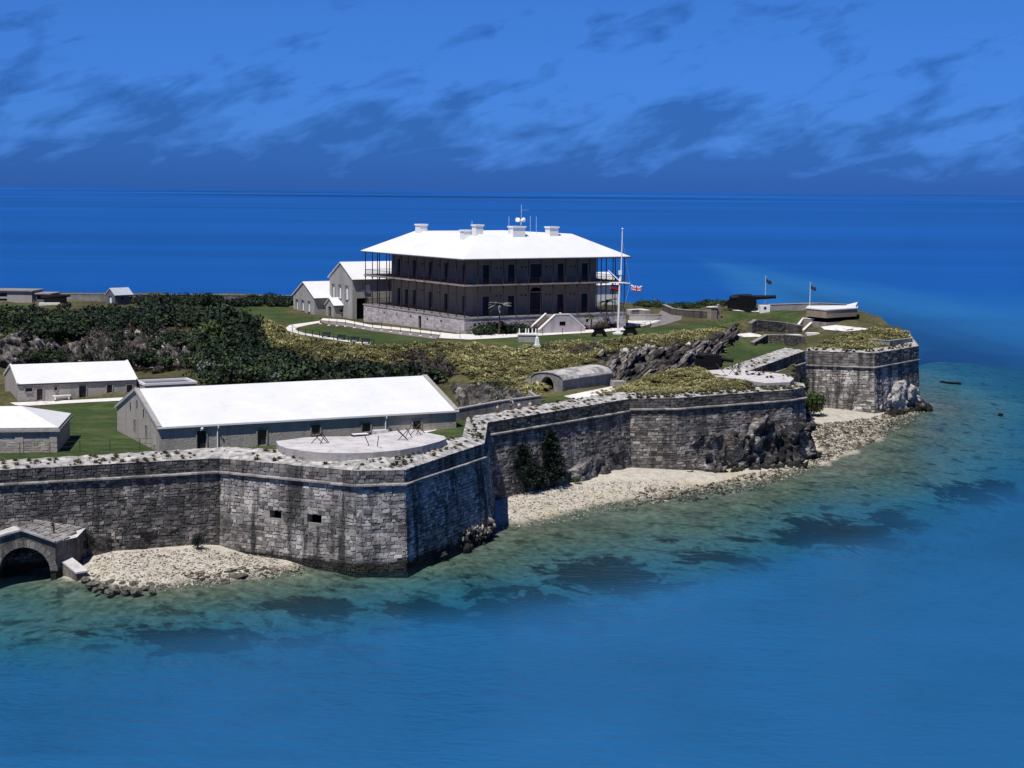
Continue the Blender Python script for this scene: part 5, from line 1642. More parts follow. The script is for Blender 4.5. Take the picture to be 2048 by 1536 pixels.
# beach stones, thousands of them
for nm, pl, n, sz, t in (
    ('beach_pebbles', [(165, 1152, .4), (330, 1182, 0), (620, 1146, 0), (520, 1104, .6), (330, 1098, 1.3), (190, 1106, 1.3)], 3400, (.04, .2), (.2, 1)),
    ('beach_pebbles', [(1000, 985, 1.4), (1260, 955, 1.4), (1345, 962, .6), (1480, 972, 0), (1330, 995, 0), (1100, 1045, 0), (1002, 1060, 0)], 3600, (.04, .2), (.3, 1)),
    ('shore_rubble', [(1400, 970, .2), (1610, 925, .4), (1640, 900, .6), (1620, 850, 1.6), (1748, 835, .6), (1860, 812, 0), (1800, 858, 0), (1700, 905, 0), (1600, 950, -.1), (1450, 990, -.1)], 4600, (.08, .45), (0, .68)),
    ('tide_rubble', [(1280, 985, .1), (1420, 968, .1), (1500, 975, 0), (1380, 1000, -.1), (1250, 1012, 0)], 420, (.1, .5), (0, .6)),
    ('tide_rubble', [(360, 1150, .3), (480, 1140, .3), (610, 1135, 0), (600, 1150, -.1), (440, 1172, -.1)], 200, (.12, .5), (0, .6)),
):
    q = pts_in(pl, n)
    rock_field(nm, q, on_bed(q, .02), sz, MAT['beach_stone'], ROCK_S, t=t, skew=3.0)
# dark boulders tumbled in the water beside the wing wall
meshes = []
for k in range(6):
    v, f = rock_proto(60 + k, 2, .35)
    me = bpy.data.meshes.new('boulder'); me.from_pydata([tuple(map(float, p)) for p in v], [], [tuple(map(int, x)) for x in f])
    me.attributes.new('tint', 'FLOAT', 'FACE').data.foreach_set('value', NR.uniform(.2, .8, len(f)).astype(np.float32))
    me.materials.append(MAT['wet_boulder']); meshes.append(me)
for (u, v, r) in ((172, 1163, .75), (186, 1172, 1.05), (200, 1158, .7), (206, 1178, .9), (222, 1168, .8), (232, 1182, .85), (216, 1186, .7), (246, 1170, .7), (252, 1184, .95), (268, 1172, .85), (272, 1186, .75), (288, 1178, .8), (302, 1172, .6), (304, 1184, .8), (322, 1178, .95), (190, 1182, .6), (240, 1160, .55), (262, 1162, .6), (282, 1164, .5), (178, 1154, .5)):
    p = P(u, v, 0)
    o = link('boulder', meshes[R.randrange(6)])
    o.location = (p[0], p[1], R.uniform(.0, .25)); o.scale = (r * .75, r * R.uniform(.5, .7), r * R.uniform(.38, .55)); o.rotation_euler = (R.uniform(-.3, .3), R.uniform(-.3, .3), R.uniform(0, 6))
    tag(o, 'dark wet boulder in the rubble heap at the waterline below the wing wall', 'boulder', 'boulders heaped at the waterline')
for (u, v, r, lab, mt) in ((470, 1156, 1.1, 'broad dark flat rock at the tide line below the bastion', 'wet_boulder'), (588, 1138, .9, 'brown rock at the far tip of the small beach under the bastion', 'beach_stone'), (884, 1112, .8, 'pale rock awash at the foot of the shaded bastion face', 'pale_rock'), (1532, 938, 1.5, 'low pinkish boulder at the foot of the middle bastion rock', 'rock'), (1900, 767, 0, '', '')):
    if not r: continue
    p = P(u, v, 0)
    o = link('rock', meshes[R.randrange(6)].copy()); o.data.materials[0] = MAT[mt]
    o.location = (p[0], p[1], .1); o.scale = (r * 1.2, r * .8, r * .45); o.rotation_euler = (0, .1, R.uniform(0, 6))
    tag(o, lab, 'rock')
# driftwood log and mooring buoy off the far bastion
p = P(1902, 768, 0)
mb = MB(); mb.tube([(-2.2, 0, .38), (-1.5, 0, .42), (-1.3, .02, .3), (0, .04, .2), (1.2, 0, .15), (2.0, -.03, .05)], [.16, .24, .2, .24, .23, .2], 8)
o = mb.build('driftwood', MAT['iron_black']); o.location = p; tag(o, 'black waterlogged log floating off the farthest bastion', 'log')
p = P(2001, 830, 0)
bo = thing('buoy', 'tiny dark buoy on the water far from the shore', 'buoy', p)
MB().lathe([(.35, -.2), (.5, 0), (.45, .2), (.2, .3)], n=10).build('float', MAT['iron_black'], bo)
MB().lathe([(.06, .25), (.05, .9), (.14, .95), (.1, 1.1)], n=6).build('staff', MAT['tuft'], bo)

# ------------------------------------------------------------------ grass tussocks
def tussock_proto(seed, nb=84):
    rr = random.Random(seed)
    V, F = [], []
    for k in range(nb):
        a = rr.uniform(0, 6.283); r0 = rr.uniform(0, .2); lean = rr.uniform(.08, .85) ** .8; h = rr.uniform(.65, 1.05) * (1 - .35 * lean)
        c, s = math.cos(a), math.sin(a)
        w = rr.uniform(.03, .07)
        b = Vector((c * r0, s * r0, -.1)); m = b + Vector((c * lean * .35, s * lean * .35, h * .75)); t = b + Vector((c * lean, s * lean, h * .85 - lean * .18))
        sd = Vector((-s, c, 0)) * w
        i = len(V)
        V += [b - sd, b + sd, m + sd * .9, m - sd * .9, t]
        F += [(i, i + 1, i + 2), (i, i + 2, i + 3), (i + 3, i + 2, i + 4)]
    return np.array([tuple(v) for v in V], np.float32), np.array(F, np.int32)


TUS = [tussock_proto(i) for i in range(7)]


def tussocks(name, pl, n, size, mat, dz=0.0, t=(.2, .9), zf=None, wind=.35):
    q = pts_in(pl, n) if isinstance(pl, list) else pl
    n = len(q)
    big = vnoise(q[:, 0], q[:, 1], 6.0, 3, 2)
    s = size[0] + (size[1] - size[0]) * np.clip(NR.random(n) ** 1.5 + big * .3, 0, 1.2)
    sc = np.stack([s * NR.uniform(.9, 1.3, n), s * NR.uniform(.9, 1.3, n), s * NR.uniform(.7, 1.05, n)], 1)
    z = (zf or ground_z)(q[:, 0], q[:, 1]) + dz
    tt = np.clip(NR.uniform(*t, n) + big * .5, 0, 1)
    V, F, T = scatter(TUS, np.column_stack([q, z]), NR.uniform(0, 6.28, n), sc, tt)
    # the sea wind lays the tips over
    o = mesh_np(name, V, F, mat, T)
    return tag(o, kind='stuff')


tussocks('slope_grass', [(885, 695, 11.8), (1000, 700, 11.8), (1070, 700, 11.8), (1092, 755, 9.6), (1075, 800, 9.1), (1040, 796, 9.3), (1000, 772, 9.6), (940, 748, 10), (885, 720, 11)], 560, (1.0, 2.0), MAT['tussock'], t=(.3, 1.0))
tussocks('slope_grass', [(520, 645, 11.6), (545, 655, 11.5), (600, 684, 11.6), (660, 690, 11.8), (760, 697, 11.8), (890, 694, 11.8), (890, 730, 10.3), (760, 745, 9.5), (640, 735, 9.8), (560, 715, 10.3), (508, 690, 10.9)], 900, (.9, 1.8), MAT['tussock'], t=(.15, .85))
tussocks('slope_grass', [(1070, 700, 11.7), (1200, 688, 12.0), (1300, 686, 12.0), (1390, 668, 12.0), (1440, 664, 12), (1400, 688, 11.6), (1300, 695, 11.5), (1200, 712, 11.2), (1190, 735, 10), (1090, 752, 9.7)], 560, (.9, 1.8), MAT['tussock'], t=(.2, .95))
tussocks('brow_grass', [(1100, 690, 11.9), (1240, 684, 12.1), (1390, 662, 12.1), (1440, 658, 12), (1440, 664, 12), (1390, 675, 11.9), (1240, 694, 11.8), (1100, 698, 11.8)], 170, (.9, 1.6), MAT['tussock'], t=(.45, 1))
tussocks('mound_grass', [(1235, 783, 9.3), (1300, 758, 10.2), (1370, 745, 10.9), (1425, 752, 11.0), (1500, 768, 10.7), (1590, 768, 10.6), (1600, 773, 10.5), (1480, 782, 10.4), (1345, 790, 10.3), (1250, 792, 9.8)], 620, (.6, 1.25), MAT['tussock'], t=(.35, 1.0))
tussocks('mound_grass', [(1612, 697, 10.8), (1680, 674, 11.8), (1740, 664, 12.0), (1815, 666, 11.9), (1820, 682, 11.2), (1760, 698, 11), (1640, 702, 10.8)], 560, (.6, 1.3), MAT['tussock'], t=(.25, .95))
tussocks('wild_grass', [(1440, 665, 10.5), (1470, 690, 9.3), (1440, 735, 9.1), (1390, 745, 9.2), (1440, 720, 9.1)], 130, (.4, .8), MAT['tussock'], t=(.3, .9))
tussocks('wild_grass', [(1130, 800, 9.2), (1230, 780, 9.3), (1260, 785, 9.6), (1180, 803, 9.2)], 120, (.3, .6), MAT['tussock'], t=(.5, 1))
tussocks('quarry_grass', [(40, 668, 13), (380, 668, 12.8), (400, 738, 9), (60, 735, 8.2)], 700, (.4, 1.0), MAT['leaf_brown'], .2)


# tufts rooted in the parapets
def tufts_on(line, zt, n, d0, d1, rise, depth, size=(.18, .42)):
    L = [np.array(p) for p in line]
    seg = [np.linalg.norm(L[i + 1] - L[i]) for i in range(len(L) - 1)]
    out = []
    for _ in range(n):
        r = R.uniform(0, sum(seg)); i = 0
        while r > seg[i] and i < len(seg) - 1: r -= seg[i]; i += 1
        t = (L[i + 1] - L[i]) / seg[i]; nn = np.array([t[1], -t[0]])
        d = R.uniform(d0, d1)
        p = L[i] + t * r - nn * d
        out.append((p[0], p[1], zt + rise * d / depth))
    return np.array(out)


tf = np.concatenate([tufts_on(W_WEST, 10.15, 130, .1, 3.2, .35, 3.4), tufts_on(W_NEAR[:3], 10.1, 30, .3, 3.5, .75, 5.0), tufts_on(W_SOUTH, 10.4, 90, .1, 3.4, .45, 3.6), np.column_stack([(lambda q: (q[:, 0], q[:, 1], np.full(len(q), 11.38)))(pts_in([(1440, 748, 11.35), (1575, 762, 11.35), (1580, 752, 11.35), (1500, 743, 11.35)], 26))][0]), tufts_on(W_MID[:4], 10.55, 260, .15, 2.6, .25, 2.6, ), tufts_on(W_EAST, 10.6, 60, .2, 3, .35, 3.4), tufts_on(W_FAR[:3], 11.0, 90, .3, 2.4, .3, 2.4), tufts_on(W_NEAR[3:], 10.35, 26, .2, 2.0, .75, 2.2), tufts_on(W_NEAR[2:4], 10.2, 40, .6, 3.0, .75, 3.4)])
n = len(tf)
s = NR.uniform(.22, .62, n)
V, F, T = scatter(TUS, tf, NR.uniform(0, 6.28, n), np.stack([s, s, s * .9], 1), NR.uniform(.05, .8, n))
tag(mesh_np('parapet_tufts', V, F, MAT['tuft'], T), kind='stuff')


# ------------------------------------------------------------------ shrubs and trees
def crown_proto(seed, nl, leaf, shell=.55, lumps=7):
    """leaves spread through a few overlapping lumps of a unit crown (z from 0 to about 1)"""
    rr = np.random.default_rng(seed)
    c = np.column_stack([rr.normal(0, .34, lumps), rr.normal(0, .34, lumps), rr.uniform(.3, .72, lumps)]); c[0] = (0, 0, .5)
    rad = rr.uniform(.26, .46, lumps)
    k = rr.integers(0, lumps, nl)
    d = rr.normal(0, 1, (nl, 3)); d /= np.linalg.norm(d, axis=1)[:, None]
    r = rad[k] * (shell + (1 - shell) * rr.random(nl)) * rr.uniform(.85, 1.15, nl)
    p = c[k] + d * r[:, None]
    p[:, 2] = np.maximum(p[:, 2], .02)
    nrm = d + rr.normal(0, .45, (nl, 3)); nrm /= np.linalg.norm(nrm, axis=1)[:, None]
    a = np.cross(nrm, rr.normal(0, 1, (nl, 3))); a /= np.linalg.norm(a, axis=1)[:, None]
    b = np.cross(nrm, a)
    s = leaf * rr.uniform(.6, 1.3, nl)[:, None]
    V = np.stack([p - a * s, p + b * s * .6, p + a * s, p - b * s * .6], 1).reshape(-1, 3)
    q = np.arange(nl)[:, None] * 4
    F = np.concatenate([q + [0, 1, 2], q + [0, 2, 3]], 0)
    return V.astype(np.float32), F.astype(np.int32)


SHRUB = [crown_proto(i, 260, .095) for i in range(8)]
core_v, core_f = ico(1)
core_v = np.array([(v[0] * .3, v[1] * .3, v[2] * .3 + .4) for v in core_v], np.float32); core_f = np.array(core_f, np.int32)


def thicket(name, pl, n, size, mat, t=(.1, .9), flat=(.7, 1.1), dz=-.2):
    q = pts_in(pl, n) if isinstance(pl, list) else pl
    n = len(q)
    s = NR.uniform(*size, n)
    sc = np.stack([s, s, s * NR.uniform(*flat, n)], 1)
    T = np.column_stack([q, ground_z(q[:, 0], q[:, 1]) + dz])
    a = NR.uniform(0, 6.28, n)
    tt = NR.uniform(*t, n)
    V, F, tn = scatter(SHRUB, T, a, sc, tt)
    V2, F2, t2 = scatter([(core_v, core_f)], T, a, sc, tt * .3)
    return tag(mesh_np(name, np.concatenate([V, V2]), np.concatenate([F, F2 + len(V)]), mat, np.concatenate([tn, t2])), kind='stuff')


thicket('slope_thicket', [(395, 652, 13), (490, 650, 12.3), (515, 702, 10.7), (600, 738, 9.6), (760, 752, 9.3), (870, 752, 9.3), (885, 770, 8.7), (700, 772, 8.3), (420, 774, 8.2), (375, 735, 8.8), (420, 700, 10.6)], 250, (1.5, 4.2), MAT['leaf_dark'], t=(.05, .95))
thicket('slope_thicket', [(400, 690, 11), (510, 705, 10.7), (620, 744, 9.5), (800, 756, 9.2), (820, 768, 8.6), (420, 770, 8.3)], 75, (1.2, 3.4), MAT['leaf_mid'], t=(.3, 1))
thicket('plateau_thicket', [(-40, 646, 13.5), (120, 642, 13.5), (200, 638, 13.4), (280, 630, 13.4), (360, 628, 13.2), (400, 650, 13), (300, 662, 13.2), (100, 668, 13.2), (-40, 662, 13.4)], 200, (2.0, 3.6), MAT['leaf_dark'], t=(.05, .9))
thicket('plateau_thicket', [(-40, 648, 13.5), (300, 642, 13.3), (400, 650, 13), (200, 664, 13.3), (-40, 664, 13.4)], 50, (1.6, 2.8), MAT['leaf_mid'], t=(.2, .8))
thicket('skyline_thicket', [(250, 602, 13.4), (585, 604, 12.9), (580, 611, 12.8), (300, 612, 13.3)], 110, (1.8, 3.0), MAT['leaf_dark'], t=(0, .7), flat=(.6, .9))
thicket('skyline_thicket', [(1262, 607, 12.6), (1480, 612, 13), (1470, 618, 13), (1380, 619, 12.4), (1262, 613, 12.4)], 70, (1.4, 2.6), MAT['leaf_mid'], t=(.0, .6), flat=(.4, .7))
thicket('brown_scrub', [(800, 722, 10.6), (880, 716, 10.9), (895, 752, 9.6), (840, 756, 9.2), (795, 745, 9.7)], 40, (1.2, 2.4), MAT['leaf_brown'], t=(.1, .8))
thicket('brown_scrub', [(1085, 702, 11.4), (1190, 700, 11.6), (1180, 720, 10.8), (1100, 726, 10.6)], 26, (1.0, 1.9), MAT['leaf_brown'], t=(.2, .8))
thicket('brown_scrub', [(200, 662, 13.2), (400, 664, 13), (400, 690, 11.4), (250, 676, 12.2)], 34, (1.2, 2.2), MAT['leaf_brown'], t=(.0, .8))
thicket('quarry_scrub', [(0, 668, 13.2), (400, 668, 13.0), (430, 705, 10.4), (400, 740, 8.8), (200, 738, 8.2), (0, 734, 8.2)], 62, (1.1, 2.8), MAT['leaf_dark'], t=(.1, .9), flat=(.6, 1.0), dz=.9)
thicket('quarry_scrub', [(40, 668, 13.2), (400, 668, 13.0), (420, 715, 10), (300, 735, 8.6), (100, 735, 8.2)], 34, (1.0, 2.4), MAT['leaf_brown'], t=(.1, .9), flat=(.6, 1.0), dz=.8)
thicket('scrub', [(905, 770, 8.9), (1000, 775, 9.5), (1060, 800, 9.2), (930, 815, 8.8)], 16, (.7, 1.5), MAT['leaf_dark'])
thicket('house_shrubs', [(952, 672, 12.3), (1060, 667, 12.3), (1056, 664, 12.3), (952, 669, 12.3)], 30, (1.5, 2.7), MAT['leaf_dark'], t=(.1, .8))
thicket('house_shrubs', [(1168, 660, 12.3), (1232, 657, 12.3), (1232, 655, 12.3), (1168, 657.5, 12.3)], 14, (1.0, 1.9), MAT['leaf_brown'], t=(.0, .6))


def shrub(name, label, cat, p, r, h, mat, seed=0, nl=420, leaf=.085, group=None, stem=.08, z=None, lean=0):
    t = thing(name, label, cat, (p[0], p[1], p[2]), R.uniform(0, 6), group)
    v, f = crown_proto(seed + 40, nl, leaf, .35, 10)
    v2, f2 = ico(1)
    v = v * np.array([r, r, h]) + np.array([0, 0, h * .02])
    mesh_np('crown', v, f, mat, np.clip(NR.normal(.5, .25, len(f) // 2).repeat(2)[:len(f)], 0, 1), t)
    mb = MB()
    mb.tube([(0, 0, -.4), (.05, .03, h * .3), (-.04, .05, h * .62)], [stem * 1.4, stem, stem * .4], 6)
    for a in range(4):
        q = a * 1.6
        mb.tube([(.03, .02, h * (.2 + .08 * a)), (r * .35 * math.cos(q), r * .35 * math.sin(q), h * (.45 + .08 * a))], [stem * .6, stem * .25], 5)
    mb.build('trunk', MAT['bark'], t)
    return t


def bed_p(u, v):
    q = P(u, v, 1.2)
    return np.array([q[0], q[1], float(bed_z(q[0], q[1]))])


def pine(label, p, h, r, seed):
    t = thing('pine_tree', label, 'pine tree', p, seed)
    mb = MB(); mb.tube([(0, 0, -.5), (.1, 0, h * .4), (0, .1, h * .97)], [.2, .14, .03], 7)
    rr = np.random.default_rng(seed)
    Vs, Fs, off = [], [], 0
    for k in range(96):
        s = (k + .5) / 96
        z = h * (.05 + .93 * s)
        a = k * 2.4 + rr.uniform(-.4, .4); L = r * (1 - s) ** .75 * rr.uniform(.65, 1.2) + .25
        tip = np.array([math.cos(a) * L, math.sin(a) * L, z + L * rr.uniform(.15, .5)])
        mb.tube([(0, 0, z), tuple(tip)], [.05 * (1 - s) + .015, .01], 4)
        n = int(30 + 40 * (1 - s))
        w = rr.random(n) ** .7
        c = np.array([0, 0, z])[None] * (1 - w)[:, None] + tip[None] * w[:, None] + rr.normal(0, .16, (n, 3))
        d = (tip - [0, 0, z]); d = d / np.linalg.norm(d)
        d = d[None] + rr.normal(0, .55, (n, 3)); d /= np.linalg.norm(d, axis=1)[:, None]
        sd = np.cross(d, rr.normal(0, 1, (n, 3))); sd /= np.linalg.norm(sd, axis=1)[:, None]
        ln = rr.uniform(.18, .42, n)[:, None]
        V = np.stack([c - sd * .1, c + sd * .1, c + d * ln], 1).reshape(-1, 3)
        Vs.append(V); Fs.append(np.arange(3 * n).reshape(-1, 3) + off); off += 3 * n
    mb.build('trunk', MAT['bark'], t)
    V, F = np.concatenate(Vs), np.concatenate(Fs)
    mesh_np('crown', V, F, MAT['leaf_pine'], rr.uniform(0, 1, len(F)), t)


pine('dark bushy pine at the foot of the sea wall, next to the shaded bastion flank', bed_p(1042, 984), 5.8, 2.5, 3)
pine('slimmer dark pine leaning on the sea wall, further from the shaded flank', bed_p(1100, 974), 6.9, 2.0, 5)
pine('small dark seedling pine between the two tall ones on the beach', bed_p(1074, 978), 2.6, 1.1, 8)
shrub('shrub', 'low bright green bush on the white beach below the sea wall', 'shrub', bed_p(1150, 966), 1.5, .75, MAT['leaf_mid'], 1)
shrub('shrub', 'green bush in the dark corner between the middle and farthest bastions', 'shrub', bed_p(1622, 838), 2.8, 4.2, MAT['leaf_mid'], 2, 1300)
shrub('shrub', 'dark leafy bush growing up the corner beside the farthest bastion', 'shrub', P(1606, 812, 1.8), 1.8, 5.0, MAT['leaf_dark'], 3, 900)
shrub('shrub', 'small dark bush at the foot of the near curtain wall beside the beach', 'shrub', bed_p(396, 1098), 1.4, 1.7, MAT['leaf_pine'], 4)
shrub('shrub', 'thin dark shrub rooted in the wall above the water gate', 'shrub', P(178, 1092, 2.0), .7, 2.0, MAT['leaf_pine'], 5, 160)
shrub('shrub', 'little dark plant sprouting from the water gate roof', 'shrub', P(107, 1062, 4.4), .5, 1.1, MAT['leaf_pine'], 6, 110)
shrub('shrub', 'silver grey bush behind the lean-to at the foot of the wooded slope', 'shrub', gp(408, 762), 2.6, 3.2, MAT['leaf_grey'], 7, 520)
shrub('shrub', 'pale grey bush above the middle of the long shed roof', 'shrub', gp(550, 766), 2.0, 2.0, MAT['leaf_grey'], 8, 320)
shrub('shrub', 'round dark tree crown standing alone on the western skyline', 'tree', gp(412, 613), 2.8, 2.9, MAT['leaf_dark'], 9, 600, stem=.15)
shrub('shrub', 'dark bushy tree beside the far hut on the skyline', 'tree', gp(325, 618), 3.6, 3.0, MAT['leaf_dark'], 10, 600, stem=.15)
shrub('shrub', 'dark small tree below the old gun on the far plateau', 'tree', gp(130, 622), 1.9, 2.2, MAT['leaf_pine'], 11, 400, stem=.12)
for i, (u, v, r, h, m_) in enumerate(((455, 655, 4.5, 4.5, 'leaf_dark'), (500, 668, 4.2, 4.2, 'leaf_dark'), (430, 690, 4.5, 4.2, 'leaf_mid'), (480, 715, 4.5, 4.0, 'leaf_dark'), (560, 748, 4.6, 3.2, 'leaf_dark'), (640, 756, 4.6, 2.8, 'leaf_mid'), (720, 760, 4.4, 2.8, 'leaf_dark'), (400, 745, 3.6, 3.4, 'leaf_mid'), (600, 764, 3.6, 2.6, 'leaf_dark'), (800, 762, 3.2, 2.4, 'leaf_mid'))):
    shrub('shrub', 'leafy dark tree in the wooded slope above the long shed', 'tree', gp(u, v), r, h, MAT[m_], 20 + i, 620, .08, 'trees on the wooded slope')
for i, (u, v, r, h) in enumerate(((30, 650, 4, 2.6), (95, 654, 4.2, 2.6), (160, 646, 4.2, 2.4), (230, 642, 4.4, 3.2), (300, 646, 4.0, 3.0), (350, 652, 3.6, 2.8), (200, 644, 4.0, 1.8), (262, 630, 4.0, 1.8), (140, 652, 3.6, 2.6))):
    shrub('shrub', 'leafy dark tree in the belt above the quarry face', 'tree', gp(u, v), r, h, MAT['leaf_dark' if i % 3 else 'leaf_mid'], 40 + i, 620, .08, 'trees above the quarry face')


def palm(label, p, h, n, L, seed, mat='leaf_brown'):
    t = thing('palm_tree', label, 'palm tree', p)
    rr = random.Random(seed)
    mb = MB(); mb.tube([(0, 0, -.3), (.05, .02, h * .5), (.1, 0, h)], [.17, .13, .11], 8); mb.build('trunk', MAT['bark'], t)
    for k in range(n):
        a = k * 2.4 + rr.uniform(-.2, .2); el = rr.uniform(-.1, 1.0)
        fb = MB()
        pts = []
        for s in np.linspace(0, 1, 6):
            r = L * s
            pts.append(Vector((.1 + math.cos(a) * r * math.cos(el * (1 - s)), math.sin(a) * r * math.cos(el * (1 - s)), h + r * math.sin(el) - 1.0 * L * .5 * s * s)))
        sd = Vector((-math.sin(a), math.cos(a), 0))
        for i in range(5):
            w0, w1 = .28 * L * .5 * (1 - abs(i / 5 - .35)), .28 * L * .5 * (1 - abs((i + 1) / 5 - .35)) * (i < 4)
            for sg in (1, -1):
                fb.poly([pts[i], pts[i + 1], pts[i + 1] + sd * w1 * sg - Vector((0, 0, .12)), pts[i] + sd * w0 * sg - Vector((0, 0, .12))], rr.random())
        fb.build('frond', MAT[mat], t)


palm('palm with a pale feathery head in front of the dark verandas', gp(998, 670), 5.2, 18, 2.1, 1, 'leaf_grey')
palm('tall dark bare palm near the eastern corner of the veranda house', gp(1212, 658), 5.0, 11, 1.9, 2, 'leaf_pine')
palm('short palm in the shade by the foot of the stairs', gp(1182, 660), 2.6, 12, 1.3, 3, 'leaf_dark')

# ------------------------------------------------------------------ sheets of paving on the hilltop and works
def sheet(name, pl, z, mat, kind='structure', thick=.05):
    """a slab following a surveyed outline, standing on the ground"""
    pts = [P(u, v, z)[:2] for u, v in pl]
    a = sum(pts[i][0] * pts[(i + 1) % len(pts)][1] - pts[(i + 1) % len(pts)][0] * pts[i][1] for i in range(len(pts)))
    if a < 0: pts = pts[::-1]
    mb = MB()
    mb.prism(pts, z - .35, z + thick)
    return tag(mb.build(name, MAT[mat]), kind=kind)


def ribbon(name, top, bot, mat, dz=.06, kind='structure'):
    """a path between two surveyed edges, laid on the ground"""
    mb = MB()
    def dens(pl):
        out = []
        for i in range(len(pl) - 1):
            for s in np.linspace(0, 1, 7)[:-1]:
                out.append((pl[i][0] * (1 - s) + pl[i + 1][0] * s, pl[i][1] * (1 - s) + pl[i + 1][1] * s))
        return out + [pl[-1]]
    A = [gp(*q) for q in dens(top)]; B = [gp(*q) for q in dens(bot)]
    for i in range(len(A) - 1):
        rows = []
        for s in np.linspace(0, 1, 5):
            a = A[i] * (1 - s) + B[i] * s; b = A[i + 1] * (1 - s) + B[i + 1] * s
            rows.append((np.array([a[0], a[1], float(ground_z(a[0], a[1])) + dz]), np.array([b[0], b[1], float(ground_z(b[0], b[1])) + dz])))
        for k in range(4):
            mb.poly([rows[k][0], rows[k][1], rows[k + 1][1], rows[k + 1][0]][::-1])
    return tag(mb.build(name, MAT[mat]), kind=kind)


ribbon('path', [(646, 637), (690, 640), (740, 650), (800, 656), (860, 663), (932, 671)], [(640, 641), (690, 645), (740, 655), (800, 661), (860, 668), (930, 676)], 'white_path')
ribbon('gravel_path', [(640, 642), (690, 646), (740, 656), (800, 662), (880, 672)], [(650, 648), (690, 653), (740, 662), (800, 670), (872, 679)], 'grey_path')
ribbon('path', [(640, 642), (612, 646), (580, 650), (572, 656), (575, 662), (600, 669), (640, 676), (690, 684), (740, 690)], [(640, 646), (618, 650), (596, 655), (590, 659), (594, 662), (612, 667), (645, 673), (690, 680), (742, 686)], 'white_path')
ribbon('path', [(880, 669), (932, 669), (1000, 669), (1060, 667), (1200, 659), (1262, 654)], [(878, 677), (940, 680), (1000, 677), (1060, 673), (1200, 665), (1262, 660)], 'white_path', .09)
ribbon('forecourt', [(1256, 641), (1290, 642), (1322, 641)], [(1256, 657), (1290, 652), (1318, 644)], 'white_path', .08)
ribbon('gravel_drive', [(1322, 622), (1345, 624), (1365, 630)], [(1300, 656), (1330, 650), (1362, 640)], 'grey_path')
ribbon('path', [(1470, 669), (1500, 666), (1520, 670)], [(1478, 675), (1510, 674), (1530, 674)], 'white_path')
ribbon('path', [(20, 806), (140, 801), (280, 794)], [(60, 812), (160, 806), (284, 800)], 'white_path')
ribbon('path', [(1128, 793), (1180, 782), (1225, 773)], [(1150, 801), (1200, 790), (1240, 781)], 'white_path')
ribbon('path', [(800, 868), (850, 857), (895, 851)], [(800, 874), (850, 866), (870, 862)], 'white_path')

# ---- low walls
def low_wall(name, label, pts_px, h, w, mat, top_mat=None, cat='wall', foot=None):
    pts = [gp(u, v) for u, v in pts_px]
    t = thing(name, label, cat, pts[0])
    L = [p[:2] for p in pts]
    a, b = offs(L, w / 2), offs(L, -w / 2)
    mb = MB(); tp = MB()
    hs = h if isinstance(h, (list, tuple)) else [h] * len(pts)
    for i in range(len(L) - 1):
        z0, z1 = pts[i][2], pts[i + 1][2]
        q = [(*a[i], z0 - .8), (*a[i + 1], z1 - .8), (*b[i + 1], z1 - .8), (*b[i], z0 - .8)]
        r = [(*a[i], z0 + hs[i]), (*a[i + 1], z1 + hs[i + 1]), (*b[i + 1], z1 + hs[i + 1]), (*b[i], z0 + hs[i])]
        mb.add(q + r, [(0, 1, 5, 4), (2, 3, 7, 6), (3, 0, 4, 7), (1, 2, 6, 5), (4, 5, 6, 7)])
        o = .06
        a2, b2 = offs(L, w / 2 + o), offs(L, -w / 2 - o)
        r = [(*a2[i], z0 + hs[i] + .005), (*a2[i + 1], z1 + hs[i + 1] + .005), (*b2[i + 1], z1 + hs[i + 1] + .005), (*b2[i], z0 + hs[i] + .005)]
        tp.add(r + [(x, y, z + .14) for x, y, z in r], [(0, 1, 5, 4), (2, 3, 7, 6), (3, 0, 4, 7), (1, 2, 6, 5), (4, 5, 6, 7), (3, 2, 1, 0)])
    mb.build('wall', MAT[mat], t, world=True)
    tp.build('coping', MAT[top_mat or mat], t, world=True)
    return t


low_wall('ramp_wall', 'long dark retaining wall climbing behind the walkers to the vaulted magazine', [(790, 868), (860, 850), (925, 838), (1000, 824), (1080, 812)], [.5, 1.2, 1.35, 1.35, 1.3], .5, 'vault_stone', 'grey_render')
low_wall('kerb_wall', 'triangular grey stub wall at the upper end of the dark retaining wall', [(1058, 800), (1080, 802)], [1.2, .2], .4, 'grey_render')
low_wall('forecourt_wall', 'plain grey forecourt wall beside the eastern corner of the veranda house', [(1258, 642), (1290, 642), (1322, 641)], 1.15, .4, 'grey_render')
low_wall('forecourt_wall', 'upper white topped wall behind the grey forecourt wall', [(1258, 629), (1280, 628), (1294, 630)], .9, 1.4, 'grey_render', 'white_path')
low_wall('stone_wall', 'low pale topped stone wall between the gravel drive and the gate pillar', [(1328, 622), (1345, 630), (1380, 634), (1415, 636)], 1.3, .6, 'rubble_stone', 'cordon_stone')
low_wall('rampart', 'grey rampart along the far western shore behind the trees', [(70, 601), (210, 602), (400, 603), (600, 605)], 1.4, 1.0, 'vault_stone')
low_wall('parapet', 'long low pale parapet with small loopholes, on the skyline beyond the white plinth', [(1538, 622), (1600, 620), (1640, 619), (1705, 622)], 1.25, .8, 'grey_render')
pil = gp(1424, 638)
t = thing('gate_pillar', 'square stone gate pillar with a flat cap, below the big black gun', 'gate pillar', pil, .5)
MB().box(-.7, -.7, -.5, .7, .7, 2.3).build('shaft', MAT['house_stone'], t); MB().box(-.85, -.85, 2.3, .85, .85, 2.5).build('cap', MAT['white_path'], t)
p2 = gp(1436, 636)
t = thing('gate_pillar', 'narrow stone gate pillar without a cap, beside the capped one', 'gate pillar', p2, .5)
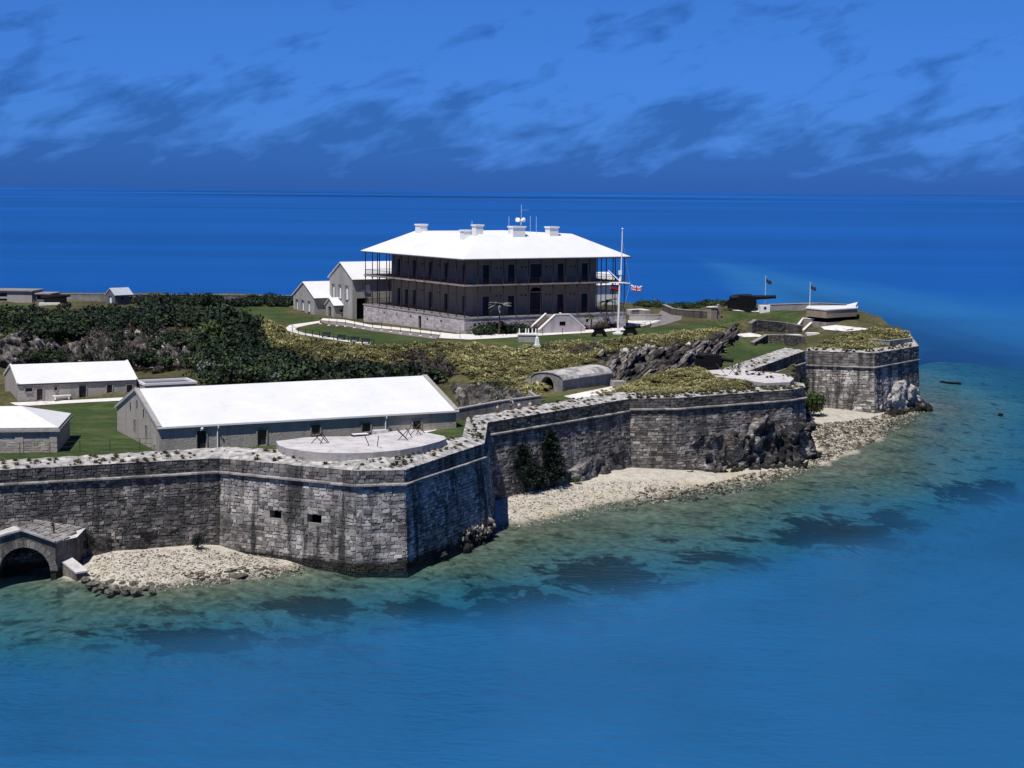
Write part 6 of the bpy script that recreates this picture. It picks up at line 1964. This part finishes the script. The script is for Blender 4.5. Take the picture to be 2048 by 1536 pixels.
MB().box(-.4, -.4, -.5, .4, .4, 2.5).build('shaft', MAT['house_stone'], t); MB().lathe([(.3, 2.5), (.32, 2.65), (.1, 2.8)], n=8).build('finial', MAT['house_stone'], t)
# ruined revetments on the eastern works
for i, (lab, pts, h, w) in enumerate((
    ('upper dark stone revetment below the big black gun', [(1500, 664), (1510, 660), (1570, 662), (1604, 664)], [1.7, 1.9, 1.6, 1.2], .8),
    ('lower sloping dark stone revetment beside the low lawn', [(1505, 690), (1532, 686), (1570, 686), (1606, 688)], [.4, 1.5, 1.5, 1.3], .8))):
    t = low_wall('revetment', lab, pts, h, w, 'rubble_stone', 'cordon_stone')
    L = [gp(*q) for q in pts]
    st_ = []
    for k in range(len(L) - 1):
        a, b = np.array(L[k]), np.array(L[k + 1])
        d = (b - a)[:2]; d /= np.linalg.norm(d); nn = np.array([d[1], -d[0], 0]) * (w / 2 + .01)
        st_ += lay(a + nn - [0, 0, .3], b + nn - [0, 0, .3], b + nn + [0, 0, h[k + 1]], a + nn + [0, 0, h[k]], .4, .9, (), .3)
    mb = MB()
    for s in st_: stone_block(mb, s, 0)
    tag(mb.build('stone_course', MAT['rubble_stone'], t, world=True), kind='stuff')
low_wall('gun_parapet', 'plain grey curved gun parapet on the grass mound of the farthest bastion', [(1738, 689), (1778, 692), (1822, 687)], .85, .5, 'vault_stone', 'cordon_stone')
# stair walls of the works
low_wall('stair_wall', 'white topped stair wall folding down from the bunker', [(1590, 662), (1606, 652), (1632, 648)], [.3, 1.5, .9], .7, 'house_stone', 'white_path')
low_wall('stair_wall', 'short white topped stub wall under the folded stair wall', [(1606, 664), (1622, 656)], [.3, 1.0], .5, 'house_stone', 'white_path')
p = gp(1625, 668); o = MB().box(-1.2, -1.0, -.3, 1.2, 1.0, .25).build('slab', MAT['white_path']); o.location = p; tag(o, 'flat white slab in the grass beside the folded stair wall', 'slab')
p = gp(1590, 671); o = MB().box(-1.7, -1.0, -.3, 1.7, 1.0, .2).build('slab', MAT['white_path']); o.location = p; tag(o, 'flat white slab below the upper dark revetment', 'slab')
# white angular bunker and the white platform in front
pb = [P(1612, 640, 12.5), P(1652, 646, 12.3), P(1713, 642, 12.3)]
d12 = pb[2] - pb[1]
t = thing('bunker', 'white topped angular concrete bunker with a dark open slot, on the eastern point', 'bunker', pb[1])
pl_ = [pb[0][:2], pb[1][:2], pb[2][:2], pb[2][:2] + np.array([1.5, 7.0]), pb[0][:2] + np.array([1.5, 6.0])]
MB().prism(pl_, 11.0, 12.35).build('base', MAT['vault_stone'], t, world=True)
mb = MB(); mb.prism(offs(pl_ + [pl_[0]], .02)[:5], 13.25, 14.75); mb.build('wall', MAT['house_stone'], t, world=True)
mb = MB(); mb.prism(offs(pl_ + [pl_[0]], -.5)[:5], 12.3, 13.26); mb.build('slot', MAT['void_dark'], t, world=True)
mb = MB(); mb.prism(offs(pl_ + [pl_[0]], .15)[:5], 14.76, 14.95); mb.build('roof', MAT['white_roof'], t, world=True)
e = np.array(pb[2][:2]); mb = MB(); mb.prism([e + (-2.2, .3), e + (-.2, -.1), e + (1.4, 6.2), e + (-.8, 6.4)], 14.96, [15.0, 15.5, 15.7, 15.1]); mb.build('roof_rise', MAT['white_roof'], t, world=True)
tag(ribbon('gun_platform', [(1640, 655), (1672, 651), (1735, 658)], [(1648, 660), (1690, 664), (1738, 660)], 'white_path', .12, 'thing'), 'flat white gun platform in front of the bunker, above the grass mound', 'platform')
gbb = gp(1668, 648) + np.array([0, 0, .3])

# ---- big guns
def big_gun(label, p, rz, s, barrel_tilt=.04, blen=6.2, name='coastal_gun'):
    t = thing(name, label, 'gun', p, rz)
    mb = MB(); mb.lathe([(1.9 * s, 0), (1.9 * s, .25 * s), (1.5 * s, .35 * s)], n=20); mb.build('turntable', MAT['iron_black'], t)
    mb = MB()
    for y in (-.75 * s, .75 * s):
        v = [(-3.0, .3), (2.3, .3), (2.6, 1.6), (2.3, 2.7), (-.9, 2.9), (-1.3, 2.0), (-3.0, 1.9)]
        q = [(x * s, y - .14 * s, z * s) for x, z in v] + [(x * s, y + .14 * s, z * s) for x, z in v]
        n = len(v)
        mb.add(q, [tuple(range(n)), tuple(range(2 * n - 1, n - 1, -1))] + [((i + 1) % n, i, n + i, n + (i + 1) % n) for i in range(n)])
    mb.box(-2.8 * s, -.6 * s, .35 * s, 2.1 * s, .6 * s, 1.8 * s)
    mb.build('carriage', MAT['iron_black'], t)
    zb = 2.35 * s
    a = lambda x: (x * s, 0, zb + x * s * barrel_tilt)
    mb = MB(); mb.tube([a(-2.7), a(-2.5), a(-1.5), a(.3), a(1.6), a(1.65), a(3.0), a(blen - .2), a(blen - .15), a(blen)], [x * s for x in (.3, .55, .72, .78, .68, .5, .43, .33, .4, .4)], 14); mb.build('barrel', MAT['iron_black'], t)
    mb = MB(); mb.lathe([(.22 * s, -.1), (.22 * s, .35 * s)], (-3.3 * s, 0, 1.3 * s), 8); mb.box(-3.9 * s, -.5 * s, .9 * s, -2.9 * s, .5 * s, 1.05 * s); mb.bar((-3.8 * s, -.45 * s, 0), (-3.8 * s, -.45 * s, 1.9 * s), .06, .06); mb.build('loading_step', MAT['iron_black'], t)
    return t


g1 = gp(1486, 620)
big_gun('huge black breech gun on the skyline mound, its long barrel over the white plinth', g1 + np.array([0, 0, 0.0]), math.radians(-4), 1.05, .05, 6.3)
tag(ribbon('gun_platform', [(1462, 620), (1500, 618.5), (1542, 621)], [(1466, 622), (1500, 625), (1538, 624)], 'white_path', .14, 'thing'), 'long white gun platform under the huge black gun', 'platform')
p = gp(1528, 623)
t = thing('plinth', 'white block plinth with a square black plaque beside the long gun barrel', 'plinth', p, .1)
MB().box(-1.05, -.9, -.3, 1.05, .9, 1.3).build('block', MAT['white_paint'], t); MB().box(-.25, -.93, .5, .25, -.903, 1.0).build('plaque', MAT['void_dark'], t)
g3 = gp(1420, 740)
big_gun('squat black gun with a short lowered barrel on the middle bastion', np.array([g3[0], g3[1], g3[2] + .25]), math.radians(-18), .78, -.12, 4.8)

# ---- concrete aprons on the bastions
def apron(label, front, back, z, z0, mat='concrete_apron', dome=.15):
    pts = [P(u, v, z)[:2] for u, v in front + back]
    n = len(pts); c = sum(pts) / n
    t = thing('apron', label, 'gun apron', (c[0], c[1], z0))
    mb = MB()
    rings = [1.0, .93, .75, .5, .25]
    V = []
    for k in rings:
        for p in pts: V.append((*(c + (p - c) * k), z + dome * (1 - k) + (R.uniform(-.05, .05) if k < 1 else 0)))
    i0 = len(V); V.append((*c, z + dome))
    F = []
    for r in range(len(rings) - 1):
        for i in range(n):
            j = (i + 1) % n
            F.append((r * n + i, r * n + j, (r + 1) * n + j, (r + 1) * n + i))
    for i in range(n): F.append(((len(rings) - 1) * n + i, (len(rings) - 1) * n + (i + 1) % n, i0))
    a = sum(pts[i][0] * pts[(i + 1) % n][1] - pts[(i + 1) % n][0] * pts[i][1] for i in range(n))
    if a < 0: F = [f[::-1] for f in F]
    mb.add(V, F); mb.build('top', MAT[mat], t, world=True)
    mb = MB()
    for i in range(n):
        j = (i + 1) % n
        mb.poly([(*pts[i], z0), (*pts[j], z0), (*pts[j], z), (*pts[i], z)] if a > 0 else [(*pts[j], z0), (*pts[i], z0), (*pts[i], z), (*pts[j], z)])
    mb.build('rim_wall', MAT['grey_render'], t, world=True)
    return t


apron('round fronted concrete gun apron with barbed wire pickets on the nearest bastion',
      [(552, 882), (556, 890), (572, 896), (600, 901), (640, 905), (690, 906.5), (745, 905), (800, 900), (845, 892), (878, 883), (893, 877)], [(888, 872), (868, 868), (850, 864), (830, 858), (790, 862), (740, 870), (690, 873), (640, 873), (608, 875), (570, 880)], 11.3, 9.6)
apron('white concrete gun apron with pickets and tufts on the middle bastion', [(1375, 750), (1420, 752), (1470, 757), (1530, 766), (1580, 764), (1588, 757)], [(1575, 749), (1530, 744), (1480, 740), (1440, 739), (1400, 742)], 11.35, 10.2, 'concrete_apron', .1)
p = P(721, 873, 11.3)
t = thing('hatch', 'dark sided hatch box with a white lid at the back edge of the near apron', 'hatch', p, .45)
MB().box(-.9, -.3, -.2, .9, .5, .22).build('box', MAT['iron_black'], t); MB().box(-.85, -.25, .221, .85, .5, .3).build('lid', MAT['white_paint'], t)
p = P(760, 866, 11.3); o = MB().box(-.8, -.4, -.3, .8, .4, .35).build('block', MAT['concrete_apron']); o.location = p; o.rotation_euler = (0, 0, .45); tag(o, 'small pale concrete block at the back corner of the near apron', 'block')


def pickets(label, places, z, s, group):
    for (u, v, k, rot) in places:
        p = P(u, v, z)
        t = thing('wire_picket', label, 'picket', p, rot, group)
        rr = random.Random(u)
        for j in range(k):
            mb = MB()
            a = rr.uniform(-.3, .3)
            sg = 1 if j % 2 else -1
            mb.tube([(-.55 * s * sg, .1 * j, -.05), (.55 * s * sg, .15 * j + a, s * rr.uniform(1.0, 1.25))], .045, 5)
            mb.build('stake', MAT['rusty_iron'], t)


for q, lab in (((634, 886, 2, .2), 'crossed rusty stakes at the western end of the near apron'), ((650, 887, 3, .9), 'three rusty stakes with a fallen bar, beside the western pair on the near apron'),
               ((806, 881, 3, .3), 'tall crossed rusty stakes on the near apron, nearest to its shaded rim'), ((818, 876, 2, 1.0), 'crossed stakes just behind the tall ones on the near apron'),
               ((832, 869, 2, .2), 'small crossed stakes at the back of the near apron, next to its pointed corner'), ((842, 866, 2, .9), 'last small crossed stakes in the back corner of the near apron'),
               ((733, 892, 1, 1.2), 'single leaning rusty stake in the middle of the near apron, by the hatch box'), ((754, 894, 1, 1.6), 'single upright rusty stake in the middle of the near apron')):
    pickets(lab, [q], 11.38, 1.1, 'barbed wire pickets on the near apron')
for q, lab in (((1465, 749, 2, .1), 'crossed stakes nearest the gun barrel on the white middle apron'), ((1476, 749, 2, .5), 'second crossed stakes from the gun on the white middle apron'), ((1514, 750, 2, .2), 'crossed stakes towards the sea end of the white middle apron'),
               ((1524, 750, 2, .8), 'crossed stakes furthest from the gun on the white middle apron'), ((1440, 745, 1, .0), 'fallen stake below the gun barrel on the white middle apron')):
    pickets(lab, [q], 11.42, 1.1, 'barbed wire pickets on the middle apron')

# ---- flagstaffs
def flag(name, label, pole_top, w, h, mat, droop, group=None, ang=0.0):
    nu, nv = 8, 4
    V, F, U, VV = [], [], [], []
    for i in range(nu + 1):
        for j in range(nv + 1):
            s, t_ = i / nu, j / nv
            x = s * w * math.cos(ang); y = s * w * math.sin(ang) + .12 * math.sin(s * 7 + t_)
            V.append((x, y, -h + h * t_ - droop * s * w + .06 * math.sin(s * 9))); U.append(s); VV.append(t_)
    for i in range(nu):
        for j in range(nv):
            k = i * (nv + 1) + j
            F.append((k, k + nv + 1, k + nv + 2, k + 1))
    o = mesh_np(name, np.array(V), np.array(F), MAT[mat], None, None, {'flag_u': np.array(U), 'flag_v': np.array(VV)}, smooth=True)
    m_ = o.modifiers.new('thickness', 'SOLIDIFY'); m_.thickness = .02
    o.location = [float(c) for c in pole_top]
    return tag(o, label, 'flag', group)


fp = gp(1236, 668)
t = thing('flagstaff', 'tall white flagstaff with a crossed yard and gaff in front of the veranda house', 'flagstaff', fp)
k = fp[1] / FPX
Hm = (668 - 456) * k
mb = MB(); mb.tube([(0, 0, 0), (.12, 0, Hm * .38), (.24, 0, Hm * .6)], [.2, .18, .15], 10); mb.build('lower_mast', MAT['white_paint'], t)
mb = MB(); mb.tube([(.34, -.12, Hm * .5), (.5, -.12, Hm * .985)], [.12, .08], 8); mb.lathe([(.02, 0), (.2, .08), (.2, .2), (.02, .28)], (.5, -.12, Hm * .985), 10); mb.build('topmast', MAT['white_paint'], t)
mb = MB(); mb.tube([(-1.7, .4, Hm * .482), (.1, -.25, Hm * .485), (2.0, -.8, Hm * .482)], [.07, .12, .07], 8); mb.build('yard', MAT['white_paint'], t)
mb = MB(); mb.tube([(.2, -.1, Hm * .5), (-1.9, .4, Hm * .60)], [.1, .08], 8); mb.build('gaff', MAT['white_paint'], t)
mb = MB(); mb.box(-.1, -.3, Hm * .56, .5, .2, Hm * .6); mb.build('mast_cap', MAT['white_paint'], t)
mb = MB(); mb.box(-.9, -.8, -.3, .9, .8, .25); mb.box(-.45, -.4, .25, .45, .4, .8); mb.build('base', MAT['white_paint'], t)
mb = MB()
for (a, b) in (((-1.6, .35, Hm * .48), (0, 0, .5)), ((1.9, -.75, Hm * .48), (.1, 0, .5)), ((.3, -.1, Hm * .95), (1.9, -.78, Hm * .485))): mb.tube([a, b], .015, 3)
mb.build('halyard', MAT['zinc_pole'], t)
fz = fp[2] + Hm * .47
flag('red_ensign', 'dark red ensign hanging from the yard beside the mast', (fp[0] - 1.4, fp[1] + .3, fz - .05), 1.9, 1.0, 'flag_red', .15)
flag('union_flag', 'blue, white and red crossed flag blowing from the end of the yard', (fp[0] + 2.1, fp[1] - .8, fz - .05), 2.0, 1.1, 'flag_union', .1)
for lab, u, v0, v1 in (('thin pale flagpole with a dark flag, just right of the huge black gun'.replace('just right of', 'rising behind the barrel of'), 1530, 612, 553), ('thin pale flagpole with a dark flag, rising beside the white bunker', 1619, 620, 566)):
    b = gp(u, v0 + 8)
    t = thing('flagpole', lab, 'flagpole', b)
    H_ = (v0 + 8 - v1) * b[1] / FPX
    MB().tube([(0, 0, -.2), (0, 0, H_ * .5), (0, 0, H_)], [.11, .09, .06], 6).build('pole', MAT['zinc_pole'], t)
    MB().lathe([(.02, 0), (.12, .08), (.02, .18)], (0, 0, H_), 6).build('truck', MAT['zinc_pole'], t)
    flag('flag', ('small dark flag on the pole behind the huge black gun' if u < 1600 else 'small dark flag on the pole beside the white bunker'), (b[0], b[1], b[2] + H_ - .4), 1.2, .75, 'flag_dark', .45)

# ---- field guns on the lawn, obelisk, pillbox and its white posts
def field_gun(label, p, rz):
    t = thing('cannon', label, 'cannon', p, rz)
    mb = MB()
    for y in (-.45, .45):
        v = [(-1.5, 0), (-.9, 0), (-.55, .5), (.45, .5), (.8, 0), (1.3, 0), (.75, 1.25), (-.75, 1.15)]
        q = [(x, y - .12, z) for x, z in v] + [(x, y + .12, z) for x, z in v]
        n = len(v)
        mb.add(q, [(0, 1, 2, 7), (2, 3, 6, 7), (3, 4, 5, 6)] + [(n + 7, n + 2, n + 1, n), (n + 7, n + 6, n + 3, n + 2), (n + 6, n + 5, n + 4, n + 3)] + [((i + 1) % n, i, n + i, n + (i + 1) % n) for i in range(n)])
    mb.box(-.6, -.34, .6, .6, .34, .9)
    mb.build('carriage', MAT['iron_black'], t)
    MB().tube([(-1.35, 0, 1.35), (-1.2, 0, 1.37), (-1.1, 0, 1.38), (-.9, 0, 1.4), (.2, 0, 1.5), (1.5, 0, 1.6), (1.55, 0, 1.6), (1.75, 0, 1.62)], [.1, .12, .3, .36, .33, .24, .28, .28], 12).build('barrel', MAT['iron_black'], t)
    for x in (-1.0, .9): MB().tube([(x, -.7, .16), (x, .7, .16)], .16, 10).build('truck_wheel', MAT['iron_black'], t)


field_gun('black cannon on a splayed carriage, on the stairs side of the flagstaff', gp(1199, 673), math.radians(8))
field_gun('black cannon on a splayed carriage, standing beyond the flagstaff base', gp(1261, 671), math.radians(8))
p = gp(1074, 694)
t = thing('obelisk', 'small white obelisk on the brow of the grassy slope', 'obelisk', p, .5)
MB().box(-.45, -.45, -.4, .45, .45, .35).build('foot', MAT['white_paint'], t)
mb = MB(); mb.add([(-.32, -.32, .352), (.32, -.32, .352), (.32, .32, .352), (-.32, .32, .352), (-.2, -.2, 1.55), (.2, -.2, 1.55), (.2, .2, 1.55), (-.2, .2, 1.55), (0, 0, 1.8)], [(0, 1, 5, 4), (1, 2, 6, 5), (2, 3, 7, 6), (3, 0, 4, 7), (4, 5, 8), (5, 6, 8), (6, 7, 8), (7, 4, 8)]); mb.build('shaft', MAT['white_paint'], t)
p = gp(1037, 684)
t = thing('pillbox', 'square grey concrete shelter sunk in the brow below the front path', 'shelter', p, math.radians(3))
MB().box(0, 0, -.8, 2.9, 2.4, 1.15).build('wall', MAT['grey_render'], t); MB().box(-.12, -.12, 1.15, 3.3, 2.6, 1.32).build('roof', MAT['white_path'], t)
for x in (.2, 1.3, 1.75, 2.4, 3.0):
    MB().tube([(x, 1.2, 1.32), (x, 1.2, 2.2)], [.13, .09], 6).build('post', MAT['white_paint'], t)
# iron posts with white feet along the gravel path, and path railings
FP = None
for i, (u, v) in enumerate([(624, 646), (641, 648), (658, 651), (674, 652), (691, 653), (709, 656), (727, 657.5), (745, 659), (763, 661), (782, 664), (801, 667), (821, 669), (841, 672), (862, 675)]):
    p = gp(u, v)
    t = thing('bollard', 'slim dark post on a small white foot along the gravel path', 'post', p, 0, 'posts along the gravel path')
    MB().tube([(0, 0, 0), (0, 0, 1.25)], .045, 6).build('post', MAT['iron_black'], t)
    MB().lathe([(.32, -.1), (.3, .1), (.1, .16)], n=8).build('foot', MAT['white_paint'], t)
for (u, v) in [(880, 676), (920, 678), (962, 676), (1006, 673), (1085, 671), (1125, 669), (1162, 667), (1222, 662)]:
    p = gp(u, v)
    t = thing('bollard', 'slim dark post on the lawn edge of the white front path', 'post', p, 0, 'posts along the front path')
    MB().tube([(0, 0, -.1), (0, 0, 1.2)], .04, 6).build('post', MAT['iron_black'], t)


def railing(name, label, pts_px, h, mat, rails=(0.35, .7, 1.0), r=.03, step=None, z=None, cat='railing'):
    pts = [gp(u, v) if z is None else P(u, v, z) for u, v in pts_px]
    t = thing(name, label, cat, pts[0])
    for p in pts:
        MB().bar((p[0], p[1], p[2] - .2), (p[0], p[1], p[2] + h), r * 2.2, r * 2.2).build('post', MAT[mat], t, world=True)
    for k in rails:
        mb = MB()
        for a, b in zip(pts[:-1], pts[1:]):
            mb.bar((a[0], a[1], a[2] + h * k), (b[0], b[1], b[2] + h * k), r, r)
        mb.build('rail', MAT[mat], t, world=True)
    return t


railing('path_railing', 'dark iron railing along the curved path on the grassy brow', [(584.5, 665), (597, 668), (611, 671), (625, 673), (639, 675), (667, 680), (697, 686), (748, 692)], 1.05, 'iron_black', (.4, 1.0), .045)
railing('wall_railing', 'thin dark railing along the inside of the near curtain wall', [(-20, 911), (40, 909), (100, 908), (160, 904), (220, 902), (280, 899), (340, 897), (400, 894), (440, 890), (480, 889), (520, 888), (556, 887)], 1.25, 'gutter_dark', (.15, .55, 1.0), .035)
railing('forecourt_railing', 'dark iron railing at the edge of the forecourt beyond the flagstaff', [(1264, 660), (1290, 655), (1301, 653), (1318, 647)], 1.0, 'iron_black', (.5, 1.0), .04)
# board fence beside the lean-to: every board a part
a, b = gp(278, 776), gp(380, 774)
t = thing('board_fence', 'grey wooden board fence between the two sheds at the foot of the slope', 'fence', a)
mb = MB(); n = 34
for z in (.4, 1.2): mb.bar((*a[:2], a[2] + z), (*b[:2], b[2] + z), .06, .1)
mb.build('rail', MAT['fence_wood'], t, world=True)
for i in range(n):
    s = (i + .5) / n
    p = a * (1 - s) + b * s
    w_ = np.linalg.norm(b - a) / n * .45
    d = (b - a)[:2] / np.linalg.norm((b - a)[:2])
    MB().bar((p[0] - d[0] * w_, p[1] - d[1] * w_ - .06, p[2] + .75), (p[0] + d[0] * w_, p[1] + d[1] * w_ - .06, p[2] + .75), .03, 1.5 + R.uniform(-.04, .04), R.random()).build('board', MAT['fence_wood'], t, world=True)
# benches on the curved path
for i, (u, v) in enumerate(((652, 675.5), (682, 680.5), (709, 684.5), (731, 688.5))):
    p = gp(u, v)
    t = thing('bench', ('dark bench on the curved path, the one at the western end of the row', 'dark bench on the curved path, second from the western end', 'dark bench on the curved path, third from the western end', 'dark bench on the curved path, last of the row where the path ends')[i], 'bench', p, math.radians(-14), 'benches on the curved path')
    MB().box(-.75, -.28, .4, .75, .25, .48).build('seat', MAT['sandy_bench'], t)
    MB().box(-.75, .22, .5, .75, .28, .95).build('backrest', MAT['sandy_bench'], t)
    for x in (-.6, .6): MB().box(x - .05, -.25, 0, x + .05, .25, .4).build('leg', MAT['iron_black'], t)
# old gun and slab far left on the plateau
p = gp(104, 609)
field = thing('old_gun', 'old dark gun on a pale slab, far away on the western plateau', 'gun', p, .2)
MB().box(-2.5, -1.0, -.3, 1.6, 1.0, .35).build('slab', MAT['white_path'], field)
mb = MB(); mb.box(-1.6, .6, .3, 2.8, 2.2, 1.3); mb.build('carriage', MAT['iron_black'], field)
MB().tube([(-2.2, 1.4, 1.3), (0, 1.4, 1.45), (1.0, 1.4, 1.5), (3.6, 1.4, 1.7)], [.4, .5, .4, .22], 10).build('barrel', MAT['iron_black'], field)


# ------------------------------------------------------------------ walkers behind the sea wall
def person(label, p, rz, top, legs, bag=None, h=1.72, stride=.2, hair='hair_dark'):
    t = thing('person', label, 'person', p, rz)
    s = h / 1.72
    def skin_mesh(name, pts, edges, rad, mat, sub=1, root=0):
        me = bpy.data.meshes.new(name); me.from_pydata([tuple(c * s for c in q) for q in pts], edges, [])
        o = link(name, me, t, MAT[mat])
        m_ = o.modifiers.new('skin', 'SKIN'); m_.use_smooth_shade = True
        for k, r in enumerate(rad):
            d = me.skin_vertices[0].data[k]; r = r if isinstance(r, tuple) else (r, r); d.radius = (r[0] * s, r[1] * s)
        me.skin_vertices[0].data[root].use_root = True
        o.modifiers.new('smooth', 'SUBSURF').levels = sub; o.modifiers[-1].render_levels = sub
        return o
    st = stride
    pts = [(0, 0, .95), (0, 0, 1.15), (0, .01, 1.38), (0, .0, 1.5), (0, -.02, 1.58), (0, -.03, 1.68),
           (.09, 0, .9), (.1, -st * .6, .5), (.1, -st * .4, .08), (.1, -st * .4 - .14, .03), (-.09, 0, .9), (-.1, st * .3, .5), (-.1, st, .1), (-.1, st - .13, .03),
           (.19, .01, 1.4), (.24, .06, 1.12), (.25, -.06, .88), (.25, -.1, .78), (-.19, .01, 1.4), (-.24, .0, 1.12), (-.25, -.16, .92), (-.25, -.2, .83)]
    ed = [(0, 1), (1, 2), (2, 3), (3, 4), (4, 5), (0, 6), (6, 7), (7, 8), (8, 9), (0, 10), (10, 11), (11, 12), (12, 13), (2, 14), (14, 15), (15, 16), (16, 17), (2, 18), (18, 19), (19, 20), (20, 21)]
    rd = [(.14, .1), (.13, .09), (.15, .1), .055, .085, .09, .085, .06, .04, .035, .085, .06, .04, .035, .055, .042, .032, .03, .055, .042, .032, .03]
    skin_mesh('body', pts, ed, rd, 'skin')
    sp = [(0, 0, .98), (0, 0, 1.15), (0, .01, 1.37), (0, 0, 1.46), (.19, .01, 1.39), (.23, .05, 1.18), (-.19, .01, 1.39), (-.23, .01, 1.18)]
    skin_mesh('shirt', sp, [(0, 1), (1, 2), (2, 3), (2, 4), (4, 5), (2, 6), (6, 7)], [(.165, .125), (.15, .115), (.165, .12), .08, .075, .07, .075, .07], top)
    lp_ = [(0, 0, .98), (.09, 0, .88), (.1, -st * .55, .5), (-.09, 0, .88), (-.1, st * .3, .5)]
    skin_mesh('shorts', lp_, [(0, 1), (1, 2), (0, 3), (3, 4)], [(.17, .125), .1, .085, .1, .085], legs)
    hp = [(0, .0, 1.66), (0, .01, 1.74)]
    skin_mesh('hair', hp, [(0, 1)], [(.1, .11), (.07, .08)], hair)
    if bag:
        MB().box(-.14 * s, .12 * s, 1.08 * s, .14 * s, .27 * s, 1.42 * s).build('backpack', MAT[bag], t)
    return t


def stand(u, vhead, h):
    """plan place of a walker whose head top is on this sight line"""
    best = None
    for y in np.arange(205, 228, .05):
        q = PY(u, vhead, y)
        e = abs(q[2] - h - float(ground_z(q[0], q[1])))
        if best is None or e < best[0]: best = (e, q)
    q = best[1]
    return np.array([q[0], q[1], float(ground_z(q[0], q[1]))])


person('walker in a white top looking down, lowest on the ramp behind the sea wall', stand(996, 808, 1.68), 1.0, 'cloth_white', 'cloth_grey', h=1.68)
person('walker in navy clothes, tallest of the group behind the sea wall', stand(1022, 797, 1.82), -1.2, 'cloth_navy', 'cloth_navy', 'cloth_white', h=1.82)
person('walker in a white top and pink shorts behind the sea wall', stand(1038, 803, 1.66), -.9, 'cloth_white', 'cloth_pink', h=1.66)
person('walker all in white, furthest along the ramp towards the magazine', stand(1060, 801, 1.7), -1.0, 'cloth_white', 'cloth_white', h=1.7)
